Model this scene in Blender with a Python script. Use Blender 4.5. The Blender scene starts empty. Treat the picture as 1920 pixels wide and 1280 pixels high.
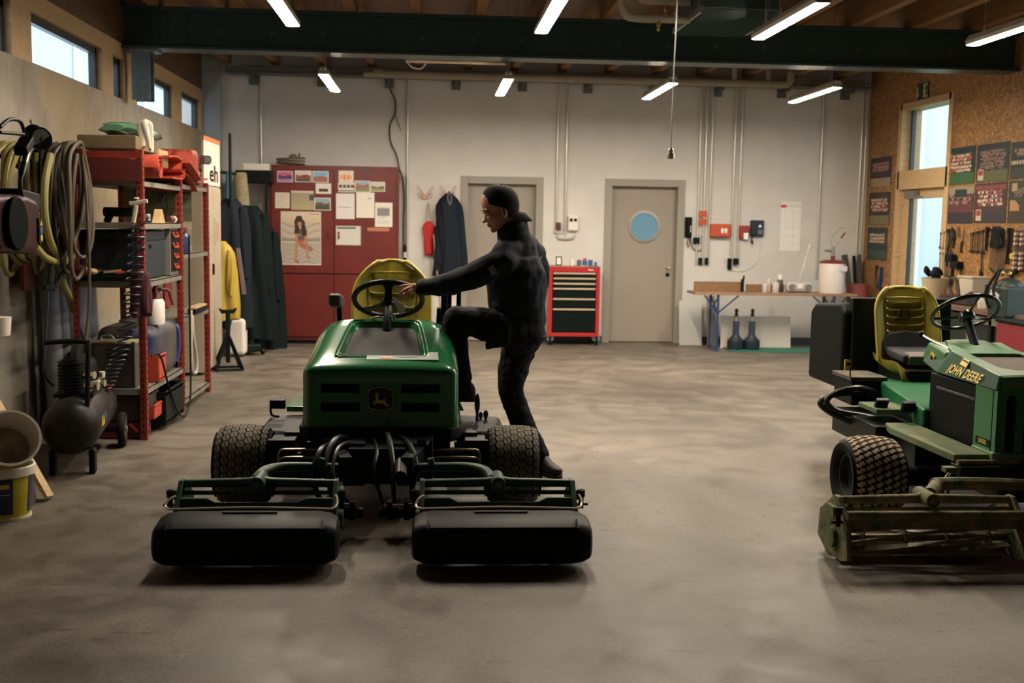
import bpy, bmesh, math, random
from mathutils import Vector, Matrix, Euler
PI = math.pi
random.seed(7)
SC = bpy.context.scene
COL = SC.collection

# ---------------------------------------------------------------- camera
cam_data = bpy.data.cameras.new('camera')
cam = bpy.data.objects.new('camera', cam_data); COL.objects.link(cam)
rt = Vector((0.99731672, -0.07141702, 0.01609263)); up = Vector((-0.00849712, 0.10541006, 0.99439254)); fw = Vector((0.07271288, 0.99186104, -0.10452038))
cm = Matrix((rt, up, -fw)).transposed().to_4x4(); cm.translation = (0, 0, 1.64)
cam.matrix_world = cm
cam_data.sensor_width = 36; cam_data.lens = 36 * 2100 / 1920
cam_data.clip_start = 0.05; cam_data.clip_end = 200
cam_data.dof.use_dof = True; cam_data.dof.focus_distance = 6.4; cam_data.dof.aperture_fstop = 2.8
SC.camera = cam

# ---------------------------------------------------------------- world, exposure
SC.view_settings.view_transform = 'Standard'; SC.view_settings.look = 'None'
SC.view_settings.exposure = 1.95; SC.view_settings.gamma = 1.0; SC.view_settings.use_curve_mapping = False
w = bpy.data.worlds.new('overcast_sky'); SC.world = w; w.use_nodes = True
nt = w.node_tree; bg = nt.nodes['Background']
tc = nt.nodes.new('ShaderNodeTexCoord'); sp = nt.nodes.new('ShaderNodeSeparateXYZ'); cr = nt.nodes.new('ShaderNodeValToRGB')
nt.links.new(tc.outputs['Generated'], sp.inputs[0]); nt.links.new(sp.outputs['Z'], cr.inputs[0]); nt.links.new(cr.outputs[0], bg.inputs[0])
cr.color_ramp.elements[0].color = (0.80, 0.89, 1.0, 1); cr.color_ramp.elements[1].color = (0.70, 0.83, 1.0, 1)
bg.inputs[1].default_value = 0.9
LAMP_POWER = 52.0      # emission strength of the tube diffusers

# ---------------------------------------------------------------- materials
MATS = {}
def mat(name, col, rough=0.6, metal=0.0, noise=0.0, nscale=8.0, col2=None, bump=0.0, bscale=60.0, coat=0.0, emit=None, estr=0.0, spec=0.5, sheen=0.0, detail=4.0, contrast=(0.35, 0.65)):
    if name in MATS: return MATS[name]
    m = bpy.data.materials.new(name); m.use_nodes = True; n = m.node_tree.nodes; l = m.node_tree.links
    b = n['Principled BSDF']; c = tuple(col) + (1,)
    b.inputs['Base Color'].default_value = c; b.inputs['Roughness'].default_value = rough; b.inputs['Metallic'].default_value = metal
    b.inputs['Coat Weight'].default_value = coat; b.inputs['Coat Roughness'].default_value = 0.12
    b.inputs['Specular IOR Level'].default_value = spec
    if sheen: b.inputs['Sheen Weight'].default_value = sheen
    if emit: b.inputs['Emission Color'].default_value = tuple(emit) + (1,); b.inputs['Emission Strength'].default_value = estr
    t = n.new('ShaderNodeTexCoord')
    if noise or col2:
        nz = n.new('ShaderNodeTexNoise'); nz.inputs['Scale'].default_value = nscale; nz.inputs['Detail'].default_value = detail; nz.inputs['Roughness'].default_value = 0.6
        l.new(t.outputs['Object'], nz.inputs['Vector'])
        r = n.new('ShaderNodeValToRGB'); l.new(nz.outputs['Fac'], r.inputs[0])
        c2 = tuple(col2) + (1,) if col2 else tuple(x * (1 - noise) for x in col) + (1,)
        r.color_ramp.elements[0].position = contrast[0]; r.color_ramp.elements[1].position = contrast[1]
        r.color_ramp.elements[0].color = c2; r.color_ramp.elements[1].color = c
        l.new(r.outputs[0], b.inputs['Base Color'])
    if bump:
        nb = n.new('ShaderNodeTexNoise'); nb.inputs['Scale'].default_value = bscale; nb.inputs['Detail'].default_value = 3
        l.new(t.outputs['Object'], nb.inputs['Vector'])
        bp = n.new('ShaderNodeBump'); bp.inputs['Strength'].default_value = bump; bp.inputs['Distance'].default_value = 0.01
        l.new(nb.outputs['Fac'], bp.inputs['Height']); l.new(bp.outputs[0], b.inputs['Normal'])
    MATS[name] = m; return m

def mix_rgb(n, l, fac, a, b, kind='MIX'):
    x = n.new('ShaderNodeMix'); x.data_type = 'RGBA'; x.blend_type = kind
    for s, v in ((0, fac), (6, a), (7, b)):
        if hasattr(v, 'is_output'): l.new(v, x.inputs[s])
        elif s == 0: x.inputs[s].default_value = v
        else: x.inputs[s].default_value = tuple(v) + (1,)
    return x.outputs[2]
def ramp(n, l, src, stops):
    r = n.new('ShaderNodeValToRGB'); e = r.color_ramp.elements
    while len(e) < len(stops): e.new(0.5)
    for k, (p, c) in enumerate(stops): e[k].position = p; e[k].color = (c if len(c) == 4 else tuple(c) + (1,)) if hasattr(c, '__len__') else (c, c, c, 1)
    l.new(src, r.inputs[0]); return r.outputs[0]
def noise_tex(n, l, vec, scale, detail=4, rough=0.55, dist=0.0):
    z = n.new('ShaderNodeTexNoise'); z.inputs['Scale'].default_value = scale; z.inputs['Detail'].default_value = detail; z.inputs['Roughness'].default_value = rough; z.inputs['Distortion'].default_value = dist
    if vec is not None: l.new(vec, z.inputs['Vector'])
    return z.outputs['Fac']
def mapped(n, l, vec, scale):
    mp = n.new('ShaderNodeMapping'); mp.inputs['Scale'].default_value = scale; l.new(vec, mp.inputs['Vector']); return mp.outputs[0]

def floor_mat():
    m = bpy.data.materials.new('polished_concrete'); m.use_nodes = True; n = m.node_tree.nodes; l = m.node_tree.links; b = n['Principled BSDF']
    t = n.new('ShaderNodeTexCoord').outputs['Object']
    big = noise_tex(n, l, t, 0.7, 5, 0.6, 0.6); mid = noise_tex(n, l, t, 3.5, 6, 0.65, 0.4); fine = noise_tex(n, l, t, 60, 3, 0.7)
    c = ramp(n, l, big, [(0.32, (0.125, 0.106, 0.085)), (0.68, (0.25, 0.216, 0.176))])
    c2 = ramp(n, l, mid, [(0.38, (0.40, 0.38, 0.35)), (0.58, (1, 1, 1))])
    c = mix_rgb(n, l, 0.55, c, c2, 'MULTIPLY')
    c3 = ramp(n, l, fine, [(0.35, (0.42, 0.42, 0.42)), (0.62, (1.0, 1.0, 1.0))])
    c = mix_rgb(n, l, 0.7, c, c3, 'MULTIPLY')
    sc = mapped(n, l, t, (1.2, 5.0, 1.0)); scr = noise_tex(n, l, sc, 4.0, 6, 0.7, 1.5)
    c4 = ramp(n, l, scr, [(0.33, (0.3, 0.28, 0.25)), (0.42, (1, 1, 1))])
    c = mix_rgb(n, l, 0.8, c, c4, 'MULTIPLY')
    l.new(c, b.inputs['Base Color'])
    l.new(ramp(n, l, mid, [(0.3, 0.36), (0.7, 0.6)]), b.inputs['Roughness'])
    b.inputs['Specular IOR Level'].default_value = 0.4
    bp = n.new('ShaderNodeBump'); bp.inputs['Strength'].default_value = 0.12; bp.inputs['Distance'].default_value = 0.004; l.new(fine, bp.inputs['Height']); l.new(bp.outputs[0], b.inputs['Normal'])
    return m
def concrete_wall_mat():
    m = bpy.data.materials.new('cast_concrete'); m.use_nodes = True; n = m.node_tree.nodes; l = m.node_tree.links; b = n['Principled BSDF']
    t = n.new('ShaderNodeTexCoord').outputs['Object']
    c = ramp(n, l, noise_tex(n, l, t, 1.1, 5, 0.6, 0.3), [(0.35, (0.29, 0.255, 0.205)), (0.65, (0.43, 0.39, 0.33))])
    st = noise_tex(n, l, mapped(n, l, t, (1, 1.3, 0.5)), 1.7, 8, 0.75, 2.2)
    c = mix_rgb(n, l, 0.42, c, ramp(n, l, st, [(0.36, (0.42, 0.40, 0.37)), (0.5, (1, 1, 1))]), 'MULTIPLY')
    pit = noise_tex(n, l, t, 38, 2, 0.5)
    c = mix_rgb(n, l, 0.8, c, ramp(n, l, pit, [(0.27, (0.3, 0.27, 0.24)), (0.34, (1, 1, 1))]), 'MULTIPLY')
    ye = noise_tex(n, l, t, 0.55, 3, 0.5)
    c = mix_rgb(n, l, ramp(n, l, ye, [(0.5, 0.0), (0.6, 0.5)]), c, (0.40, 0.29, 0.13))
    l.new(c, b.inputs['Base Color']); b.inputs['Roughness'].default_value = 0.85
    bp = n.new('ShaderNodeBump'); bp.inputs['Strength'].default_value = 0.3; bp.inputs['Distance'].default_value = 0.006; l.new(pit, bp.inputs['Height']); l.new(bp.outputs[0], b.inputs['Normal'])
    return m
def osb_mat(name='oriented_strand_board', a=(0.13, 0.060, 0.020), c_=(0.36, 0.185, 0.062)):
    m = bpy.data.materials.new(name); m.use_nodes = True; n = m.node_tree.nodes; l = m.node_tree.links; b = n['Principled BSDF']
    t = n.new('ShaderNodeTexCoord').outputs['Object']
    outs = []
    for k, (sc, ro) in enumerate((((30, 18, 48), 0.5), ((26, 50, 16), -0.6), ((44, 24, 26), 1.3))):
        mp = n.new('ShaderNodeMapping'); mp.inputs['Scale'].default_value = sc; mp.inputs['Rotation'].default_value = (ro, 0, 0); mp.inputs['Location'].default_value = (k * 3.1, k, 0); l.new(t, mp.inputs['Vector'])
        v = n.new('ShaderNodeTexVoronoi'); v.inputs['Scale'].default_value = 1.6; l.new(mp.outputs[0], v.inputs['Vector'])
        s = n.new('ShaderNodeSeparateColor'); l.new(v.outputs['Color'], s.inputs[0]); outs.append(s.outputs[k])
    c = ramp(n, l, outs[0], [(0, a), (1, c_)])
    c = mix_rgb(n, l, ramp(n, l, outs[1], [(0.55, 0.0), (0.6, 0.8)]), c, tuple(0.5 * x + 0.5 * y for x, y in zip(a, c_)))
    c = mix_rgb(n, l, ramp(n, l, outs[2], [(0.7, 0.0), (0.78, 0.8)]), c, tuple(x * 1.25 for x in c_))
    c = mix_rgb(n, l, 0.6, c, ramp(n, l, noise_tex(n, l, t, 45, 3), [(0.3, (0.6, 0.55, 0.5)), (0.6, (1, 1, 1))]), 'MULTIPLY')
    l.new(c, b.inputs['Base Color']); b.inputs['Roughness'].default_value = 0.6
    return m
def wood_mat(name, a, c_, rough=0.6, sc=(1.5, 18, 18)):
    if name in MATS: return MATS[name]
    m = bpy.data.materials.new(name); m.use_nodes = True; n = m.node_tree.nodes; l = m.node_tree.links; b = n['Principled BSDF']
    t = n.new('ShaderNodeTexCoord').outputs['Object']
    c = ramp(n, l, noise_tex(n, l, mapped(n, l, t, sc), 2.0, 5, 0.6, 0.5), [(0.3, a), (0.7, c_)])
    l.new(c, b.inputs['Base Color']); b.inputs['Roughness'].default_value = rough; MATS[name] = m
    return m
def glass_mat():
    m = bpy.data.materials.new('window_glass'); m.use_nodes = True; n = m.node_tree.nodes; l = m.node_tree.links
    n.remove(n['Principled BSDF']); o = n['Material Output']
    g = n.new('ShaderNodeBsdfGlossy'); g.inputs['Roughness'].default_value = 0.02; tr = n.new('ShaderNodeBsdfTransparent'); tr.inputs[0].default_value = (0.9, 0.95, 0.95, 1)
    x = n.new('ShaderNodeMixShader'); x.inputs[0].default_value = 0.07; l.new(tr.outputs[0], x.inputs[1]); l.new(g.outputs[0], x.inputs[2]); l.new(x.outputs[0], o.inputs[0])
    return m
def print_mat(name='printed_paper', rough=0.5):
    if name in MATS: return MATS[name]
    m = bpy.data.materials.new(name); m.use_nodes = True; n = m.node_tree.nodes; l = m.node_tree.links
    a = n.new('ShaderNodeVertexColor'); a.layer_name = 'ink'; l.new(a.outputs[0], n['Principled BSDF'].inputs['Base Color']); n['Principled BSDF'].inputs['Roughness'].default_value = rough
    MATS[name] = m; return m

# ---------------------------------------------------------------- geometry collector
def catmull(pts, sub=6, closed=False):
    P = [Vector(p) for p in pts]; n = len(P)
    if n < 3: return P
    out = []
    for i in range(n if closed else n - 1):
        if closed: a, b, c, d = P[(i - 1) % n], P[i], P[(i + 1) % n], P[(i + 2) % n]
        else: a, b, c, d = P[max(i - 1, 0)], P[i], P[i + 1], P[min(i + 2, n - 1)]
        for k in range(sub):
            t = k / sub
            out.append(0.5 * ((2 * b) + (c - a) * t + (2 * a - 5 * b + 4 * c - d) * t * t + (3 * b - a - 3 * c + d) * t ** 3))
    if not closed: out.append(P[-1])
    return out
def frame_of(d):
    d = d.normalized(); u = Vector((0, 0, 1)) if abs(d.z) < 0.95 else Vector((0, 1, 0))
    s = d.cross(u).normalized(); return s, s.cross(d).normalized()

class G:
    def __init__(s): s.v = []; s.f = []; s.mi = []; s.M = None; s.cur = 0
    def add(s, vs, fs):
        o = len(s.v)
        for p in vs:
            p = Vector(p); s.v.append(s.M @ p if s.M else p)
        for f in fs: s.f.append(tuple(o + i for i in f)); s.mi.append(s.cur)
        return s
    def box(s, c, d, r=None, taper=None):
        x, y, z = d[0] / 2, d[1] / 2, d[2] / 2
        tx, ty = taper or (1, 1)
        vs = [Vector(p) for p in ((-x, -y, -z), (x, -y, -z), (x, y, -z), (-x, y, -z), (-x * tx, -y * ty, z), (x * tx, -y * ty, z), (x * tx, y * ty, z), (-x * tx, y * ty, z))]
        if r: R_ = Euler(r).to_matrix(); vs = [R_ @ v for v in vs]
        c = Vector(c)
        return s.add([v + c for v in vs], [(0, 3, 2, 1), (4, 5, 6, 7), (0, 1, 5, 4), (1, 2, 6, 5), (2, 3, 7, 6), (3, 0, 4, 7)])
    def bb(s, a, b):   # box between two corners
        return s.box([(p + q) / 2 for p, q in zip(a, b)], [abs(q - p) for p, q in zip(a, b)])
    def bar(s, a, b, w, h, up_=None):   # rectangular bar from a to b
        a, b = Vector(a), Vector(b); d = b - a
        sd, u = frame_of(d)
        if up_: u = Vector(up_); sd = d.normalized().cross(u).normalized(); u = sd.cross(d.normalized())
        vs = []
        for p in (a, b):
            for i, j in ((-1, -1), (1, -1), (1, 1), (-1, 1)): vs.append(p + sd * (i * w / 2) + u * (j * h / 2))
        return s.add(vs, [(3, 2, 1, 0), (4, 5, 6, 7), (0, 1, 5, 4), (1, 2, 6, 5), (2, 3, 7, 6), (3, 0, 4, 7)])
    def loft(s, rings, close_ring=True, cap=True, loop=False):
        n = len(rings[0]); vs = [p for r in rings for p in r]; fs = []
        m = len(rings)
        for i in range(m if loop else m - 1):
            i2 = (i + 1) % m
            for j in range(n if close_ring else n - 1):
                k = (j + 1) % n; fs.append((i * n + j, i * n + k, i2 * n + k, i2 * n + j))
        if cap and close_ring and not loop: fs.append(tuple(range(n - 1, -1, -1))); fs.append(tuple((m - 1) * n + j for j in range(n)))
        return s.add(vs, fs)
    def cyl(s, a, b, r, r2=None, n=16, cap=True):
        a, b = Vector(a), Vector(b); r2 = r if r2 is None else r2; sd, u = frame_of(b - a)
        R_ = lambda p, q: [p + sd * (math.cos(t * 2 * PI / n) * q) - u * (math.sin(t * 2 * PI / n) * q) for t in range(n)]
        return s.loft([R_(a, r), R_(b, r2)], cap=cap)
    def tube(s, pts, r, n=8, closed=False, sub=5, flat=None):
        P = catmull(pts, sub, closed) if sub else [Vector(p) for p in pts]
        m = len(P); rings = []; prev = None
        for i, p in enumerate(P):
            d = (P[(i + 1) % m] - P[i - 1]) if closed else (P[min(i + 1, m - 1)] - P[max(i - 1, 0)])
            if d.length < 1e-9: d = Vector((0, 0, 1))
            d.normalize()
            if prev is None: sd, u = frame_of(d)
            else:
                sd = prev - d * prev.dot(d)
                sd = frame_of(d)[0] if sd.length < 1e-6 else sd.normalized(); u = sd.cross(d).normalized()
            prev = sd
            rr = r[min(int(i / max(m - 1, 1) * (len(r) - 1) + 0.5), len(r) - 1)] if isinstance(r, (list, tuple)) else r
            rings.append([p + sd * (math.cos(t * 2 * PI / n) * rr * (flat or 1)) - u * (math.sin(t * 2 * PI / n) * rr) for t in range(n)])
        return s.loft(rings, loop=closed)
    def ell(s, c, r, nu=16, nv=10, rot=None):
        if not hasattr(r, '__len__'): r = (r, r, r)
        R_ = Euler(rot).to_matrix() if rot else None; c = Vector(c); vs = []; fs = []
        for j in range(1, nv):
            ph = PI * j / nv
            for i in range(nu):
                th = 2 * PI * i / nu; p = Vector((r[0] * math.sin(ph) * math.cos(th), r[1] * math.sin(ph) * math.sin(th), r[2] * math.cos(ph)))
                vs.append(c + (R_ @ p if R_ else p))
        t = Vector((0, 0, r[2])); t = R_ @ t if R_ else t; vs += [c + t, c - t]; a, b = len(vs) - 2, len(vs) - 1
        for j in range(nv - 2):
            for i in range(nu): k = (i + 1) % nu; fs.append((j * nu + i, (j + 1) * nu + i, (j + 1) * nu + k, j * nu + k))
        for i in range(nu): k = (i + 1) % nu; fs.append((a, i, k)); fs.append((b, (nv - 2) * nu + k, (nv - 2) * nu + i))
        return s.add(vs, fs)
    def lathe(s, prof, c=(0, 0, 0), ax='z', n=24, closed=False, a0=0, a1=2 * PI):
        c = Vector(c); rings = []; full = abs(a1 - a0 - 2 * PI) < 1e-6
        steps = n if full else n + 1
        for i in range(steps):
            t = a0 + (a1 - a0) * i / n; ct, st = math.cos(t), math.sin(t); R_ = []
            for r, h in prof:
                p = {'z': (r * ct, r * st, h), 'x': (h, r * ct, r * st), 'y': (r * st, h, r * ct)}[ax]; R_.append(c + Vector(p))
            rings.append(R_)
        return s.loft(rings, close_ring=closed, cap=False, loop=full)
    def prism(s, poly, d0, d1, ax='y'):   # polygon extruded along an axis; poly in the other two axes (x,z)/(y,z)/(x,y)
        f = {'y': lambda p, d: (p[0], d, p[1]), 'x': lambda p, d: (d, p[0], p[1]), 'z': lambda p, d: (p[0], p[1], d)}[ax]
        n = len(poly); a = [f(p, d0) for p in poly]; b = [f(p, d1) for p in poly]
        return s.add(a + b, [tuple(range(n)), tuple(range(2 * n - 1, n - 1, -1))] + [(i, (i + 1) % n + 0, (i + 1) % n + n, i + n)[::-1] for i in range(n)])
    def ring(s, outer, inner, d0, d1, ax='y'):   # extruded band between two outlines with the same number of points
        f = {'y': lambda p, d: (p[0], d, p[1]), 'x': lambda p, d: (d, p[0], p[1]), 'z': lambda p, d: (p[0], p[1], d)}[ax]
        return s.loft([[f(p, d0) for p in outer], [f(p, d1) for p in outer], [f(p, d1) for p in inner], [f(p, d0) for p in inner]], loop=True)
    def build(s, name, m, parent=None, loc=None, rot=None, bevel=0, seg=2, smooth=35, sub=0, mods=None):
        me = bpy.data.meshes.new(name); me.from_pydata([tuple(v) for v in s.v], [], s.f); me.update()
        bm = bmesh.new(); bm.from_mesh(me); bmesh.ops.recalc_face_normals(bm, faces=bm.faces); bm.to_mesh(me); bm.free()
        for x in (m if isinstance(m, (list, tuple)) else [m]): me.materials.append(x)
        if isinstance(m, (list, tuple)): me.polygons.foreach_set('material_index', s.mi)
        if smooth:
            me.shade_smooth()
            if not sub: me.set_sharp_from_angle(angle=math.radians(smooth))
        o = bpy.data.objects.new(name, me); COL.objects.link(o)
        if parent: o.parent = parent
        if loc: o.location = loc
        if rot: o.rotation_euler = rot
        if sub: x = o.modifiers.new('s', 'SUBSURF'); x.levels = x.render_levels = sub
        if bevel: x = o.modifiers.new('b', 'BEVEL'); x.width = bevel; x.segments = seg; x.limit_method = 'ANGLE'; x.angle_limit = math.radians(40); x.harden_normals = True
        return o

def tag(o, label, cat=None, group=None, kind=None):
    if label: o['label'] = label
    if cat: o['category'] = cat
    if group: o['group'] = group
    if kind: o['kind'] = kind
    return o
def thing(name, label, cat, loc=(0, 0, 0), rz=0.0, group=None):
    o = bpy.data.objects.new(name, None); COL.objects.link(o); o.empty_display_size = 0.1
    o.location = loc; o.rotation_euler = (0, 0, rz); return tag(o, label, cat, group)
def struct(g, name, m, parent=None, **k):
    o = g.build(name, m, parent, **k)
    if not parent: o['kind'] = 'structure'
    return o
def dup(root, loc=None, rz=None, label=None, group=None):
    r = root.copy(); COL.objects.link(r)
    if loc: r.location = loc
    if rz is not None: r.rotation_euler = (0, 0, rz)
    if label: r['label'] = label
    if group: r['group'] = group
    for ch in list(root.children):
        c = ch.copy(); COL.objects.link(c); c.parent = r
        for g_ in ch.children: d = g_.copy(); COL.objects.link(d); d.parent = c
    return r
def baked(o):      # apply an object's modifiers, keep one clean mesh
    dg = bpy.context.evaluated_depsgraph_get(); dg.update(); e = o.evaluated_get(dg)
    me = bpy.data.meshes.new_from_object(e, depsgraph=dg); o.modifiers.clear(); old = o.data; o.data = me; bpy.data.meshes.remove(old); return o
def cut(o, g):     # carve a real recess
    c = g.build('cutter', MATS['black_plastic'], smooth=0); c.parent = o.parent; x = o.modifiers.new('c', 'BOOLEAN'); x.object = c; x.solver = 'EXACT'; x.operation = 'DIFFERENCE'
    baked(o); bpy.data.objects.remove(c); return o
def lettering(txt, size, m, parent, loc, rot, name='lettering', ext=0.0006, shear=0.0, bold=0.0, sx=1.0, align='CENTER', space=1.0):
    cu = bpy.data.curves.new(name, 'FONT'); cu.body = txt; cu.size = size; cu.extrude = ext; cu.shear = shear; cu.offset = bold; cu.align_x = align; cu.align_y = 'CENTER'; cu.resolution_u = 3; cu.space_character = space
    cu.materials.append(m); o = bpy.data.objects.new(name, cu); COL.objects.link(o)
    dg = bpy.context.evaluated_depsgraph_get(); dg.update(); me = bpy.data.meshes.new_from_object(o.evaluated_get(dg)); bpy.data.objects.remove(o); bpy.data.curves.remove(cu)
    o = bpy.data.objects.new(name, me); COL.objects.link(o); o.parent = parent; o.location = loc; o.rotation_euler = rot; o.scale = (sx, 1, 1); return o
def printed(name, wd, ht, nx, ny, fn, parent=None, m=None, thick=0.0015):
    """flat print in the XZ plane, facing -Y, origin at bottom centre; fn(u, v) -> rgb"""
    me = bpy.data.meshes.new(name); vs = []; fs = []
    for j in range(ny + 1):
        for i in range(nx + 1): vs.append((-wd / 2 + wd * i / nx, 0, ht * j / ny))
    for j in range(ny):
        for i in range(nx): a = j * (nx + 1) + i; fs.append((a, a + 1, a + nx + 2, a + nx + 1))
    nf = len(fs); o_ = len(vs)
    vs += [(-wd / 2, thick, 0), (wd / 2, thick, 0), (wd / 2, thick, ht), (-wd / 2, thick, ht)]; q = [0, nx, (nx + 1) * (ny + 1) - 1, (nx + 1) * ny]
    fs += [(o_ + 3, o_ + 2, o_ + 1, o_)]
    for a in range(4): b = (a + 1) % 4; fs.append((q[b], q[a], o_ + a, o_ + b))
    me.from_pydata(vs, [], fs); ca = me.color_attributes.new('ink', 'FLOAT_COLOR', 'CORNER'); data = []
    for k, f in enumerate(fs):
        c = fn((k % nx + 0.5) / nx, (k // nx + 0.5) / ny) if k < nf else fn(0.02, 0.02)
        data += [c[0], c[1], c[2], 1.0] * len(f)
    ca.data.foreach_set('color', data); me.materials.append(m or print_mat()); o = bpy.data.objects.new(name, me); COL.objects.link(o)
    if parent: o.parent = parent
    return o

BLACKP = mat('black_plastic', (0.0035, 0.0065, 0.0058), 0.5, bump=0.1, bscale=200, spec=0.16)
BLACKM = mat('black_metal', (0.0035, 0.0075, 0.0065), 0.42, 0.0, spec=0.2)
RUBBER = mat('rubber', (0.007, 0.009, 0.009), 0.75, spec=0.2, noise=0.3, nscale=30)
HOSE = mat('hydraulic_hose', (0.004, 0.006, 0.006), 0.35, spec=0.4)
STEEL = mat('galvanised_steel', (0.36, 0.37, 0.35), 0.42, 0.8, noise=0.3, nscale=12)
CHROME = mat('bright_steel', (0.72, 0.68, 0.6), 0.25, 1.0)
WHITE = mat('white_paint', (0.62, 0.60, 0.57), 0.55, noise=0.08, nscale=3)
WPLAST = mat('white_plastic', (0.72, 0.68, 0.62), 0.4)
REDP = mat('red_paint', (0.30, 0.024, 0.018), 0.45, noise=0.25, nscale=5)
GREYD = mat('grey_door_paint', (0.30, 0.265, 0.22), 0.5, noise=0.06, nscale=200)
GREYF = mat('grey_frame_paint', (0.29, 0.27, 0.23), 0.45)
BEAM = mat('dark_green_beam_paint', (0.026, 0.056, 0.050), 0.4, noise=0.2, nscale=3)
DKGREEN = mat('mower_green_paint', (0.010, 0.150, 0.048), 0.24, coat=0.7, noise=0.10, nscale=6)
FADGREEN = mat('dusty_green_paint', (0.035, 0.20, 0.075), 0.42, coat=0.2, col2=(0.10, 0.20, 0.09), nscale=5)
GREENB = mat('green_steel', (0.010, 0.060, 0.024), 0.45, noise=0.4, nscale=14)
GRIME = mat('grass_caked_green', (0.27, 0.215, 0.11), 0.8, col2=(0.05, 0.10, 0.035), nscale=9, bump=0.4)
YELLOW = mat('seat_yellow', (0.36, 0.29, 0.035), 0.4, noise=0.35, nscale=9)
YELP = mat('yellow_print', (0.72, 0.52, 0.06), 0.4)
NAVY = mat('navy_cloth', (0.009, 0.013, 0.021), 0.75, bump=0.25, bscale=900, spec=0.2)
SKIN = mat('skin', (0.62, 0.32, 0.21), 0.5, noise=0.15, nscale=30)
GLASS = glass_mat()
PINE = wood_mat('pale_timber', (0.42, 0.27, 0.13), (0.58, 0.41, 0.22))
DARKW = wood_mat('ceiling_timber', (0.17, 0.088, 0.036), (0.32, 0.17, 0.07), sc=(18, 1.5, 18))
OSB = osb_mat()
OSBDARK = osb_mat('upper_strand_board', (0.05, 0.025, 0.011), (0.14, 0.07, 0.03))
CONC = concrete_wall_mat(); FLOOR = floor_mat()

# ---------------------------------------------------------------- structure
XL, XR, YB, YF, ZC = -3.05, 6.1, 15.5, -2.2, 3.98
g = G().bb((XL - 0.6, YF - 0.3, -0.2), (XR + 0.6, YB + 0.5, 0)); struct(g, 'floor', FLOOR, smooth=0)
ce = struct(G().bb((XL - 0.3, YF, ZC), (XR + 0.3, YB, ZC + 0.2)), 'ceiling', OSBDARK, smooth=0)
j0 = None
for k in range(15):
    x = XL + 0.32 + k * 0.64
    if j0 is None: j0 = G().bb((-0.05, YF, 0), (0.05, YB, 0.28)).build('joist', DARKW, ce, loc=(x, 0, 3.705), smooth=0); o = j0
    else: o = j0.copy(); COL.objects.link(o); o.location = (x, 0, 3.705)
# left wall: cast concrete below, clerestory strip, strand board above
wl = struct(G().bb((XL - 0.28, YF, 0), (XL, YB, 2.80)), 'wall_left', CONC, smooth=0)
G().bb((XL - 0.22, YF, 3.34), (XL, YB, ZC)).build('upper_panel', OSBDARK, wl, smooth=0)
wins = [(6.75, 8.55), (8.97, 10.83), (11.18, 11.60), (12.05, 13.75), (14.15, 15.28)]
g = G().bb((XL - 0.12, YF, 3.19), (XL, YB, 3.34)); g.build('lintel', PINE, wl, bevel=0.003)
prev = YF
for a, b in wins + [(YB, YB)]:
    G().bb((XL - 0.12, prev, 2.80), (XL, a, 3.19)).build('post_panel', PINE, wl, smooth=0); prev = b
for k in range(6): G().cyl((XL - 0.001, 7.2 + k * 1.7, 2.35), (XL + 0.001, 7.2 + k * 1.7, 2.35), 0.022, n=12).build('tie_hole', mat('hole', (0.03, 0.025, 0.02), 0.9), wl)
WFR = mat('window_frame', (0.02, 0.03, 0.035), 0.4)
for k, (a, b) in enumerate(wins):
    g = G(); X0, X1 = XL - 0.11, XL - 0.05
    for q in ((a, 2.80, a + 0.03, 3.19), (b - 0.07, 2.80, b, 3.19), (a, 2.80, b, 2.825), (a, 3.13, b, 3.19)): g.bb((X0, q[0], q[1]), (X1, q[2], q[3]))
    wf = struct(g, 'window_%d' % (k + 1), WFR, bevel=0.003)
    G().bb((XL - 0.085, a + 0.02, 2.82), (XL - 0.079, b - 0.05, 3.14)).build('pane', GLASS, wf, smooth=0)
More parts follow.
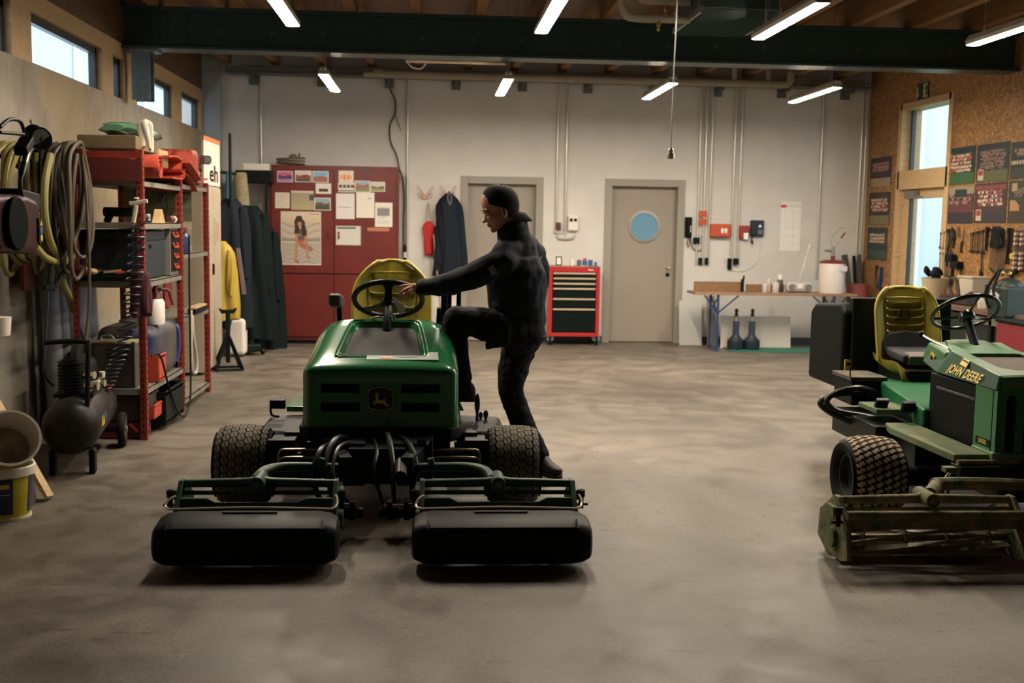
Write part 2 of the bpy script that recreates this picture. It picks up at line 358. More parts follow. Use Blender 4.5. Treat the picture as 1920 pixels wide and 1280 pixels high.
# back wall with two door openings
D1, D2 = (0.40, 1.535), (2.394, 3.515)
g = G()
for x0, x1, z0, z1 in ((XL - 0.3, D1[0] + 0.04, 0, ZC), (D1[0] + 0.04, D1[1] - 0.04, 2.25, ZC), (D1[1] - 0.04, D2[0] + 0.04, 0, ZC), (D2[0] + 0.04, D2[1] - 0.04, 2.25, ZC), (D2[1] - 0.04, XR + 0.3, 0, ZC)):
    g.bb((x0, YB, z0), (x1, YB + 0.25, z1))
struct(g, 'wall_back', WHITE, smooth=0)
struct(G().bb((D1[0], YB + 0.24, 0), (D2[1], YB + 0.28, 2.3)), 'trim_3', GREYD, smooth=0)
for k, (a, b) in enumerate((D1, D2)):
    g = G(); q = 0.10
    g.bb((a, YB - 0.02, 0), (a + q, YB + 0.2, 2.28)); g.bb((b - q, YB - 0.02, 0), (b, YB + 0.2, 2.28)); g.bb((a + q, YB - 0.02, 2.28 - q), (b - q, YB + 0.2, 2.28))
    lf = struct(G().bb((a + q, YB + 0.1, 0.01), (b - q, YB + 0.15, 2.18)), 'door_%d' % (k + 1), GREYD, bevel=0.003)
    g.build('door_frame', GREYF, lf, bevel=0.004)
    hx = b - q - 0.09 if k else b - q - 0.09
    h = G().cyl((hx, YB + 0.1, 1.06), (hx, YB + 0.04, 1.06), 0.012, n=12).cyl((hx, YB + 0.102, 1.06), (hx, YB + 0.092, 1.06), 0.028)
    h.cyl((hx, YB + 0.045, 1.06), (hx + (-0.11 if not k else -0.02), YB + 0.045, 1.06), 0.011).ell((hx, YB + 0.045, 1.06), 0.022)
    h.build('door_handle', CHROME, lf); G().cyl((hx, YB + 0.102, 0.96), (hx, YB + 0.09, 0.96), 0.028).build('lock', BLACKM, lf)
    if k:
        cx = (a + b) / 2 + 0.02; cz = 1.63
        cutg = G().cyl((cx, YB, cz), (cx, YB + 0.3, cz), 0.19, n=40); cut(lf, cutg)
        G().lathe([(0.19, 0.0), (0.225, 0.0), (0.225, -0.018), (0.19, -0.018)], (cx, YB + 0.1, cz), 'y', 40, closed=True).build('porthole_ring', CHROME, lf)
        G().cyl((cx, YB + 0.11, cz), (cx, YB + 0.125, cz), 0.195, n=40).build('pane', mat('lit_blue_grey_glass', (0.06, 0.13, 0.17), 0.12, emit=(0.3, 0.5, 0.6), estr=0.09), lf)  # glass glows on its own to stand for the lit room behind
bbm = mat('blue_grey_baseboard', (0.045, 0.06, 0.075), 0.5)
g = G(); g.bb((XL, YB - 0.012, 0), (D1[0], YB, 0.10)); g.bb((D1[1], YB - 0.012, 0), (D2[0], YB, 0.10)); g.bb((D2[1], YB - 0.012, 0), (XR, YB, 0.10)); struct(g, 'baseboard_back', bbm, smooth=0)
# right wall with the glazed door
g = G(); a, b = 12.98, 14.42
g.bb((XR, YF, 0), (XR + 0.25, 7.0, ZC)); g.bb((XR, 7.0, 2.6), (XR + 0.25, 10.3, ZC)); g.bb((XR, 10.3, 0), (XR + 0.25, a, ZC)); g.bb((XR, b, 0), (XR + 0.25, YB, ZC)); g.bb((XR, a, 3.22), (XR + 0.25, b, ZC)); struct(g, 'wall_right', OSB, smooth=0)
g = G(); T = 0.06
g.bb((XR - 0.02, a - 0.04, 0), (XR + 0.25, a + T, 3.26)); g.bb((XR - 0.02, b - T, 0), (XR + 0.25, b + 0.04, 3.26)); g.bb((XR - 0.02, a, 3.18), (XR + 0.25, b, 3.26)); g.bb((XR - 0.02, a, 2.16), (XR + 0.14, b, 2.40))
dr = struct(g, 'door_3', PINE, bevel=0.004)
g = G()
for q in ((a + T, 0.02, a + 0.24, 2.16), (b - 0.24, 0.02, b - T, 2.16), (a + 0.24, 0.02, b - 0.24, 0.3), (a + 0.24, 2.04, b - 0.24, 2.16)): g.bb((XR + 0.05, q[0], q[1]), (XR + 0.11, q[2], q[3]))
g.build('door_leaf', PINE, dr, bevel=0.004)
G().bb((XR + 0.075, a + 0.22, 0.28), (XR + 0.085, b - 0.22, 2.06)).build('pane', GLASS, dr, smooth=0)
G().bb((XR + 0.10, a + T, 2.40), (XR + 0.11, b - T, 3.18)).build('pane', GLASS, dr, smooth=0)
G().bb((XR + 0.09, b - 0.14, 2.40), (XR + 0.14, b - 0.09, 3.18)).build('window_frame', WFR, dr, smooth=0)
G().bb((XR + 0.06, b - 0.28, 0.28), (XR + 0.10, b - 0.24, 2.06)).build('glazing_bead', WFR, dr, smooth=0)
G().box((XR - 0.0, b - 0.42, 2.10), (0.07, 0.30, 0.07)).bar((XR - 0.05, b - 0.35, 2.05), (XR - 0.05, b - 0.85, 2.05), 0.02, 0.03).build('door_closer', mat('grey_plastic', (0.16, 0.15, 0.13), 0.5), dr, bevel=0.006)
g = G(); g.bb((XR - 0.03, 6.92, 0), (XR + 0.25, 7.0, 2.68)); g.bb((XR - 0.03, 10.3, 0), (XR + 0.25, 10.38, 2.68)); g.bb((XR - 0.03, 7.0, 2.6), (XR + 0.25, 10.3, 2.68)); struct(g, 'door_4', GREYF, bevel=0.004)   # unseen open gateway, added to let daylight in from the right
# unseen front wall behind the camera, made white to bounce light forward
struct(G().bb((XL - 0.3, YF - 0.25, 0), (XR + 0.3, YF, ZC)), 'wall_front', WHITE, smooth=0)
# steel beam, its bolts, and the post on the concrete sill
g = G(); yb = 11.62
g.bb((XL, yb - 0.012, 3.32), (XR, yb + 0.012, 3.68)); g.bb((XL, yb - 0.15, 3.30), (XR, yb + 0.15, 3.325)); g.bb((XL, yb - 0.15, 3.68), (XR, yb + 0.15, 3.705))
bm_ = struct(g, 'trim_1', BEAM, bevel=0.003)
bo = None
def bolt(x, z, y=yb - 0.012):
    global bo
    if bo is None: bo = G().cyl((0, 0, 0), (0, -0.02, 0), 0.018, n=6).cyl((0, 0, 0), (0, -0.005, 0), 0.028, n=12).build('bolt', mat('bolt_steel', (0.10, 0.11, 0.10), 0.4, 0.6), bm_, loc=(x, y, z))
    else: o = bo.copy(); COL.objects.link(o); o.location = (x, y, z)
for k in range(17): bolt(XL + 0.95 + k * 0.5, 3.49)
for i in range(3):
    for k in range(6): bolt(XL + 0.30 + i * 0.09, 3.37 + k * 0.05)
G().bb((XL, yb - 0.03, 3.31), (XL + 0.6, yb - 0.012, 3.69)).build('end_plate', BEAM, bm_, bevel=0.003)
g = G(); x0 = XL + 0.17
g.bb((x0 - 0.09, yb - 0.09, 2.80), (x0 + 0.09, yb - 0.075, 3.28)); g.bb((x0 - 0.09, yb + 0.075, 2.80), (x0 + 0.09, yb + 0.09, 3.28)); g.bb((x0 - 0.008, yb - 0.08, 2.80), (x0 + 0.008, yb + 0.08, 3.28)); g.bb((x0 - 0.16, yb - 0.12, 3.275), (x0 + 0.16, yb + 0.12, 3.30));
struct(g, 'trim_2', mat('galvanised_post', (0.17, 0.22, 0.24), 0.5, 0.3, noise=0.3, nscale=25), bevel=0.003)
struct(G().bb((XL, YB - 0.12, 0), (XL + 0.24, YB, ZC)), 'trim_4', mat('corner_blue_grey', (0.33, 0.36, 0.38), 0.5), smooth=0)  # pale blue-grey strip up the back left corner
# outside
struct(G().bb((XR + 0.25, YF, -0.25), (40, 40, -0.15)), 'ground', mat('lawn_outside', (0.16, 0.26, 0.10), 0.9, noise=0.4, nscale=2), smooth=0)
fac = mat('pale_cladding', (0.60, 0.65, 0.70), 0.6)
r_ = G().bb((-8.2, 0, 0), (-8.0, 50, 7.5)); fa = tag(r_.build('clad_building', fac, smooth=0), 'pale corrugated metal building seen through the high windows', 'building')
rb = None
for k in range(290):
    if rb is None: rb = G().prism([(-0.03, 0), (0.03, 0), (0.015, 0.03), (-0.015, 0.03)], 0, 7.0, 'z').build('cladding_rib', fac, fa, loc=(-8.0, 0.3, 0.3), rot=(0, 0, -PI / 2), smooth=0)
    else: o = rb.copy(); COL.objects.link(o); o.location = (-8.0, 0.3 + 0.17 * k, 0.3)
g = G()
for z in (3.1, 4.3, 5.5): g.bb((-7.96, 0.2, z), (-7.92, 49.8, z + 0.07))
for y in (8, 14, 20, 26, 32, 38, 44): g.bb((-7.96, y, 0.3), (-7.9, y + 0.35, 7.2))
g.build('cladding_rail', mat('white_rail', (0.75, 0.8, 0.85), 0.5), fa, smooth=0)
g = G(); ox = XR + 1.3
for y in (15.6, 16.6, 17.9): g.bb((ox, y, -0.15), (ox + 0.09, y + 0.09, 3.9))
g.bb((ox, 15.6, 3.8), (ox + 0.09, 18.0, 3.9)); g.bb((ox, 15.6, 2.35), (ox + 0.06, 18.0, 2.42))
tag(G().prism([(22, -.15), (45, -.15), (45, 6), (33, 9), (22, 6)], 13, 20, 'x').build('pale_hall', mat('pale_render', (0.62, 0.66, 0.70), 0.7), smooth=0), 'pale gabled hall across the lawn outside the glazed door', 'building')
tag(g.build('outdoor_post_frame', mat('white_rail', (0.75, 0.8, 0.85)), smooth=0), 'white metal post frame outside the glazed door', 'frame')

# ================================================================ lamps and services under the ceiling
LAMPM = mat('lamp_diffuser', (0.9, 0.85, 0.75), 0.4, emit=(1.0, 0.86, 0.68), estr=LAMP_POWER)
LHOUS = mat('lamp_housing', (0.30, 0.26, 0.20), 0.4, noise=0.2)
def strip_light(label, x, y0, z=3.12, L=1.5):
    t = thing('strip_light', label, 'ceiling lamp', (x, y0, z), 0, 'fluorescent strip lights')
    G().prism([(-0.05, 0.0), (0.05, 0.0), (0.055, 0.03), (0.03, 0.075), (-0.03, 0.075), (-0.055, 0.03)], 0, L, 'y').build('housing', LHOUS, t, bevel=0.002)
    g = G(); prof = [(0.05 * math.cos(a), -0.001 - 0.005 * math.sin(a)) for a in [PI * k / 10 for k in range(11)]]
    g.prism(prof, 0.015, L - 0.015, 'y').build('diffuser', LAMPM, t)
    G().cyl((-0.02, -0.004, 0.05), (-0.02, 0.004, 0.05), 0.01, n=10).cyl((0.02, -0.004, 0.05), (0.02, 0.004, 0.05), 0.01, n=10).build('end_cap_plug', mat('pale_plug', (0.85, 0.8, 0.6), 0.4), t)
    g = G()
    for yy in (0.2, L - 0.2):
        g.tube([(0, yy, 0.07), (0, yy, 0.25), (0.0, yy, 0.855)], 0.002, 5, sub=0).tube([(0, yy, 0.07), (0.12, yy + 0.02, 0.855)], 0.0018, 5, sub=0)
    g.build('suspension_wire', STEEL, t); return t
for i, (x, nm) in enumerate(((-1.11, 'leftmost'), (0.78, 'second from left'), (2.50, 'third from left'), (4.25, 'rightmost'))):
    strip_light('lit strip light beyond the steel beam, %s of four' % nm, x, 11.72)
    strip_light('lit strip light before the steel beam, %s of four' % nm, x + (0.06 if i != 0 else 0.04), 7.4)

t = thing('hanging_cable', 'thin cable hanging from ceiling ending in a bright metal coupling', 'cable', (1.49, 7.0, 2.06))
G().tube([(0, 0, 0.06), (0.003, 0, 0.5), (0.012, 0, 1.1), (0.02, 0, 1.66)], 0.004, 6, sub=3).build('cable', STEEL, t)
G().lathe([(0, 0), (0.022, 0), (0.024, 0.012), (0.024, 0.032), (0.016, 0.036), (0.017, 0.056), (0.008, 0.066), (0, 0.068)], n=20).build('coupling', CHROME, t)

PIPEW = mat('lagged_pipe', (0.30, 0.26, 0.20), 0.6, noise=0.15)
t = thing('heater_unit', 'dark ceiling fan heater box right of the pale bent pipes', 'heater', (2.42, 9.4, 3.3))
G().box((0, 0, 0.26), (0.62, 1.0, 0.42), taper=(1, 1)).build('casing', BEAM, t, bevel=0.01)
g = G()
for k in range(9): g.box((0, -0.46 + k * 0.115, 0.03), (0.58, 0.012, 0.07), (0.5, 0, 0))
g.build('louvre', BEAM, t); g = G()
for x in (-0.32, 0.32): g.bar((x, -0.5, 0.04), (x, 0.5, 0.04), 0.02, 0.05).bar((x, -0.45, 0.04), (x, -0.45, 0.62), 0.012, 0.03)
g.build('mounting_rail', STEEL, t)
t = thing('heating_pipe', 'pale lagged pipes bent down to the ceiling heater box', 'pipe', (1.9, 9.3, 3.3))
G().tube([(-0.36, 0, 0.4), (-0.36, 0, 0.16), (-0.33, 0, 0.06), (-0.24, 0, 0.03), (0.05, 0, 0.03), (0.2, 0, 0.03)], 0.034, 12, sub=6).build('pipe', PIPEW, t)
G().tube([(-0.24, -0.02, 0.4), (-0.24, -0.02, 0.26), (-0.21, -0.02, 0.19), (-0.14, -0.02, 0.17), (0.05, -0.02, 0.17), (0.2, -0.02, 0.17)], 0.034, 12, sub=6).build('pipe', PIPEW, t)
for x, z in ((-0.06, 0.0), (-0.0, 0.12)): G().cyl((x, -0.02, z - 0.06), (x, -0.02, z + 0.02), 0.012).cyl((x, -0.02, z - 0.03), (x, -0.02, z - 0.015), 0.02).ell((x, -0.02, z - 0.06), 0.014).build('drain_valve', mat('brass', (0.5, 0.35, 0.12), 0.3, 1.0), t)
# long pale pipe and the unlit tube beyond the beam
g = G().tube([(-0.62, 14.55, 3.52), (-0.5, 14.55, 3.50), (4.0, 14.55, 3.50), (4.5, 14.55, 3.50), (4.62, 14.55, 3.52), (4.65, 14.55, 3.66)], 0.05, 12, sub=3)
t = tag(g.build('ceiling_pipe', PIPEW), 'long pale pipe under the ceiling joists beyond the beam', 'pipe')
G().tube([(3.9, 14.55, 3.53), (3.9, 14.55, 3.7)], 0.035, 10, sub=0).build('branch', PIPEW, t); G().tube([(4.35, 14.55, 3.53), (4.35, 14.55, 3.7)], 0.035, 10, sub=0).build('branch', PIPEW, t)
t = thing('tube_lamp', 'long thin pale tube lamp hanging level under the beam beyond, cable looped at its end', 'lamp', (0.25, 12.6, 3.40))
G().tube([(-0.55, 0, 0), (0.55, 0, 0)], 0.02, 12, sub=0).build('tube', mat('pale_tube', (0.72, 0.55, 0.40), 0.4), t)
G().tube([(-0.53, 0, -0.01), (-0.47, 0.0, -0.07), (-0.38, 0, -0.08), (-0.32, 0, -0.02)], 0.009, 8).build('cable', WPLAST, t)
# cable tray along the back wall
t = thing('cable_tray', 'perforated steel cable tray running along the top of the white wall', 'cable tray', (0, YB - 0.35, 3.55))
TRAYM = mat('tray_steel', (0.13, 0.145, 0.14), 0.5, 0.4)
g = G(); g.bb((-2.7, 0, 0), (6.0, 0.3, 0.006)); g.bb((-2.7, 0, 0), (6.0, 0.004, 0.02)); g.bb((-2.7, 0, 0.05), (6.0, 0.004, 0.07)); g.bb((-2.7, 0.3, 0), (6.0, 0.304, 0.07))
for k in range(175): g.bb((-2.7 + k * 0.05, 0, 0.02), (-2.7 + k * 0.05 + 0.022, 0.004, 0.05))
tr = g.build('tray', TRAYM, t, smooth=0)
for k in range(10): G().bb((-2.4 + k * 0.9, 0.0, -0.06), (-2.36 + k * 0.9, 0.34, 0.0)).bb((-2.44 + k * 0.9, 0.30, -0.12), (-2.32 + k * 0.9, 0.348, 0.0)).build('bracket', TRAYM, t, smooth=0)

# ================================================================ mowers
def tread_block(kind, a, bw, bl):
    if kind == 'hex': return [(-bw * .5, 0), (-bw * .27, bl * .5), (bw * .27, bl * .5), (bw * .5, 0), (bw * .27, -bl * .5), (-bw * .27, -bl * .5)]
    return [(-bw * .55, -bl * .10), (-bw * .2, -bl * .10), (-bw * .02, -bl * .45), (bw * .42, -bl * .45), (bw * .55, bl * .10), (bw * .2, bl * .10), (bw * .02, bl * .45), (-bw * .42, bl * .45)]
def wheel(parent, x, y, r, wd, kind, tread_m, side=-1, z=None):
    z = r if z is None else z; R0 = r - 0.012; h = wd / 2
    e = bpy.data.objects.new('wheel', None); COL.objects.link(e); e.parent = parent; e.location = (x, y, z)
    def rad(u): return R0 - 0.03 * abs(u) ** 3.2      # crowned tread
    prof = [(r * 0.50, -h * 0.72), (r * 0.62, -h * 0.98), (r * 0.80, -h * 1.03), (rad(1) - 0.012, -h * 0.98)] + [(rad(u), u * h * 0.93) for u in [k / 6 for k in range(-6, 7)]] + [(rad(1) - 0.012, h * 0.98), (r * 0.80, h * 1.03), (r * 0.62, h * 0.98), (r * 0.50, h * 0.72)]
    G().lathe(prof, ax='x', n=48).build('tyre', RUBBER, e, smooth=50)
    ns, nr = (7, 30) if kind == 'hex' else (6, 36)
    g = G(); bw = wd * 0.96 / ns * (1.18 if kind == 'hex' else 0.84); bl = 2 * PI * r / nr * 0.98
    step = wd * 0.94 / ns
    for j in range(ns):
        xc = -wd * 0.47 + (j + 0.5) * step; off = 0.5 if j % 2 else 0.0
        for i in range(nr):
            a0 = 2 * PI * (i + off) / nr; poly = tread_block(kind, a0, bw * 0.92, bl * (0.92 if kind == 'hex' else 0.9)); lo = []; hi = []
            if kind == 'hex' and (j in (0, ns - 1)): poly = [(p * 0.8, q) for p, q in poly]
            polys = [poly]
            if kind == 'hex':      # a Z-shaped sipe splits every block in two
                s_ = .032; fx = .8 if j in (0, ns - 1) else 1
                polys = [[(p * bw * .92 * fx, q * bl * .92) for p, q in pl] for pl in ([(-.5, 0), (-.27, .5), (.09 - s_, .5), (.09 - s_, .12), (-.09 - s_, -.08), (-.09 - s_, -.5), (-.27, -.5)], [(.5, 0), (.27, -.5), (-.09 + s_, -.5), (-.09 + s_, -.12), (.09 + s_, .08), (.09 + s_, .5), (.27, .5)])]
            for poly in polys:
                lo = []; hi = []
                for p, q in poly:
                    xx = max(-h * 0.99, min(h * 0.99, xc + p)); rr = rad(xx / h); a = a0 + q / r
                    lo.append((xx, (rr - 0.004) * math.cos(a), (rr - 0.004) * math.sin(a))); hi.append((xx, (rr + 0.008) * math.cos(a), (rr + 0.008) * math.sin(a)))
                g.loft([lo, hi])
    o = g.build('tread', tread_m, e, smooth=0); o['kind'] = 'stuff'
    G().lathe([(0, side * h * 0.35), (r * 0.25, side * h * 0.35), (r * 0.30, side * h * 0.5), (r * 0.46, side * h * 0.55), (r * 0.50, side * h * 0.80), (r * 0.53, side * h * 0.82), (r * 0.53, side * h * 0.3)], ax='x', n=32).lathe([(r * 0.3, -side * h * 0.3), (r * 0.53, -side * h * 0.8)], ax='x', n=32).build('rim', mat('rim_paint', (0.012, 0.022, 0.016), 0.5), e)
    g = G()
    for k in range(5): a = 2 * PI * k / 5; p = (side * h * 0.36, r * 0.17 * math.cos(a), r * 0.17 * math.sin(a)); g.cyl(p, (side * h * 0.48, p[1], p[2]), 0.01, n=6)
    g.cyl((0, 0, 0), (side * h * 0.55, 0, 0), r * 0.09); g.build('hub', BLACKM, e)
    return e

def reel_unit(parent, x, y, m_frame, m_blade, catcher, mirror=1, hw=0.41):
    e = bpy.data.objects.new('cutting_unit', None); COL.objects.link(e); e.parent = parent; e.location = (x, y, 0)
    for s in (-1, 1):
        g = G().prism([(-0.20, 0.06), (-0.17, 0.22), (-0.10, 0.28), (-0.04, 0.335), (0.01, 0.335), (0.20, 0.22), (0.22, 0.08), (0.10, 0.03), (-0.10, 0.03)], s * hw - 0.012, s * hw + 0.012, 'x')
        g.cyl((s * hw, -0.02, 0.13), (s * (hw + 0.035), -0.02, 0.13), 0.05).box((s * (hw + 0.02), 0.0, 0.26), (0.03, 0.10, 0.05))
        g.build('end_plate', m_frame, e, bevel=0.003)
    G().tube([(-hw, -0.02, 0.315), (-0.1, -0.02, 0.32), (0, -0.02, 0.325), (0.1, -0.02, 0.32), (hw, -0.02, 0.315)], [0.021, 0.024, 0.029, 0.024, 0.021], 12, sub=3).build('cross_tube', m_frame, e)
    G().cyl((0, -0.10, 0.33), (0, 0.06, 0.33), 0.036, n=20).lathe([(0.029, -0.11), (0.036, -0.11), (0.036, -0.10), (0.029, -0.10)], (0, 0, 0.33), 'y', 20, closed=True).cyl((0, -0.11, 0.33), (0, -0.102, 0.33), 0.018).build('pivot', m_frame, e, bevel=0.002)
    G().tube([(-hw, -0.05, 0.275), (hw, -0.05, 0.275)], 0.011, 10, sub=0).build('tie_rod', m_frame, e)
    G().prism([(-hw, 0.19), (-hw + 0.005, 0.262), (-hw + 0.14, 0.262), (-hw + 0.18, 0.24), (hw - 0.18, 0.24), (hw - 0.14, 0.262), (hw - 0.005, 0.262), (hw, 0.19)], -0.115, -0.10, 'y').build('shield', m_frame, e, bevel=0.002)
    if not catcher: G().tube([(-hw, -0.135, 0.265), (hw, -0.135, 0.265)], 0.024, 12, sub=0).build('front_tube', m_frame, e)
    # reel with helical blades
    g = G(); R_ = 0.085; N = 8; st = 18
    for b in range(N):
        rings = []
        for i in range(st + 1):
            xx = -hw + 0.03 + (2 * hw - 0.06) * i / st; a = 2 * PI * b / N + 1.3 * i / st * mirror
            c, s_ = math.cos(a), math.sin(a); cb, sb = math.cos(a + 0.10), math.sin(a + 0.10); zc = 0.125; yc = -0.02
            rings.append([(xx, yc + c * R_, zc + s_ * R_), (xx, yc + cb * R_, zc + sb * R_), (xx, yc + cb * (R_ - 0.035), zc + sb * (R_ - 0.035)), (xx, yc + c * (R_ - 0.035), zc + s_ * (R_ - 0.035))])
        g.loft(rings)
    for k in range(4):
        xx = -hw + 0.12 + k * (2 * hw - 0.24) / 3; g.cyl((xx - 0.003, -0.02, 0.125), (xx + 0.003, -0.02, 0.125), 0.062, n=8)
    g.cyl((-hw, -0.02, 0.125), (hw, -0.02, 0.125), 0.018); g.build('reel', m_blade, e, smooth=25)
    if catcher: G().cyl((-hw + 0.02, -0.17, 0.045), (hw - 0.02, -0.17, 0.045), 0.035, n=20).build('front_roller', m_blade, e)
    G().cyl((-hw + 0.02, 0.18, 0.045), (hw - 0.02, 0.18, 0.045), 0.04, n=20).build('rear_roller', m_blade, e)
    G().box((0, 0.03, 0.03), (2 * hw - 0.04, 0.08, 0.02), (0.3, 0, 0)).build('bedknife', m_blade, e, bevel=0.002)
    for s in (-1, 1): G().cyl((s * (hw + 0.035), -0.12, 0.21), (s * (hw + 0.035), -0.12, 0.305), 0.013, n=10).cyl((s * (hw + 0.035), -0.12, 0.27), (s * (hw + 0.035), -0.12, 0.305), 0.02, n=8).cyl((s * (hw + 0.01), -0.12, 0.23), (s * (hw + 0.07), -0.12, 0.23), 0.007, n=8).build('height_adjuster', BLACKM, e)
    if catcher:
        P_ = [(-0.50, 0.035), (-0.525, 0.09), (-0.52, 0.16), (-0.49, 0.212), (-0.45, 0.230), (-0.30, 0.246), (-0.275, 0.235), (-0.27, 0.07), (-0.30, 0.04)]
        cy, cz = -0.40, 0.13; hx = hw + 0.045
        def sec(xx, k): return [(xx, cy + (p - cy) * k, cz + (q - cz) * k) for p, q in P_]
        g = G().loft([sec(-hx, 0.62), sec(-hx + 0.012, 0.80), sec(-hx + 0.05, 0.95), sec(-hx + 0.10, 1), sec(hx - 0.10, 1), sec(hx - 0.05, 0.95), sec(hx - 0.012, 0.80), sec(hx, 0.62)])
        g.build('grass_catcher', BLACKP, e, bevel=0.012, seg=3)
        for s in (-1, 1): G().bar((s * (hx - 0.075), -0.50, 0.205), (s * (hx - 0.075), -0.44, 0.234), 0.008, 0.02).bar((s * (hx - 0.075), -0.515, 0.17), (s * (hx - 0.075), -0.50, 0.21), 0.008, 0.02).build('catcher_rib', BLACKP, e, bevel=0.002)
        G().box((0, -0.325, 0.247), (0.26, 0.022, 0.006), (0.06, 0, 0)).build('grip_slot', mat('slot_black', (0.004, 0.005, 0.005), 0.8), e)
        hb = mat('bail_wire', (0.80, 0.68, 0.50), 0.35, 0.6)
        G().tube([(-hw + 0.01, -0.20, 0.295), (-hw - 0.015, -0.22, 0.285), (-hw - 0.03, -0.25, 0.258), (-hw - 0.005, -0.275, 0.25), (-hw + 0.06, -0.275, 0.25), (0, -0.275, 0.257), (hw - 0.06, -0.275, 0.25), (hw - 0.0, -0.275, 0.25), (hw + 0.02, -0.25, 0.262), (hw + 0.02, -0.22, 0.285), (hw + 0.01, -0.20, 0.30)], 0.0055, 8, sub=4).build('bail', hb, e)
    return e

def seat(parent, x, y, z0, ztop, hw_, cushion, emb, drop=0.62, pw=2.4):
    e = bpy.data.objects.new('seat', None); COL.objects.link(e); e.parent = parent; e.location = (x, y, 0)
    H = ztop - z0
    def W(v): return hw_ * (1.0 - 0.02 * v if v < 0.55 else (0.989 - drop * ((v - 0.55) / 0.45) ** pw))
    g = G(); nu, nv = 16, 18; rings = []
    for j in range(nv + 1):
        v = j / nv; front = []; back = []
        for i in range(nu + 1):
            u = -1 + 2 * i / nu; xx = u * W(v); yy = 0.10 * v - 0.11 * abs(u) ** 2.6 * (1 - 0.35 * v) ; zz = z0 + H * v - (0.02 * abs(u) ** 4 if v > .9 else 0)
            front.append((xx, yy, zz)); back.append((xx * 0.98, yy + 0.03, zz))
        rings.append(front + back[::-1])
    g.loft(rings); sh = g.build('backrest', YELLOW, e, smooth=60)
    # rolled edge
    edge = [(-W(v / 18), 0.10 * v / 18 - 0.11 * (1 - 0.35 * v / 18) + 0.012, z0 + H * v / 18) for v in range(19)]
    top = [(u * W(1), 0.10 - 0.11 * abs(u) ** 2.6 * 0.65 + 0.012, ztop - (0.02 * abs(u) ** 4) + 0.004) for u in (-0.8, -0.4, 0, 0.4, 0.8)]
    G().tube(edge + top + [(-p[0], p[1], p[2]) for p in edge[::-1]], 0.014, 8, sub=0).build('edge_roll', YELLOW, e, smooth=60)
    # seat pan
    g = G(); rings = []
    for j in range(9):
        v = j / 8; yy = 0.02 - 0.44 * v; row = []; lo = []
        for i in range(nu + 1):
            u = -1 + 2 * i / nu; zz = z0 - 0.02 + 0.07 * abs(u) ** 3 - 0.03 * math.sin(v * PI) + (0.0 if v < 0.85 else -0.10 * (v - 0.85) / 0.15)
            row.append((u * hw_ * (0.98 - 0.1 * v ** 4), yy, zz)); lo.append((u * hw_ * 0.94 * (0.98 - 0.1 * v ** 4), yy, zz - 0.05))
        rings.append(row + lo[::-1])
    g.loft(rings).build('seat_pan', YELLOW, e, smooth=60)
    # padded ribs of the backrest panel
    hp = hw_ * 0.56
    for k in range(6 if emb else 3):
        v = 0.30 + k * (0.105 if emb else 0.17); yy = 0.10 * v - 0.022; G().tube([(-hp, yy - 0.015, z0 + H * v), (-hp * .9, yy - 0.004, z0 + H * v - 0.012), (0, yy + 0.012, z0 + H * v - 0.016), (hp * .9, yy - 0.004, z0 + H * v - 0.012), (hp, yy - 0.015, z0 + H * v)], 0.007, 6, sub=3).build('rib', YELLOW, e)
    G().tube([(-hp - 0.01, 0.0, z0 + H * 0.22), (-hp - 0.01, 0.05, z0 + H * 0.80), (-hp + 0.03, 0.055, z0 + H * 0.86), (hp - 0.03, 0.055, z0 + H * 0.86), (hp + 0.01, 0.05, z0 + H * 0.80), (hp + 0.01, 0.0, z0 + H * 0.22)], 0.008, 6, sub=4).build('panel_seam', YELLOW, e)
    if emb:
        zc = z0 + H * 0.62; q = 0.045; o_ = rrect(0, zc, q * 2, q * 1.8, 0.02); i_ = rrect(0, zc, q * 2 - 0.012, q * 1.8 - 0.012, 0.016)
        G().ring(o_, i_, 0.034, 0.052).build('embossed_badge', mat('badge_olive', (0.10, 0.08, 0.015), .5), e)
        G().prism([(p * 0.022, zc - 0.01 + q_ * 0.022) for p, q_ in DEER], 0.034, 0.05).build('embossed_deer', MATS['badge_olive'], e)
    if cushion:
        BC = mat('black_seat_cover', (0.012, 0.014, 0.019), 0.7); GC = mat('grey_seat_cover', (0.10, 0.075, 0.07), 0.6)
        g = G(); rings = []
        for j in range(8):
            v = j / 7; w2 = hw_ * (0.80 if v < 0.6 else 0.80 - 0.5 * (v - 0.6)); zz = z0 + 0.03 + 0.15 * v; yy = -0.02 + 0.05 * v
            rings.append([(-w2, yy - 0.05, zz), (-w2 * .6, yy - 0.045, zz + 0.012), (0, yy - 0.03, zz + 0.02 * v), (w2 * .6, yy - 0.045, zz + 0.012), (w2, yy - 0.05, zz), (w2, yy + 0.02, zz), (0, yy + 0.03, zz), (-w2, yy + 0.02, zz)])
        g.loft(rings).build('back_cover', BC, e, bevel=0.008)
        G().box((0, -0.20, z0 + 0.055), (hw_ * 1.5, 0.34, 0.06), (0.06, 0, 0)).build('cushion', BC, e, bevel=0.02)
        G().box((0.0, -0.335, z0 + 0.045), (hw_ * 1.2, 0.10, 0.07), (0.25, 0, 0)).build('cushion_edge', GC, e, bevel=0.015)
    return e
def rrect(cx, cz, w_, h_, r, n=5):
    out = []
    for sx, sz, a0 in ((1, 1, 0), (-1, 1, PI / 2), (-1, -1, PI), (1, -1, 1.5 * PI)):
        for k in range(n + 1): a = a0 + PI / 2 * k / n; out.append((cx + sx * (w_ / 2 - r) + r * math.cos(a), cz + sz * (h_ / 2 - r) + r * math.sin(a)))
    return out
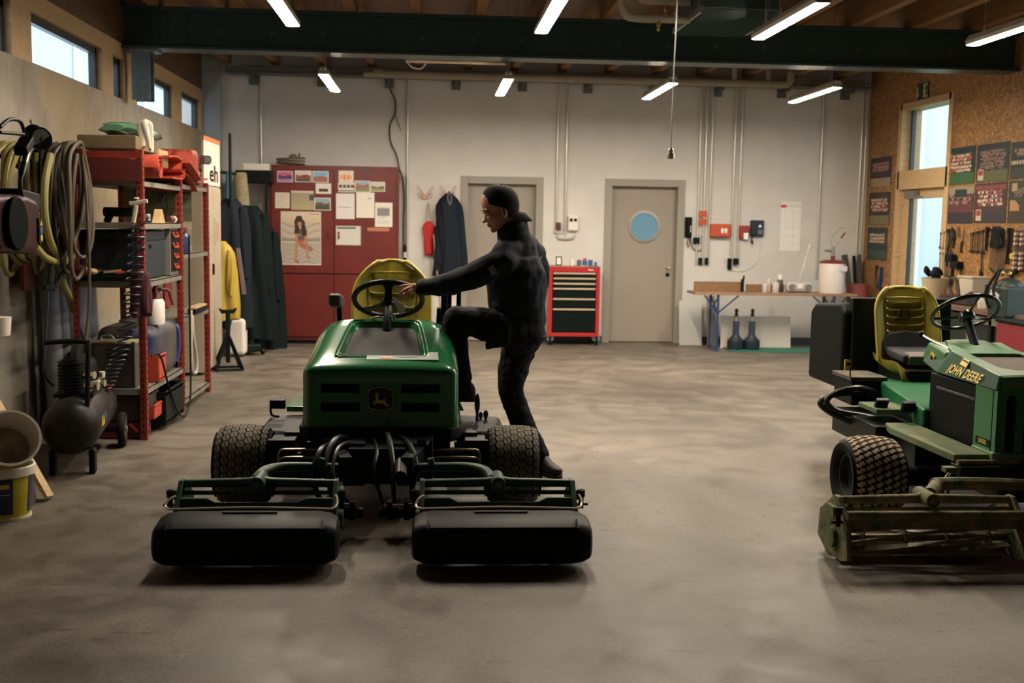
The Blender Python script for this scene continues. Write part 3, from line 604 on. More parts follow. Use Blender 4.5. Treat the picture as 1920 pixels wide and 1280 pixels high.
def steering(parent, c, R_, tilt, m, thick=0.014, spoke=(90, 205, 335), base=None, style=0):
    e = bpy.data.objects.new('steering_wheel', None); COL.objects.link(e); e.parent = parent; e.location = c; e.rotation_euler = (tilt, 0, 0)
    G().tube([(R_ * math.cos(a), R_ * math.sin(a), 0) for a in [2 * PI * k / 32 for k in range(32)]], thick, 10, closed=True, sub=0).build('rim', m, e, smooth=60)
    for d in spoke:
        a = math.radians(d); wd_ = 0.05 if style == 0 else 0.028
        g = G(); rings = []
        for k in range(5):
            q = k / 4; rr = R_ * (0.12 + 0.88 * q); ww = (0.045 - 0.02 * math.sin(q * PI) + (0.02 if style == 0 else -0.02)) * (1 if k < 4 else 1.5 if style == 0 else 1)
            cx, cy = rr * math.cos(a), rr * math.sin(a); px, py = -math.sin(a), math.cos(a); zz = -0.03 * (1 - q)
            rings.append([(cx + px * ww * .5, cy + py * ww * .5, zz + 0.008), (cx - px * ww * .5, cy - py * ww * .5, zz + 0.008), (cx - px * ww * .5, cy - py * ww * .5, zz - 0.008), (cx + px * ww * .5, cy + py * ww * .5, zz - 0.008)])
        g.loft(rings).build('spoke', m, e, bevel=0.004)
    G().lathe([(0, 0.0), (0.035, 0.0), (0.05, -0.02), (0.05, -0.045), (0.03, -0.06), (0, -0.06)], n=20).build('hub', m, e)
    return e
DEER = [(-1.3, .1), (-.9, .25), (-.75, .3), (-.7, .8), (-.95, .85), (-.9, .98), (-.6, 1.0), (-.62, 1.25), (-.95, 1.3), (-.7, 1.42), (-.78, 1.65), (-.58, 1.45), (-.5, 1.35), (-.4, 1.75), (-.32, 1.4), (-.38, 1.1), (-.15, 1.05), (-.35, .95), (-.4, .5), (-.1, .35), (.5, .4), (.6, .7), (.72, .6), (.7, .3), (.9, -.1), (1.45, -.55), (1.38, -.7), (.75, -.35), (.35, -.05), (-.1, -.1), (-.55, -.05), (-1.0, .05), (-.65, -.45), (-.72, -.5), (-1.15, -.05)]

# ---------------------------------------------------------------- front mower
M1 = thing('reel_mower', 'shiny dark green ride-on reel mower with black grass catchers in the foreground', 'mower', (-0.28, 6.45, 0))
TRD = mat('worn_tread', (0.20, 0.175, 0.135), 0.8, noise=0.4, nscale=20)
TRD2 = mat('dusty_tread', (0.46, 0.37, 0.26), 0.85, noise=0.3, nscale=25)
wheel(M1, -0.78, 0.0, 0.235, 0.31, 'hex', TRD); wheel(M1, 0.765, 0.0, 0.235, 0.31, 'hex', TRD, 1); wheel(M1, 0, 1.45, 0.22, 0.30, 'hex', TRD)
G().bb((-0.16, -0.45, 0.22), (0.16, 1.5, 0.42)).bb((-0.40, -0.05, 0.20), (0.40, 0.55, 0.40)).build('chassis', BLACKM, M1, bevel=0.01)
G().bb((-0.62, -0.09, 0.17), (-0.30, 0.09, 0.32)).bb((0.30, -0.09, 0.17), (0.62, 0.09, 0.32)).cyl((-0.68, 0, 0.235), (0.68, 0, 0.235), 0.06).build('axle', BLACKM, M1, bevel=0.01)
G().bb((-0.56, 0.02, 0.375), (0.56, 0.12, 0.42)).bb((0.48, -0.12, 0.33), (0.72, 0.05, 0.40)).bb((-0.72, -0.12, 0.33), (-0.48, 0.05, 0.40)).build('fender_support', BLACKM, M1, bevel=0.006)
def hz(y): # hood top height
    K = [(-0.11, .795), (-0.05, .838), (.2, .905), (.5, .99), (.62, 1.025), (.68, 1.0)]
    for (a, b), (c, d) in zip(K, K[1:]):
        if y <= c: return b + (d - b) * (y - a) / (c - a)
    return K[-1][1]
rings = []
for y, hb, zt, sh, ht in ((-0.115, .395, .785, .02, .37), (-0.105, .42, .805, .035, .36), (-0.085, .436, .822, .055, .345), (-0.05, .444, .838, .08, .32), (.2, .446, .905, .13, .27), (.5, .440, .99, .18, .235), (.62, .43, 1.025, .20, .21), (.665, .41, 1.02, .20, .19), (.68, .38, 1.0, .18, .17)):
    L_ = [(-hb - 0.006, y, .47), (-hb - 0.006, y, .50), (-hb, y, .52)]
    for k in range(1, 10):
        a = PI / 2 * k / 9; L_.append((-(ht + (hb - ht) * math.cos(a) ** 0.85), y, zt - sh + sh * math.sin(a) ** 0.85))
    mid = [(-ht * .5, y, zt + 0.006), (0, y, zt + 0.008), (ht * .5, y, zt + 0.006)]
    rings.append(L_ + mid + [(-p[0], p[1], p[2]) for p in L_[::-1]])
hood = G().loft(rings).build('hood', DKGREEN, M1, smooth=0)
g = G()
for s in (-1, 1):
    for z0, z1 in ((0.672, 0.722), (0.565, 0.615)):
        xs = sorted((s * 0.118, s * 0.335)); g.loft([[(xs[0] + d * 0.8, yy, z0 + d * .6), (xs[1] - d * .8, yy, z0 + d * .6), (xs[1] - d * .8, yy, z1 - d * .6), (xs[0] + d * .8, yy, z1 - d * .6)] for yy, d in ((-0.2, -0.008), (-0.112, 0.0), (-0.06, 0.012))])
cut(hood, g)
def open_pts(k, dz): # hood screen outline scaled
    out = []
    cx, cy = 0, 0.34
    for (x, y) in ((-0.245, 0.10), (-0.225, 0.06), (-0.19, 0.045), (0.19, 0.045), (0.225, 0.06), (0.245, 0.10), (0.205, 0.50), (0.185, 0.555), (0.15, 0.575), (-0.15, 0.575), (-0.185, 0.555), (-0.205, 0.50)):
        x2, y2 = cx + (x - cx) * k, cy + (y - cy) * k; out.append((x2, y2, hz(y2) + dz))
    return out
cut(hood, G().loft([open_pts(0.93, -0.03), open_pts(1.0, 0.0), open_pts(1.03, 0.05)]))
hood.data.shade_smooth(); hood.data.set_sharp_from_angle(angle=math.radians(32))
G().loft([open_pts(0.925, -0.033), open_pts(0.925, -0.026)]).build('air_screen', mat('screen_mesh', (0.014, 0.013, 0.013), 0.7, bump=0.5, bscale=500), M1)
G().tube(open_pts(1.10, 0.006), 0.005, 8, closed=True, sub=3).build('screen_rim', DKGREEN, M1); G().tube(open_pts(1.01, 0.004), 0.004, 8, closed=True, sub=3).build('screen_rim', DKGREEN, M1)
VB = mat('vent_black', (0.006, 0.012, 0.010), 0.6)
for s in (-1, 1):
    for zc in (0.697, 0.590):
        g = G()
        for k in range(3): g.box((s * 0.2265, -0.072, zc - 0.014 + 0.014 * k), (0.20, 0.012, 0.003), (0.5, 0, 0))
        g.bb((s * 0.2265 - 0.1, -0.064, zc - 0.02), (s * 0.2265 + 0.1, -0.061, zc + 0.02)); g.build('front_vent', VB, M1)
# emblem
bo_ = [(-.073 + 0.0, 0), ]
def badge(k): return [(p * k, 0.64 + q * k) for p, q in ((-.074, 0.0), (-.070, .045), (-.062, .058), (-.03, .066), (0, .068), (.03, .066), (.062, .058), (.070, .045), (.074, 0), (.070, -.045), (.062, -.058), (.03, -.066), (0, -.068), (-.03, -.066), (-.062, -.058), (-.070, -.045))]
em = G().prism(badge(1.05), -0.122, -0.113).build('emblem', VB, M1)
G().ring(badge(1.0), badge(0.94), -0.125, -0.120).build('emblem_border', YELP, em); G().prism([(p * 0.036 + 0.0, 0.618 + q * 0.036) for p, q in DEER], -0.125, -0.121).build('leaping_deer', YELP, em)
# silver strip with the dealer's oval
def strip_pt(x, y): return (x, y, hz(y) + 0.0105)
SILV = mat('silver_label', (0.42, 0.47, 0.44), 0.35)
g = G(); top = [(-0.085, -0.03), (0.33, -0.03), (0.325, 0.085), (0.27, 0.085), (0.255, 0.035), (0.22, 0.03), (-0.085, 0.03)]
g.loft([[strip_pt(x, y) for x, y in top], [(x, y, hz(y) + 0.004) for x, y in top]]); sl = g.build('silver_strip', SILV, M1)
G().loft([[(0.03 + 0.035 * math.cos(a), 0.0 + 0.022 * math.sin(a), hz(0.022 * math.sin(a)) + zz) for a in [2 * PI * k / 16 for k in range(16)]] for zz in (0.0110, 0.0122)]).build('orange_oval', mat('orange_print', (0.70, 0.20, 0.10), 0.4), sl)
lettering('commu', 0.030, mat('white_print', (0.85, 0.85, 0.8), 0.5), sl, (0.03, 0.0, hz(0) + 0.0125), (0.27, 0, 0), sx=1.1, bold=0.0006)
G().loft([[(x, y, hz(y) + zz) for x, y in ((0.11, -0.002), (0.21, -0.002), (0.21, 0.003), (0.11, 0.003))] for zz in (0.0110, 0.012)]).build('printed_line', BLACKM, sl)
rg = []
for z, k in ((0.39, 0.93), (0.41, 1.0), (0.455, 1.01), (0.475, 1.0)):
    rg.append([(p * k, q if q > 0 else q * (0.9 + 0.1 * k), z) for p, q in ((-.465, .62), (-.465, -.02), (-.445, -.10), (-.40, -.145), (-.30, -.155), (.30, -.155), (.40, -.145), (.445, -.10), (.465, -.02), (.465, .62))])
G().loft(rg).build('hood_base', BLACKP, M1, bevel=0.006)
for s in (-1, 1):
    pl = [(.44, .08), (.60, .06), (.70, .10), (.735, .20), (.735, .62), (.44, .68)]
    g = G().prism([(s * p, q) for p, q in pl], 0.335, 0.385, 'z'); rr_ = [[(s * p, q, 0.385) for p, q in pl], [(s * (p - 0.03 if p > .5 else p), q + (0.02 if q < .5 else -0.02), 0.415) for p, q in pl]]
    g.loft(rr_).build('footplate', mat('rubber_mat_grey', (0.028, 0.026, 0.024), 0.55, bump=0.2, bscale=300), M1, bevel=0.008)
    g = G().bb(((s * .58) - .14, .64, .20), ((s * .58) + .14, 1.0, .24)); g.build('rear_step', BLACKM, M1, bevel=0.005)
G().bb((-0.62, 0.60, 0.44), (0.42, 1.0, 0.475)).build('operator_deck', DKGREEN, M1, bevel=0.006)
G().prism([(0.42, 0.44), (0.50, 0.44), (0.47, 0.50), (0.42, 0.54)], 0.66, 0.80).build('deck_corner', DKGREEN, M1, bevel=0.004)
G().prism([(0.64, 0.475), (0.72, 0.475), (0.78, 0.72), (0.70, 0.95), (0.60, 1.0)], -0.13, 0.13, 'x').build('dash', BLACKP, M1, bevel=0.02)
# pedal at the left, levers at the right
g = G().tube([(-0.66, 0.55, 0.42), (-0.70, 0.5, 0.44), (-0.70, 0.48, 0.52)], 0.008, 8, sub=3); g.box((-0.655, 0.46, 0.515), (0.095, 0.03, 0.06), (0.35, 0, 0)); g.build('brake_pedal', BLACKM, M1, bevel=0.006)
g = G()
for x, y, h_, rr in ((0.575, 0.45, 0.12, 0.017), (0.63, 0.47, 0.05, 0.016), (0.60, 0.5, 0.04, 0.014)): g.tube([(x, y, 0.40), (x, y, 0.40 + h_)], rr * 0.5, 8, sub=0).ell((x, y, 0.40 + h_), (rr, rr, h_ * 0.55))
g.build('pedal_lever', BLACKM, M1)
seat(M1, 0.01, 1.40, 0.78, 1.365, 0.268, False, False)
G().bb((-0.2, 1.0, 0.45), (0.2, 1.5, 0.74)).build('seat_base', BLACKP, M1, bevel=0.03)
G().bb((-0.42, 1.2, 0.45), (0.42, 2.0, 0.80)).build('rear_body', BLACKP, M1, bevel=0.05)
for s in (-1, 1):
    g = G().bar((s * 0.33, 1.28, 0.78), (s * 0.34, 1.22, 1.06), 0.035, 0.05).box((s * 0.34, 1.05, 0.82), (0.14, 0.35, 0.12)); g.build('arm_bracket', BLACKM, M1, bevel=0.008)
G().box((-0.35, 1.12, 1.105), (0.085, 0.30, 0.085), (-0.12, 0, 0)).build('armrest', mat('armrest_vinyl', (0.03, 0.028, 0.025), 0.5), M1, bevel=0.02)
g = G().box((0.385, 1.12, 1.02), (0.07, 0.16, 0.30)); g.tube([(0.38, 1.05, 0.85), (0.385, 1.0, 1.20)], 0.009, 8, sub=0).ell((0.385, 1.0, 1.22), 0.018); g.bar((0.47, 1.15, 1.25), (0.47, 1.15, 0.95), 0.03, 0.06); g.build('control_console', BLACKP, M1, bevel=0.01)
G().bar((0.29, 1.2, 1.235), (0.49, 1.2, 1.235), 0.12, 0.025).build('console_top', mat('console_grey', (0.03, 0.04, 0.06), 0.4), M1, bevel=0.006)
steering(M1, (0.012, 0.68, 1.15), 0.215, -0.60, BLACKM, 0.018, (272, 42, 138))
G().tube([(0.012, 0.64, 1.11), (0.01, 0.56, 1.03), (0.01, 0.52, 0.96)], 0.028, 12, sub=3).build('steering_column', BLACKM, M1)
G().tube([(-0.09, 0.60, 1.032), (-0.05, 0.585, 1.045), (0.0, 0.58, 1.04), (0.05, 0.585, 1.045)], 0.007, 8).cyl((0.055, 0.58, 1.02), (0.055, 0.58, 1.06), 0.006).build('hood_latch', CHROME, M1)
pp = G().loft([[(0.035, 0.60, 1.17), (0.05, 0.60, 1.17), (0.13, 0.60, 1.10), (0.09, 0.60, 1.055)], [(0.035, 0.602, 1.17), (0.05, 0.602, 1.17), (0.13, 0.602, 1.10), (0.09, 0.602, 1.055)]]).build('paper_slip', mat('paper_white', (0.70, 0.72, 0.78), 0.6), M1)
# cutting units, lift arms, hydraulics
for s in (-1, 1):
    reel_unit(M1, 0.63 if s > 0 else -0.575, -0.80, GREENB, BLACKM, True, s, hw=0.385)
    G().tube([(s * 0.16, -0.55, 0.335), (s * 0.46, -0.57, 0.345), (s * 0.57, -0.66, 0.345), (s * 0.60, -0.80, 0.33)], 0.026, 12, sub=5).cyl((s * 0.30, -0.56, 0.34), (s * 0.285, -0.56, 0.39), 0.018, n=8).build('lift_arm', GREENB, M1)
    G().bar((s * 0.16, -0.60, 0.34), (s * 0.22, -0.30, 0.34), 0.07, 0.13).bb((s * 0.13 - 0.06, -0.4, 0.2), (s * 0.13 + 0.06, -0.1, 0.44)).build('arm_yoke', BLACKM, M1, bevel=0.008)
    for k in range(2): G().tube([(s * 0.25, -0.16, 0.355 - 0.045 * k), (s * 0.5, -0.16, 0.355 - 0.045 * k), (s * 0.56, -0.16, 0.345 - 0.045 * k), (s * 0.57, -0.16, 0.28)], 0.007, 8, sub=4).build('steel_line', mat('line_steel', (0.50, 0.42, 0.30), 0.3, 0.8), M1)
hs = [[(-0.17, -0.25, 0.44), (-0.23, -0.40, 0.46), (-0.27, -0.55, 0.36), (-0.22, -0.66, 0.2), (-0.18, -0.72, 0.11)], [(-0.10, -0.25, 0.42), (-0.20, -0.50, 0.44), (-0.22, -0.66, 0.33), (-0.15, -0.70, 0.2), (-0.10, -0.6, 0.12)],
      [(0.03, -0.2, 0.45), (0.06, -0.42, 0.47), (0.09, -0.60, 0.34), (0.10, -0.68, 0.2), (0.11, -0.72, 0.1)], [(0.10, -0.2, 0.44), (0.17, -0.42, 0.44), (0.21, -0.56, 0.34), (0.19, -0.62, 0.22), (0.22, -0.68, 0.14)], [(-0.04, -0.2, 0.44), (0.0, -0.5, 0.42), (-0.01, -0.62, 0.32), (0.04, -0.62, 0.16)], [(-0.24, -0.25, 0.40), (-0.30, -0.48, 0.42), (-0.33, -0.6, 0.3), (-0.28, -0.65, 0.16)]]
for k, p in enumerate(hs): G().tube(p, 0.016 if k % 3 != 1 else 0.010, 10, sub=7).build('hydraulic_hose', HOSE, M1)
G().cyl((0.13, -0.55, 0.36), (0.13, -0.70, 0.32), 0.035).cyl((0.13, -0.68, 0.325), (0.13, -0.71, 0.317), 0.022).build('lift_cylinder', BLACKM, M1)
for s, c in ((-1, -0.16), (1, 0.12)):
    g = G().cyl((c - 0.07, -0.72, 0.17), (c + 0.07, -0.72, 0.17), 0.012)
    g.build('cross_pin', mat('copper_tone', (0.35, 0.20, 0.13), 0.4, 0.8), M1); G().box((c - 0.045, -0.70, 0.15), (0.03, 0.09, 0.10)).box((c + 0.045, -0.70, 0.15), (0.03, 0.09, 0.10)).cyl((c - 0.1, -0.66, 0.12), (c + 0.1, -0.66, 0.12), 0.03).build('reel_motor', BLACKM, M1, bevel=0.006)
for q in (-0.235, 0.235): G().box((q, -0.1, 0.32), (0.13, 0.4, 0.24)).build('engine_side', BLACKM, M1, bevel=0.01)
g = G()
for x, z in ((-0.27, 0.43), (-0.22, 0.44), (0.05, 0.445), (0.20, 0.43), (0.27, 0.43), (0.10, 0.28), (-0.05, 0.2), (0.02, 0.31)): g.cyl((x, -0.36, z), (x, -0.30, z), 0.009, n=6)
g.build('bolt', CHROME, M1)

# ---------------------------------------------------------------- second mower
M2 = thing('reel_mower', 'older dusty green ride-on reel mower with bare blades and yellow lettering at right', 'mower', (3.33, 6.15, 0))
wheel(M2, -0.815, 0, 0.235, 0.31, 'wave', TRD2); wheel(M2, 0.815, 0, 0.235, 0.31, 'wave', TRD2, 1); wheel(M2, 0, 1.35, 0.22, 0.28, 'wave', TRD2)
g = G().loft([[(x, y, z) for x, z in ((-lo, lz), (-ri, rz), (-ri * .5, rz + 0.006), (ri * .5, rz + 0.006), (ri, rz), (lo, lz))] for y, lo, lz, ri, rz in ((-.50, .325, .805, .315, .872), (-.48, .34, .80, .33, .883), (.30, .31, .795, .215, .925), (.58, .27, .83, .13, .962), (.60, .25, .84, .12, .955))])
h2 = g.build('hood', FADGREEN, M2, smooth=0)
def hz2(y): return 0.889 + (y + 0.48) * (0.042 / 0.78) if y < .3 else 0.931 + (y - .3) * .13
O2 = [(-.165, -.36), (.165, -.36), (.215, -.26), (.16, .20), (-.16, .20), (-.215, -.26)]
cut(h2, G().loft([[(x * .97, y * .97, hz2(y) - .025) for x, y in O2], [(x, y, hz2(y) + .03) for x, y in O2]]))
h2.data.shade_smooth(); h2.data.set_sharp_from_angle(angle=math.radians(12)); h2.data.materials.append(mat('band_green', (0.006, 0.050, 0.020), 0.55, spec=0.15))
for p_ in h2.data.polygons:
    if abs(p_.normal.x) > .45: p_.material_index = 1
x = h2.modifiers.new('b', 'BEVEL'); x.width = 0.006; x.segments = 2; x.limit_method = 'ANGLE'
G().loft([[(x * .99, y * .99, hz2(y) - .027) for x, y in O2], [(x * .99, y * .99, hz2(y) - .021) for x, y in O2]]).build('air_screen', mat('dusty_screen', (0.14, 0.11, 0.085), 0.8, bump=0.5, bscale=400), M2)
gr = G().bb((-.33, -.48, .46), (.33, -.43, .81)).bb((-.33, -.44, .46), (-.305, -.24, .81)).bb((.305, -.44, .46), (.33, -.24, .81)).build('front_grille', mat('grille_green', (0.015, 0.17, 0.06), 0.35, coat=0.3), M2, smooth=0)
g = G()
for k in range(6):
    xc = -.25 + k * .10; g.loft([[(xc + (p) * .5, yy, .62 + q) for p, q in [(0.028 * math.cos(a) * 2, 0.03 * math.sin(a) + (.13 if math.sin(a) > 0 else -.13)) for a in [2 * PI * (i + .5) / 12 for i in range(12)]]] for yy in (-.55, -.40)])
cut(gr, g); gr.data.shade_smooth(); gr.data.set_sharp_from_angle(angle=math.radians(30))
G().bb((-.30, -.42, .47), (.30, -.40, .80)).build('radiator', VB, M2)
lettering('DIESEL', .032, YELP, M2, (-.332, -.35, .505), (PI / 2, 0, -PI / 2), bold=.0006); G().bb((-.3315, -.43, .485), (-.330, -.27, .525)).build('label_plate', BLACKP, M2, smooth=0)
G().bb((-.35, -.50, .43), (.35, -.26, .47)).build('grille_sill', FADGREEN, M2, bevel=0.006)
G().bb((-.30, -.25, .42), (.30, .40, .79)).build('side_panel', mat('black_side_panel', (0.004, 0.007, 0.006), 0.5, spec=.12), M2, bevel=0.015)
G().bb((-.305, -.18, .70), (-.296, .30, .715)).build('panel_crease', mat('crease_grey', (0.05, 0.045, 0.04), 0.5), M2, bevel=0.003)
# lettering on the slanted side band
import mathutils
p0 = Vector((-.31, .30, .795)); p1 = Vector((-.34, -.48, .80)); p2 = Vector((-.33, -.48, .883)); p3 = Vector((-.215, .30, .925))
def band(u, v, off=0.002):   # u: 0 rear -> 1 front, v: 0 low -> 1 high
    a = p0.lerp(p1, u); b = p3.lerp(p2, u); n_ = ((p1 - p0).cross(p3 - p0)).normalized(); n_ = n_ if n_.x < 0 else -n_
    return a.lerp(b, v) + n_ * off
def band_mat(u, v):
    ex = (band(u + .01, v) - band(u - .01, v)).normalized(); ey = (band(u, min(v + .05, 1)) - band(u, v - .05)).normalized(); ez = ex.cross(ey).normalized(); ey = ez.cross(ex)
    return Matrix((ex, ey, ez)).transposed().to_4x4()
lt = lettering('JOHN DEERE', 0.078, YELP, M2, (0, 0, 0), (0, 0, 0), shear=0.20, bold=0.0013, sx=0.88, space=1.08)
mm = band_mat(0.44, 0.33); mm.translation = band(0.44, 0.33, 0.003); lt.matrix_local = mm @ Matrix.Diagonal((0.96, 1, 1, 1))
g = G(); g.add([band(u, v, 0.003) for u, v in ((.28, .66), (.42, .62), (.42, .98), (.28, .98))] , [(0, 1, 2, 3)]); lb = g.build('yellow_label', YELP, M2, smooth=0)
G().add([band(u, v, 0.004) for u, v in ((.29, .84), (.41, .82), (.41, .90), (.29, .92))], [(0, 1, 2, 3)]).build('label_print', BLACKM, lb, smooth=0)
# dash side and its plate
G().prism([(.32, .78), (.62, .80), (.66, .86), (.58, .955), (.34, .915)], -.24, .24, 'x').build('dash', FADGREEN, M2, bevel=0.02)
g = G().box((-.245, .50, .86), (.006, .05, .06), (0.5, 0, 0)); pl = g.build('dash_label', YELP, M2); G().box((-.249, .50, .86), (.004, .03, .03), (0.5, 0, 0)).build('label_print', BLACKM, pl)
steering(M2, (0.0, 0.60, 1.135), 0.20, -0.62, mat('gloss_black', (0.006, 0.008, 0.009), 0.18), 0.013, (270, 25, 155), style=1)
G().tube([(0, .57, 1.09), (0, .50, 1.0), (0, .45, .94)], 0.025, 12, sub=3).build('steering_column', BLACKP, M2)
G().tube([(-.18, .42, .93), (-.22, .56, .96), (-.25, .66, .99)], 0.008, 8).build('throttle_rod', CHROME, M2); G().ell((-.25, .66, .99), .022).build('throttle_knob', BLACKP, M2)
seat(M2, -0.02, 1.42, 0.74, 1.235, 0.225, True, True, 0.38, 3.2)
G().bb((-.18, 1.0, .55), (.18, 1.5, .72)).build('seat_base', BLACKP, M2, bevel=.02)
g = G().prism([(0.38, .44), (1.75, .44), (1.75, .60), (1.0, .64), (.38, .56)], -.34, .34, 'x'); g.build('main_body', mat('body_green', (0.012, 0.14, 0.05), 0.4, noise=0.3), M2, bevel=0.02)
G().prism([(1.55, .50), (2.25, .50), (2.25, 1.02), (2.15, 1.08), (1.62, 1.12), (1.55, 1.06)], -.42, .30, 'x').build('rear_cover', mat('black_cover', (0.003, 0.005, 0.005), 0.55, spec=.12), M2, bevel=0.03)
G().prism([(1.50, .50), (1.62, .50), (1.62, 1.16), (1.54, 1.16)], -.36, .36, 'x').build('radiator_shroud', BLACKP, M2, bevel=.01)
lb = G().bb((-.40, 1.535, .56), (-.28, 1.548, .72)); lb = lb.build('warning_label', YELP, M2, smooth=0); G().bb((-.39, 1.53, .68), (-.29, 1.537, .70)).bb((-.385, 1.53, .60), (-.34, 1.537, .615)).build('label_print', BLACKM, lb, smooth=0)
bt = G().bb((-.53, 1.05, .47), (-.30, 1.38, .64)).build('battery_box', BLACKP, M2, bevel=.01)
G().bb((-.545, 1.04, .635), (-.29, 1.39, .665)).build('box_lid', mat('dusty_lid', (0.10, 0.08, 0.05), 0.8, col2=(0.03, 0.03, 0.025)), bt, bevel=.006)
lettering('%', 0.07, mat('chalk_grey', (0.35, 0.35, 0.33), 0.7), bt, (-.42, 1.048, .56), (PI / 2, 0, 0))
G().tube([(-.54, 1.06, .66), (-.55, 1.04, .70), (-.55, 1.03, .74)], .005, 6).build('wire_tail', BLACKP, M2)
G().tube([(-.34, 1.05, .55), (-.50, .98, .60), (-.66, .95, .58), (-.74, .93, .52), (-.68, .90, .46), (-.50, .86, .43), (-.36, .80, .40)], .020, 10, sub=7).build('hydraulic_hose', HOSE, M2)
G().tube([(-.34, 1.12, .52), (-.56, 1.0, .565), (-.71, .98, .545), (-.77, .95, .49), (-.62, .88, .40), (-.40, .82, .36)], .020, 10, sub=7).build('hydraulic_hose', HOSE, M2)
G().tube([(-.72, .95, .50), (-.6, .9, .38), (-.45, .85, .33)], .012, 8).build('pipe_guard', BLACKM, M2)
G().bb((-.60, .45, .28), (-.34, 1.2, .44)).bb((-.50, .1, .25), (-.30, .6, .42)).build('hydraulic_block', BLACKM, M2, bevel=.01)
PLAT = mat('dusty_platform', (0.16, 0.15, 0.07), 0.75, col2=(0.05, 0.12, 0.05), nscale=7)
for s in (-1, 1): G().prism([(s * .34, -.46), (s * .34, .50), (s * .52, .50), (s * .56, .34), (s * .545, -.36), (s * .54, -.46)], .415, .455, 'z').build('footplate', PLAT, M2, bevel=.005)
G().bb((-.56, .55, .50), (-.32, .85, .53)).build('side_shelf', PLAT, M2, bevel=.004)
for x, y in ((-.50, .62), (-.38, .50)): G().box((x, y, .555), (.08, .03, .07), (.5, 0, 0)).build('foot_pedal', BLACKM, M2, bevel=.005)
G().bb((-.55, -.56, .35), (.55, -.44, .41)).build('front_bumper', BLACKM, M2, bevel=.006)
G().bb((-.30, -.50, .20), (.30, .5, .43)).bb((-.16, .4, .2), (.16, 1.6, .44)).build('chassis', BLACKM, M2, bevel=.01)
G().cyl((-.7, 0, .235), (.7, 0, .235), .06).build('axle', BLACKM, M2)
for k in range(3): G().tube([(-.50, -.40, .38), (-.56 - .02 * k, -.48, .32), (-.58 - .03 * k, -.50, .24), (-.50, -.45, .19)], .007, 6).build('hydraulic_hose', HOSE, M2)
for s in (-1, 1):
    reel_unit(M2, s * 0.88, -0.86, GRIME, mat('dirty_blade_steel', (0.26, 0.21, 0.12), 0.5, 0.3, noise=0.7, nscale=10), False, s, hw=0.44)
    G().tube([(s * .10, -.62, .325), (s * .60, -.64, .34), (s * .74, -.66, .335)], [.030, .034, .038], 10, sub=3).cyl((s * .72, -.66, .335), (s * .84, -.84, .33), .036, n=14).build('lift_arm', GRIME, M2)
    G().cyl((s * .2, -.5, .42), (s * .55, -.52, .425), .015).box((s * .66, -.66, .42), (.06, .05, .025)).build('lift_cylinder', GRIME, M2)

# ================================================================ the person stepping onto the mower
def blob(g, pts, radii, n=14, k=5):
    """tapered limb through pts: overlapping lofted sections, closed with round ends"""
    P = catmull(pts, k); m = len(P)
    rr = []
    for i in range(m):
        t = i / (m - 1) * (len(radii) - 1); a = int(min(t, len(radii) - 2)); f = t - a; f = f * f * (3 - 2 * f)
        r0, r1 = radii[a], radii[a + 1]
        r0 = r0 if hasattr(r0, '__len__') else (r0, r0); r1 = r1 if hasattr(r1, '__len__') else (r1, r1)
        rr.append((r0[0] + (r1[0] - r0[0]) * f, r0[1] + (r1[1] - r0[1]) * f))
    rings = []; prev = None
    for i, p in enumerate(P):
        d = (P[min(i + 1, m - 1)] - P[max(i - 1, 0)]).normalized()
        if prev is None: sd = Vector((0, 1, 0)).cross(d) if abs(d.y) < .9 else Vector((1, 0, 0)); sd = (Vector((0, 1, 0)) - d * d.y).normalized() if abs(d.y) < .9 else Vector((1, 0, 0))
        else: sd = (prev - d * prev.dot(d)).normalized()
        prev = sd; u = sd.cross(d)
        rings.append([p + sd * (math.cos(a) * rr[i][1]) + u * (math.sin(a) * rr[i][0]) for a in [2 * PI * q / n for q in range(n)]])
    g.loft(rings); g.ell(P[0], min(rr[0]) * .98, 12, 8); g.ell(P[-1], min(rr[-1]) * .98, 12, 8); return g
def skin_of(g, name, m, parent, vox, smooth_it=4, wrinkle=0.0, wscale=0.12, smooth_f=0.5, strech=None):
    o = g.build(name, m, parent); x = o.modifiers.new('r', 'REMESH'); x.mode = 'VOXEL'; x.voxel_size = vox; x.use_smooth_shade = True
    if smooth_it: x = o.modifiers.new('s', 'SMOOTH'); x.iterations = smooth_it; x.factor = smooth_f
    if wrinkle:
        for q, (st, sc_) in enumerate(((wrinkle, wscale), (wrinkle * .22, wscale * .4))):
            tx = bpy.data.textures.new('folds', 'CLOUDS'); tx.noise_scale = sc_; tx.noise_depth = 1
            x = o.modifiers.new('d', 'DISPLACE'); x.texture = tx; x.strength = st; x.mid_level = 0.5; x.texture_coords = 'LOCAL'
    return baked(o)
PER = thing('person', 'person in dark work jacket and backwards cap, one foot raised, gripping mower steering wheel', 'person', (0.62, 7.22, 0))
def L(*p): return (p[0] - 0.62, p[1] - 7.22, p[2])
# joints (world)
pel = (.62, 7.17, .99); chest = (.555, 7.13, 1.33); neck = (.505, 7.08, 1.545)
shL = (.455, 6.95, 1.43); shR = (.665, 7.27, 1.42)
elL = (.225, 6.90, 1.300); wrL = (-.065, 6.985, 1.235)
hipL = (.535, 7.08, .955); knL = (.165, 7.02, 1.01); anL = (.215, 7.04, .635)
hipR = (.60, 7.22, .94); knR = (.525, 7.22, .545); anR = (.735, 7.27, .13)
# head frame: face looks towards -X and down
HC = Vector(L(.418, 7.055, 1.738)); HM = Matrix.Translation(HC) @ Euler((0.0, math.radians(-22), math.radians(8))).to_matrix().to_4x4() @ Matrix.Scale(1.12, 4)
CM_ = HM @ Matrix.Translation((0.002, 0, -0.002)) @ Matrix.Rotation(math.radians(22), 4, 'Y')
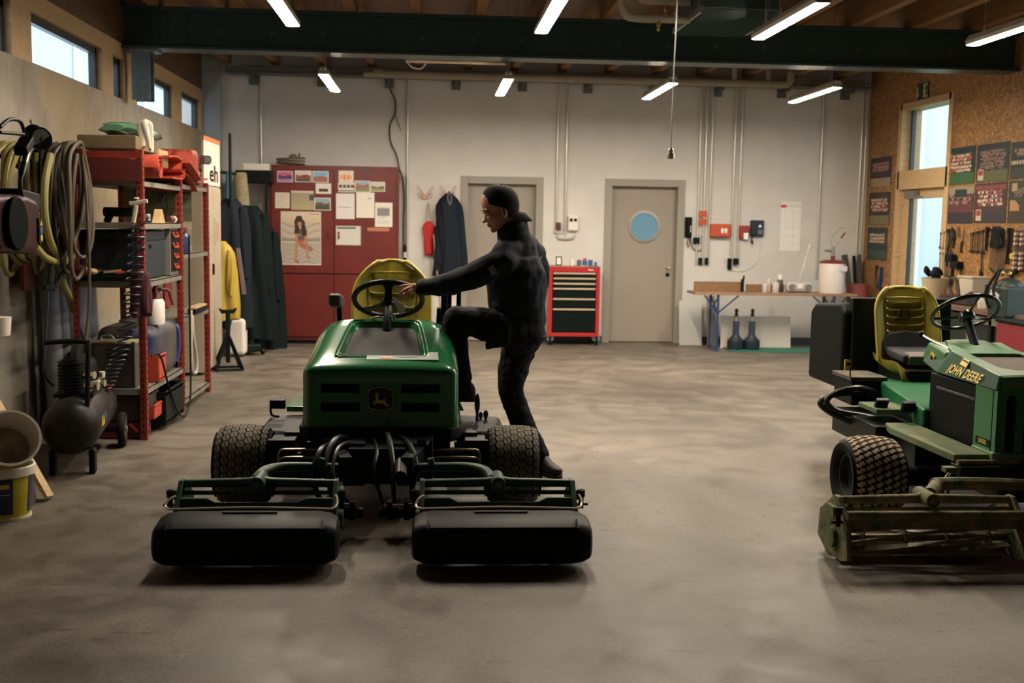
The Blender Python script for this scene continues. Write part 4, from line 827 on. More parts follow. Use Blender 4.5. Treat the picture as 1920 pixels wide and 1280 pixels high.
# local head axes: -x face forward, y right side away, z up
body = G(); body.M = HM
body.ell((0.012, 0, 0.035), (0.098, 0.076, 0.092), 24, 16)          # cranium
body.ell((-0.030, 0, -0.040), (0.058, 0.060, 0.075), 20, 14)        # face mass
body.ell((-0.040, 0, -0.088), (0.040, 0.042, 0.030), 16, 10)        # jaw
body.ell((-0.070, 0, -0.104), (0.018, 0.022, 0.017), 12, 8)         # chin
body.loft([[(-0.0, s * 0.052, -0.03), (-0.0, s * 0.060, 0.0), (0.025, s * 0.058, -0.03), (0.02, s * 0.05, -0.075)] for s in (-1, 1)])
body.ell((-0.077, 0, 0.012), (0.017, 0.048, 0.012), 14, 8)          # brow
for s in (-1, 1):
    body.ell((-0.062, s * 0.036, -0.030), (0.024, 0.024, 0.020), 12, 8)   # cheekbone
    g_ = body; g_.ell((0.008, s * 0.074, -0.030), (0.020, 0.011, 0.031), 12, 10, (0, 0.25, s * -0.35)); g_.ell((0.000, s * 0.070, -0.054), (0.010, 0.008, 0.012), 10, 6)
body.loft([[(-0.080, -0.008, 0.002), (-0.080, 0.008, 0.002), (-0.070, 0.012, -0.01), (-0.070, -0.012, -0.01)], [(-0.109, -0.013, -0.042), (-0.109, 0.013, -0.042), (-0.072, 0.018, -0.047), (-0.072, -0.018, -0.047)]])
body.ell((-0.103, 0, -0.042), (0.012, 0.011, 0.010), 10, 8)
for s in (-1, 1): body.ell((-0.091, s * 0.012, -0.044), (0.011, 0.008, 0.008), 10, 6)
body.ell((-0.086, 0, -0.066), (0.010, 0.022, 0.006), 12, 6); body.ell((-0.084, 0, -0.078), (0.010, 0.019, 0.007), 12, 6)
body.M = None
hb_ = HM @ Vector((0.03, 0, -0.05))
blob(body, [hb_, L(.505, 7.09, 1.60), L(*neck), L(.53, 7.1, 1.45)], [.058, .058, .065, .075])
blob(body, [L(*chest), L(.59, 7.15, 1.15), L(*pel)], [(.09, .12), (.09, .115), (.10, .12)])
blob(body, [L(*shR), L(.54, 7.1, 1.43), L(*shL)], [.06, .08, .06])
blob(body, [L(*shL), L(*elL), L(*wrL)], [.050, .038, .026]); blob(body, [L(*shR), L(.70, 7.42, 1.20), L(.60, 7.46, .98)], [.05, .038, .028])
blob(body, [L(*hipL), L(*knL)], [.085, .055]); blob(body, [L(*knL), L(*anL)], [.055, .04]); blob(body, [L(*hipR), L(*knR)], [.075, .045]); blob(body, [L(*knR), L(*anR)], [.045, .03])
# gripping hand on the wheel rim
def finger(pts, r): blob(body, [L(*p) for p in pts], r, 10, 4)
blob(body, [L(*wrL), L(-.095, 6.985, 1.238), L(-.130, 6.985, 1.235)], [(.024, .030), (.024, .040), (.018, .040)])
blob(body, [L(-.10, 6.965, 1.245), L(-.135, 6.958, 1.243), L(-.14, 6.975, 1.232)], [.018, .015, .012])
finger([(-.125, 6.955, 1.252), (-.165, 6.945, 1.247), (-.200, 6.940, 1.240), (-.218, 6.95, 1.228)], [.0115, .0105, .0095, .008])
finger([(-.125, 6.945, 1.240), (-.158, 6.925, 1.225), (-.185, 6.922, 1.200), (-.198, 6.935, 1.183)], [.0115, .0105, .0095, .008])
finger([(-.118, 6.945, 1.225), (-.145, 6.922, 1.207), (-.163, 6.922, 1.180), (-.170, 6.935, 1.163)], [.0115, .0105, .0095, .008])
finger([(-.108, 6.950, 1.212), (-.126, 6.928, 1.195), (-.140, 6.928, 1.172), (-.146, 6.94, 1.158)], [.0105, .0095, .0085, .0075])
finger([(-.085, 6.99, 1.220), (-.115, 7.02, 1.205), (-.150, 7.03, 1.195), (-.175, 7.02, 1.190)], [.0125, .0115, .0105, .009])
# far hand
blob(body, [L(.60, 7.46, .98), L(.585, 7.465, .91)], [(.022, .035), (.014, .036)])
for k in range(4): finger([(.575 + .0, 7.435 + k * .02, .90), (.57, 7.435 + k * .02, .86), (.58, 7.435 + k * .02, .83)], [.009, .008, .007])
finger([(.57, 7.44, .95), (.545, 7.43, .91), (.545, 7.43, .88)], [.010, .009, .008])
skin_of(body, 'body', SKIN, PER, 0.0036, 5, smooth_f=0.4)
# eyes, brows, stubble-free face details
for s in (-1, 1):
    e = G(); e.M = HM; e.ell((-0.071, s * 0.031, -0.006), (0.012, 0.014, 0.010), 12, 8); eo = e.build('eye', mat('eye_white', (0.45, 0.42, 0.38), 0.3), PER)
    e = G(); e.M = HM; e.ell((-0.079, s * 0.031, -0.008), (0.0055, 0.006, 0.006), 10, 8).build('iris', mat('iris_dark', (0.03, 0.02, 0.015), 0.2), eo)
    e = G(); e.M = HM; e.tube([(-0.088, s * 0.012, 0.014), (-0.088, s * 0.03, 0.019), (-0.074, s * 0.052, 0.013)], [0.003, 0.0045, 0.003], 6).build('eyebrow', mat('brown_hair', (0.035, 0.018, 0.010), 0.8), PER)
    e = G(); e.M = HM; e.ell((-0.074, s * 0.031, -0.001), (0.012, 0.016, 0.006), 10, 6).build('eyelid', SKIN, PER)
e = G(); e.M = HM; e.ell((-0.0945, 0, -0.072), (0.003, 0.018, 0.0014), 10, 6).build('mouth_line', mat('lip_line', (0.14, 0.045, 0.035), 0.6), PER)
e = G(); e.M = HM
for s in (-1, 1): e.ell((0.010, s * 0.083, -0.030), (0.010, 0.006, 0.018), 10, 8, (0, 0.2, s * -0.3))
e.build('ear_hollow_shade', mat('ear_shadow_skin', (0.16, 0.05, 0.035), 0.7), PER)  # dark spots painted for the shade inside the ears
e = G(); e.M = HM      # cropped hair below the cap
rings = []
for j in range(6):
    t_ = j / 5; z = 0.02 - 0.085 * t_; rings.append([(0.016 + (0.094 - 0.03 * t_) * math.cos(a), (0.078 - 0.008 * t_) * math.sin(a), z - 0.01 * math.cos(a)) for a in [math.radians(-82 + 164 * k / 12) for k in range(13)]] + [(0.016 + (0.085 - 0.03 * t_) * math.cos(a), (0.070 - 0.008 * t_) * math.sin(a), z - 0.01 * math.cos(a)) for a in [math.radians(82 - 164 * k / 12) for k in range(13)]])
e.loft(rings).build('hair', MATS['brown_hair'], PER)
# cap worn backwards
CAPM = mat('black_cap_cloth', (0.003, 0.005, 0.0055), 0.85, bump=0.2, bscale=700, spec=0.2)
e = G(); e.M = CM_; rings = []
for j in range(10):
    a = PI / 2 * j / 9; rr = math.cos(a) ** 0.75; z = 0.028 + 0.102 * math.sin(a)
    rings.append([(0.010 + 0.1065 * rr * math.cos(t), 0.086 * rr * math.sin(t), z - 0.018 * math.cos(t) * (1 - j / 9)) for t in [2 * PI * k / 28 for k in range(28)]])
low = [(0.010 + 0.104 * math.cos(t), 0.084 * math.sin(t), 0.000 - 0.026 * math.cos(t)) for t in [2 * PI * k / 28 for k in range(28)]]
e.loft([low] + rings).ell((0.01, 0, 0.131), (0.009, 0.009, 0.005), 10, 6)
cp = e.build('cap', CAPM, PER, smooth=60)
e = G(); e.M = CM_; rings = []
for k in range(13):
    u = -1 + 2 * k / 12; w_ = 0.074 * u; dx = 0.078 * (1 - abs(u) ** 2.6); x0 = 0.010 + 0.104 * math.sqrt(max(0, 1 - (w_ / 0.086) ** 2)); zz = -0.018 - 0.012 * u * u
    rings.append([(x0 - 0.008, w_, zz + 0.004), (x0 + dx * .5, w_, zz - 0.012 + 0.006), (x0 + dx + 0.002, w_ * .95, zz - 0.048), (x0 + dx, w_ * .95, zz - 0.052), (x0 + dx * .5, w_, zz - 0.016), (x0 - 0.008, w_, zz - 0.002)])
e.loft(rings).build('cap_brim', CAPM, cp, smooth=60)
# jacket
J = G()
blob(J, [L(.585, 7.175, .945), L(.575, 7.175, 1.02), L(.555, 7.16, 1.15), L(.545, 7.12, 1.32), L(.548, 7.10, 1.45)], [(.158, .165), (.172, .172), (.188, .190), (.192, .205), (.135, .165)], 20)
blob(J, [L(.66, 7.255, 1.425), L(.59, 7.17, 1.485), L(.53, 7.09, 1.49), L(.44, 6.965, 1.425)], [.092, .100, .100, .090])
blob(J, [L(.56, 7.11, 1.47), L(.525, 7.09, 1.55), L(.505, 7.08, 1.60)], [(.12, .115), (.102, .096), (.092, .088)])
blob(J, [L(.46, 6.955, 1.41), L(.34, 6.92, 1.355), L(*elL), L(.08, 6.945, 1.258), L(-.052, 6.985, 1.237)], [.092, .084, .078, .068, .048])
blob(J, [L(.685, 7.29, 1.39), L(.71, 7.42, 1.20), L(.61, 7.46, 1.00)], [.085, .068, .05])
jk = skin_of(J, 'jacket', NAVY, PER, 0.009, 6, 0.030, 0.13)
G().tube([L(.585 + .140 * math.cos(t), 7.175 + .140 * math.sin(t), .935 - .02 * math.cos(t)) for t in [2 * PI * k / 16 for k in range(16)]], 0.030, 8, closed=True, sub=2).build('waistband', NAVY, jk)
G().lathe([(.046, -.02), (.050, 0), (.046, .02)], (0, 0, 0), 'x', 16).build('cuff', NAVY, jk, loc=L(-.045, 6.984, 1.237))
G().box((0, 0, 0), (.045, .003, .058)).box((0, -.002, -.008), (.030, .003, .03)).build('sleeve_patch', [mat('patch_grey', (0.22, 0.20, 0.21), 0.6)], jk, loc=L(.372, 6.842, 1.352), rot=(.10, -.45, -.15))
G().tube([L(.70, 7.09, 1.435), L(.66, 7.02, 1.40), L(.60, 6.97, 1.38)], .0025, 5).build('shoulder_seam', mat('seam_navy', (0.03, 0.035, 0.05), 0.7), jk)
cg = G()
for k in range(17):
    pass
rings = []
for z, r_, dx in ((1.55, .100, .01), (1.60, .099, .004), (1.632, .094, -.002), (1.634, .086, -.002), (1.60, .084, .004)):
    rings.append([L(.508 + dx + r_ * 1.0 * math.cos(t), 7.082 + r_ * 1.02 * math.sin(t), z + 0.030 * math.cos(t)) for t in [2 * PI * k / 24 for k in range(24)]])
cg.loft(rings, cap=False).build('collar', NAVY, jk, smooth=60)
# trousers
TROU = mat('dark_work_trousers', (0.006, 0.007, 0.011), 0.85, bump=0.25, bscale=700, spec=0.25)
T_ = G()
blob(T_, [L(.63, 7.18, 1.03), L(.62, 7.17, .94), L(.61, 7.17, .89)], [(.110, .150), (.120, .160), (.105, .135)], 18)
blob(T_, [L(.54, 7.09, .965), L(.36, 7.04, 1.005), L(.175, 7.02, 1.035)], [.118, .105, .088]); T_.ell(L(.165, 7.02, 1.035), (.088, .082, .086))
blob(T_, [L(.150, 7.02, 1.02), L(.165, 7.03, .82), L(.205, 7.04, .665)], [.085, .078, .064])
blob(T_, [L(.60, 7.23, .93), L(.550, 7.23, .74), L(.525, 7.22, .56)], [.125, .105, .082]); blob(T_, [L(.525, 7.22, .565), L(.60, 7.25, .36), L(.74, 7.27, .12)], [.082, .076, .058])
T_.box(L(.42, 6.955, .93), (.16, .03, .12), (0, -.1, .2))
tr_ = skin_of(T_, 'trousers', TROU, PER, 0.009, 4, 0.020, 0.07)
G().bar(L(.395, 6.975, .965), L(.345, 6.968, .925), .004, .010).build('red_pocket_trim', mat('red_trim', (0.45, 0.06, 0.04), 0.6), tr_, loc=(.08, -.012, .03))
# shoes
def shoe(an, heel_dir, pitch, yaw, label_m):
    M_ = Matrix.Translation(Vector(L(*an))) @ Euler((0, pitch, yaw)).to_matrix().to_4x4()
    g = G(); g.M = M_; rings = []
    for x, w_, h_, zb in ((.075, .020, .05, -.085), (.065, .034, .085, -.09), (.03, .040, .125, -.09), (-.02, .040, .12, -.09), (-.07, .043, .085, -.09), (-.12, .048, .065, -.09), (-.165, .044, .052, -.088), (-.195, .030, .036, -.08), (-.205, .012, .02, -.07)):
        rings.append([(x, w_ * math.cos(a) * (1 if math.sin(a) < 0 else .9), zb + h_ / 2 + h_ / 2 * (math.sin(a) if math.sin(a) > 0 else max(math.sin(a) * 1.3, -1))) for a in [2 * PI * k / 14 for k in range(14)]])
    g.loft(rings); s_ = g.build('shoe', mat('black_shoe', (0.010, 0.011, 0.013), 0.6), PER, smooth=60)
    g = G(); g.M = M_; pl = [(.08, 0), (.07, .032), (.02, .042), (-.05, .042), (-.12, .05), (-.17, .045), (-.208, .015), (-.208, -.015), (-.17, -.045), (-.12, -.05), (-.05, -.042), (.02, -.042), (.07, -.032)]
    g.prism(pl, -.110, -.086, 'z').build('sole', mat('shoe_sole', (0.02, 0.02, 0.022), 0.7), s_, bevel=.004)
    g = G(); g.M = M_
    for k in range(4): g.tube([(-.035 - .025 * k, -.03, .0 - .012 * k - .012), (-.035 - .025 * k, 0, .018 - .012 * k - .012), (-.035 - .025 * k, .03, .0 - .012 * k - .012)], .003, 5)
    g.build('laces', label_m, s_)
shoe((.215, 7.04, .625), 1, 0.02, 0.0, mat('grey_lace', (0.3, 0.28, 0.26), 0.6)); shoe((.745, 7.27, .113), 1, -.02, 2.1, mat('orange_lace', (0.5, 0.14, 0.05), 0.6))

# ================================================================ measuring helper: where the sight line of a photo pixel meets a real plane
def at(px, py, **k):
    d = rt * (px - 960) / 2100 + up * (640 - py) / 2100 + fw
    (ax, val), = k.items(); i = 'xyz'.index(ax); o_ = Vector((0, 0, 1.64)); return o_ + d * ((val - o_[i]) / d[i])
def fold_cloth(c, w_, d_, h, flare=1.15, nf=9, amp=.10, seed=1, top=.45, lean=0):
    """hanging garment: c = hanging point, falls h"""
    rn = random.Random(seed); ph = rn.random() * 6; g = G(); rings = []; N = 56
    for j in range(15):
        t = j / 14; k = (top + (1 - top) * min(1, t / .16) ** .6) * (1 + (flare - 1) * t); z = c[2] - h * t; ring = []
        for i in range(N):
            a = 2 * PI * i / N; f = 1 + amp * 2.3 * (0.35 + t) * (abs(math.sin(nf * .5 * a + ph + 1.2 * math.sin(t * 3 + ph))) ** 1.4 - .5) + .03 * math.sin(17 * a + 5 * t + ph) + .05 * math.sin(3 * a + ph * 2 + t * 4)
            ring.append((c[0] + lean * t + w_ / 2 * k * math.cos(a) * f, c[1] + d_ / 2 * k * math.sin(a) * f, z - .02 * math.sin(a * 2 + ph) * t))
        rings.append(ring)
    return g.loft(rings)

ORD = ('first', 'second', 'third', 'fourth', 'fifth', 'sixth', 'seventh', 'eighth', 'ninth')
# ================================================================ back wall services
CON = mat('conduit_grey', (0.62, 0.59, 0.53), 0.3, 0.5)
def conduit(px, z0, z1, r, label, kind='conduit'):
    p = at(px, 300, y=YB - .03); t = thing(kind, label, 'conduit', (p.x, YB - .03, z0), 0, 'vertical conduits on the white wall')
    G().cyl((0, 0, 0), (0, 0, z1 - z0), r, n=12).build('pipe', CON, t); z = z0 + .4
    while z < z1: G().box((0, .008, z - z0), (r * 2.8, .03, .018)).build('pipe_clip', CON, t, bevel=.002); z += .8
    return t
for px, z0, z1, r, nm in ((490, 2.36, 3.55, .016, 'single pale conduit rising above the left end of the red cabinet'), (764, .9, 3.55, .014, 'thin pale conduit just right of the red cabinet'), (1045, 1.52, 3.55, .014, 'left conduit of the pair above the red socket'), (1062, 1.50, 3.55, .014, 'right conduit of the pair above the grey switch box'),
                          (1312, 1.12, 3.55, .014, 'leftmost of the three conduits beside the handset'), (1323, 1.12, 3.55, .017, 'middle of the three conduits, with orange stickers'), (1334, 1.12, 3.55, .014, 'rightmost of the three conduits beside the orange first aid box'),
                          (1377, 1.05, 3.55, .015, 'left conduit of the pair between first aid box and wall telephone'), (1389, 1.1, 3.55, .015, 'right conduit of the pair between first aid box and wall telephone'), (1540, .95, 3.55, .014, 'lone conduit between the calendar and the white drum'), (1614, .9, 3.55, .014, 'left conduit of the pair in the right-hand corner'), (1622, .9, 3.5, .010, 'right conduit of the pair in the right-hand corner')):
    conduit(px, z0, z1, r, nm)
def wbox(name, label, cat, px0, py0, px1, py1, d, m, bev=.008, back=0.0):
    a = at(px0, py1, y=YB - back); b = at(px1, py0, y=YB - back); c = ((a.x + b.x) / 2, YB - back, (a.z + b.z) / 2)
    t = thing(name, label, cat, c); w_, h = b.x - a.x, b.z - a.z
    G().box((0, -d / 2, 0), (w_, d, h)).build('housing', m, t, bevel=bev); return t, w_, h
DK = mat('dark_blue_plastic', (0.012, 0.022, 0.032), 0.35); ORG = mat('orange_box', (0.50, 0.075, 0.02), 0.45); WPR = mat('white_print', (0.85, 0.85, 0.8), 0.5)
t, w_, h = wbox('switch_box', 'grey switch box with two dark sockets beside the left door', 'switch box', 1064, 404, 1083, 432, .08, WPLAST)
for s in (-1, 1): G().cyl((s * w_ * .22, -.08, h * .2), (s * w_ * .22, -.09, h * .2), .022).build('socket', BLACKP, t)
t, w_, h = wbox('power_socket', 'small dark red power socket below the left conduit of the pair', 'socket', 1041, 417, 1051, 431, .06, mat('socket_red', (0.08, 0.02, 0.015), 0.5))
G().bb((-w_ * .8, -.02, -.10), (w_ * .8, 0, -.06)).build('bracket', CON, t)
p = at(1045, 440, y=YB - .03); tag(G().tube([p, p + Vector((.03, 0, -.05)), p + Vector((.2, 0, -.05)), p + Vector((.24, 0, .0))], .014, 10, sub=4).build('conduit_bend', CON), 'short pale conduit bend joining red socket and grey switch box', 'conduit')
t, w_, h = wbox('handset', 'black wall intercom handset with hanging cord, right of the porthole door', 'phone', 1283, 407, 1297, 445, .04, BLACKP)
G().box((0, -.06, 0), (.045, .04, h * .8)).build('receiver', BLACKP, t, bevel=.015); G().box((.02, -.082, -.02), (.01, .004, .09)).build('label_strip', WPLAST, t); G().tube([(0, -.05, -h / 2), (-.02, -.05, -h / 2 - .08), (0, -.05, -h / 2 - .13), (.02, -.05, -h / 2 - .08), (.01, -.04, -h / 2)], .006, 8).tube([(.03, -.03, -h / 2), (.07, -.02, -.28), (.14, -.02, -.33), (.2, -.02, -.30)], .006, 8).build('cord', BLACKP, t)
t, w_, h = wbox('power_socket', 'dark socket beside the black intercom handset', 'socket', 1299, 445, 1311, 457, .05, BLACKP)
k_ = 0
for a, b in (((1309, 483), (1316, 496)), ((1321, 483), (1327, 496))):
    t, w_, h = wbox('power_socket', ('left' if k_ == 0 else 'right') + ' of two black sockets at the foot of the three conduits', 'socket', a[0], a[1], b[0], b[1], .05, BLACKP, back=.0); k_ += 1
t, w_, h = wbox('power_socket', 'tall black socket under the left conduit, right of the first aid box', 'socket', 1363, 484, 1371, 505, .05, BLACKP)
t, w_, h = wbox('power_socket', 'square black socket under the right conduit of the pair beside the telephone', 'socket', 1374, 484, 1384, 496, .05, BLACKP)
t, w_, h = wbox('first_aid_box', 'orange first aid box with white cross on the white wall', 'first aid box', 1329, 420, 1368, 444, .10, ORG, .02)
for dx in (.02, .07): G().bb((dx - .018, -.103, -.035), (dx + .018, -.10, .03)).build('white_sign', WPR, t)
G().bb((-.02, -.105, -.025), (.09, -.102, -.02)).build('print_line', ORG, t)
t, w_, h = wbox('alarm_box', 'small red alarm box with white label left of the telephone', 'alarm', 1383, 423, 1403, 447, .08, mat('alarm_red', (0.28, 0.03, 0.02), 0.45), .015)
G().bb((-.01, -.084, -.10), (.055, -.08, -.01)).build('white_sign', WPR, t)
t, w_, h = wbox('wall_telephone', 'dark blue wall telephone with keypad and silver dial', 'phone', 1405, 413, 1431, 443, .06, DK, .012)
g = G()
for i in range(3):
    for j in range(3): g.box((.02 + i * .022, -.062, -.03 - j * .02), (.014, .005, .012))
g.build('keypad', mat('key_grey', (0.3, 0.32, 0.34), 0.5), t); G().cyl((.035, -.06, .03), (.035, -.066, .03), .022).build('dial', CHROME, t); G().box((-.06, -.075, -.01), (.05, .03, .17)).build('receiver', DK, t, bevel=.012)
G().tube([(-.06, -.06, -.09), (-.075, -.05, -.17), (-.06, -.05, -.22), (-.06, -.05, -.17)], .008, 8).build('cord', BLACKP, t); G().tube([(.03, -.02, -.1), (.06, -.015, -.25), (.03, -.015, -.45), (-.12, -.015, -.58), (-.3, -.015, -.6), (-.42, -.015, -.5), (-.44, -.015, -.42)], .0035, 6).build('thin_white_cable', WPLAST, t)
for k, (y0, y1) in enumerate(((395, 408), (410, 424))):
    a = at(1312, y0, y=YB - .055); t = tag(G().bb((a.x, YB - .056, a.z - .085), (a.x + .10, YB - .052, a.z)).build('orange_sticker', ORG), ('upper' if k == 0 else 'lower') + ' orange sticker on the three conduits above the socket', 'sticker')
# year calendar
a = at(1461, 470, y=YB - .01); b = at(1503, 378, y=YB - .01)
def cal(u, v):
    if v > .93: return (.75, .73, .70)
    if v > .87 and u < .28: return (.55, .04, .03)
    if u > .32 and v > .88: return (.55, .53, .5) if int(v * 60) % 2 else (.8, .78, .75)
    if v < .1: return (.76, .74, .72)
    q = (v * 4.8) % 1; 
    if q < .12: return (.78, .76, .74)
    if int(u * 7 * 4) % 4 == 1 and int(v * 60) % 2: return (.5, .48, .47)
    return (.8, .78, .76)
c_ = printed('wall_calendar', b.x - a.x, b.z - a.z, 32, 72, cal); c_.location = ((a.x + b.x) / 2, YB - .008, a.z); tag(c_, 'white wall calendar with red square logo and columns of dates', 'calendar')
# wandering cable above the red cabinet
def wp(px, py, off=.03): return at(px, py, y=YB - off)
ccm = mat('brown_cable', (0.05, 0.04, 0.03), 0.7)
t = tag(G().tube([wp(728, 145), wp(731, 165), wp(741, 190), wp(740, 215), wp(731, 235), wp(732, 265), wp(743, 290), wp(748, 315, .1), wp(755, 335), wp(758, 370), wp(757, 420), wp(757, 465)], .010, 8, sub=5).build('wall_cable', ccm), 'dark wandering cable on the wall right above the red cabinet', 'cable')
G().tube([wp(741, 215), wp(747, 232), wp(752, 245)], .005, 6).build('cable_branch', ccm, t)
a = wp(759, 498, .06); t = thing('hand_lamp', 'black and white hand lamp hanging beside the red cabinet', 'lamp', (a.x, a.y, a.z))
G().lathe([(0, 0), (.02, 0), (.022, .08), (.014, .10), (.014, .18), (.024, .19), (.024, .26), (.012, .29), (0, .29)], n=14).build('body', BLACKP, t); G().cyl((0, 0, .11), (0, 0, .20), .019).build('white_band', WPLAST, t)
# wire coat hooks with what hangs from them
COP = mat('copper_wire', (0.55, 0.27, 0.16), 0.35, 0.8)
for nm, px in (('left', 797), ('right', 840)):
    a = wp(px, 368, .02); t = thing('coat_hook', nm + ' of two copper wire coat hooks left of the doors', 'coat hook', tuple(a))
    g = G()
    for s in (-1, 1): g.tube([(0, 0, 0), (s * .05, -.03, .07), (s * .09, -.05, .13), (s * .11, -.05, .13), (s * .10, -.05, .09), (s * .03, -.02, 0)], .004, 6); g.tube([(0, 0, -.03), (s * .07, -.04, -.02), (s * .10, -.05, .02), (s * .08, -.04, .04), (s * .03, -.01, .0)], .004, 6)
    g.build('wire', COP, t); G().cyl((0, .02, -.01), (0, -.01, -.01), .03, n=14).build('plate', COP, t)
a = wp(803, 378, .07); t = thing('drawstring_bag', 'red drawstring bag hanging from the left coat hook', 'bag', tuple(a))
G().tube([(0, 0, 0), (-.03, 0, -.27)], .004, 6, sub=0).tube([(0, 0, 0), (.04, 0, -.27)], .004, 6, sub=0).build('string', mat('grey_string', (0.2, 0.18, 0.15), .8), t)
fold_cloth((0.01, 0, -.26), .17, .08, .46, .55, 5, .10, 4, .25, -.0).build('bag', mat('red_cloth', (0.50, 0.02, 0.02), .7), t, smooth=60)
a = wp(842, 362, .19); t = thing('long_coat', 'long dark coat hanging from the right coat hook', 'coat', tuple(a)); fold_cloth((0, 0, 0), .34, .20, 1.12, 1.22, 7, .12, 9, .22, .03).build('cloth', NAVY, t, smooth=60); fold_cloth((-.09, -.04, -.25), .13, .12, .72, .9, 4, .1, 3, .5).build('sleeve', NAVY, t, smooth=60)
G().tube([(0, -.0, .02), (-.02, -.08, -.06), (.01, -.10, -.16), (.03, -.07, -.06), (0, 0, .02)], .012, 8).build('collar', mat('collar_grey', (0.10, 0.10, 0.11), .8), t)
a = at(813, 440, y=15.3); b = at(832, 640, y=15.15); t = tag(G().cyl((a.x, a.y, a.z), (b.x, b.y, .0), .012).build('broom_handle', mat('handle_wood', (0.42, 0.22, 0.10), .5)), 'slim wooden broom handle leaning below the red bag', 'broom')
G().box((b.x, b.y - .0, .035), (.3, .06, .07)).build('broom_head', mat('bristle_brown', (0.10, 0.05, 0.03), .9), t)

# ================================================================ red cabinet and its papers
CABR = mat('cabinet_red', (0.145, 0.015, 0.012), 0.42, noise=0.25, nscale=3.0)
cx0, cx1, cyf = -2.13, -.44, 15.02
CB = thing('steel_cabinet', 'dark red double steel cabinet covered with notes and photographs', 'cabinet', ((cx0 + cx1) / 2, 15.25, 0)); X = lambda x: x - (cx0 + cx1) / 2; Y_ = lambda y: y - 15.25
G().bb((X(cx0), Y_(cyf + .02), .05), (X(cx1), Y_(15.48), 2.36)).build('carcass', CABR, CB, bevel=.005)
mid = -1.285
for a, b in ((cx0 + .03, mid - .006), (mid + .006, cx1 - .03)):
    d = G().bb((X(a), Y_(cyf - .005), .945), (X(b), Y_(cyf + .02), 2.30)).build('door', CABR, CB, bevel=.004); G().bb((X(a), Y_(cyf - .005), .10), (X(b), Y_(cyf + .02), .925)).build('door', CABR, CB, bevel=.004)
    hx = X(b) - .06 if a < mid - .1 else X(a) + .06; G().box((hx, Y_(cyf - .015), 1.45), (.02, .02, .10)).build('handle', CABR, CB, bevel=.004)
G().bb((X(cx0) + .02, Y_(cyf + .04), 0), (X(cx1) - .02, Y_(15.46), .05)).build('plinth', BLACKP, CB)
def noisec(c, k, rn): q = 1 - k + 2 * k * rn.random(); return (c[0] * q, c[1] * q, c[2] * q)
def paper(px0, py0, px1, py1, nm, label, cat, fn, nx=20, ny=20, y=cyf - .008):
    a = at(px0, py1, y=y); b = at(px1, py0, y=y); o = printed(nm, b.x - a.x, b.z - a.z, nx, ny, fn); o.location = ((a.x + b.x) / 2, y, a.z); return tag(o, label, cat, None)
def scene_fn(sky, mid_, gnd, h0=.35, h1=.6, seed=0, border=.04):
    rn = random.Random(seed)
    def f(u, v):
        if u < border or u > 1 - border or v < border or v > 1 - border: return (.72, .68, .62)
        if v > h1 + .05 * math.sin(u * 9 + seed): return noisec(sky, .12, rn)
        if v > h0: return noisec(mid_, .6, rn)
        return noisec(gnd, .15, rn)
    return f
def text_fn(lines=14, seed=0, base=(.66, .62, .58), dark=None, margin=.12):
    rn = random.Random(seed); L_ = {}
    def f(u, v):
        if dark and dark[0] < u < dark[2] and dark[1] < v < dark[3]: return (.16, .16, .16) if int(v * 40) % 2 else (.24, .24, .23)
        k = int(v * lines * 2)
        if k % 2 and margin < v < 1 - margin and margin < u < 1 - margin * (1 + 3 * ((k * 37) % 5) / 5): return (base[0] * .72, base[1] * .72, base[2] * .72) if rn.random() < .7 else base
        return base
    return f
paper(520, 321, 549, 341, 'photo_print', 'purple and pink landscape photo, top left on the cabinet', 'photo', scene_fn((.55, .12, .25), (.10, .03, .15), (.35, .20, .35), .3, .6, 1))
paper(553, 320, 584, 341, 'photo_print', 'photo of a red stand under white arches, second in the cabinet top row', 'photo', scene_fn((.6, .55, .5), (.30, .06, .04), (.06, .08, .06), .3, .62, 2))
paper(586, 321, 616, 342, 'photo_print', 'photo with blue sky over red roofs, third in the cabinet top row', 'photo', scene_fn((.20, .42, .60), (.35, .12, .08), (.30, .12, .10), .3, .55, 3))
paper(592, 344, 621, 363, 'photo_print', 'white photo with a small dark red tractor below the blue-sky photo', 'photo', lambda u, v: (.10, .02, .02) if .18 < u < .8 and .18 < v < .48 else (.66, .62, .56))
paper(516, 361, 543, 390, 'note_sheet', 'cream text note left of the beige landscape print on the cabinet', 'note', text_fn(9, 1, (.66, .58, .45)))
paper(546, 358, 588, 393, 'photo_print', 'beige landscape print with a dark corner mark on the left cabinet door', 'photo', lambda u, v: (.62, .5, .38) if v > .9 else ((.05, .07, .07) if u > .78 and v > .5 and v < .78 else (.42 - .1 * v, .36 - .1 * v, .20)))
paper(589, 371, 620, 394, 'photo_print', 'photo of a dark field under blue sky beside the beige print', 'photo', scene_fn((.25, .36, .42), (.13, .08, .05), (.05, .07, .04), .4, .6, 5))
paper(635, 320, 663, 342, 'photo_print', 'white card with an orange oval print, top of the right cabinet door', 'card', lambda u, v: (.72, .25, .06) if ((u - .5) / .38) ** 2 + ((v - .45) / .25) ** 2 < 1 and int(u * 20) % 5 else (.66, .60, .50))
paper(634, 342, 664, 360, 'photo_print', 'card with a row of small dark vehicles under the orange card', 'card', lambda u, v: (.08, .05, .05) if .45 < v < .75 and int(u * 16) % 4 else ((.05, .12, .10) if .1 < v < .22 else (.62, .58, .52)))
paper(665, 339, 694, 360, 'photo_print', 'photo of people on grass under blue sky on the right cabinet door', 'photo', scene_fn((.25, .35, .45), (.32, .12, .08), (.20, .22, .08), .3, .65, 6))
paper(695, 341, 722, 359, 'photo_print', 'pale photo of a flat hill on grass, rightmost photo of the cabinet', 'photo', scene_fn((.5, .5, .42), (.10, .06, .04), (.25, .27, .10), .35, .5, 7))
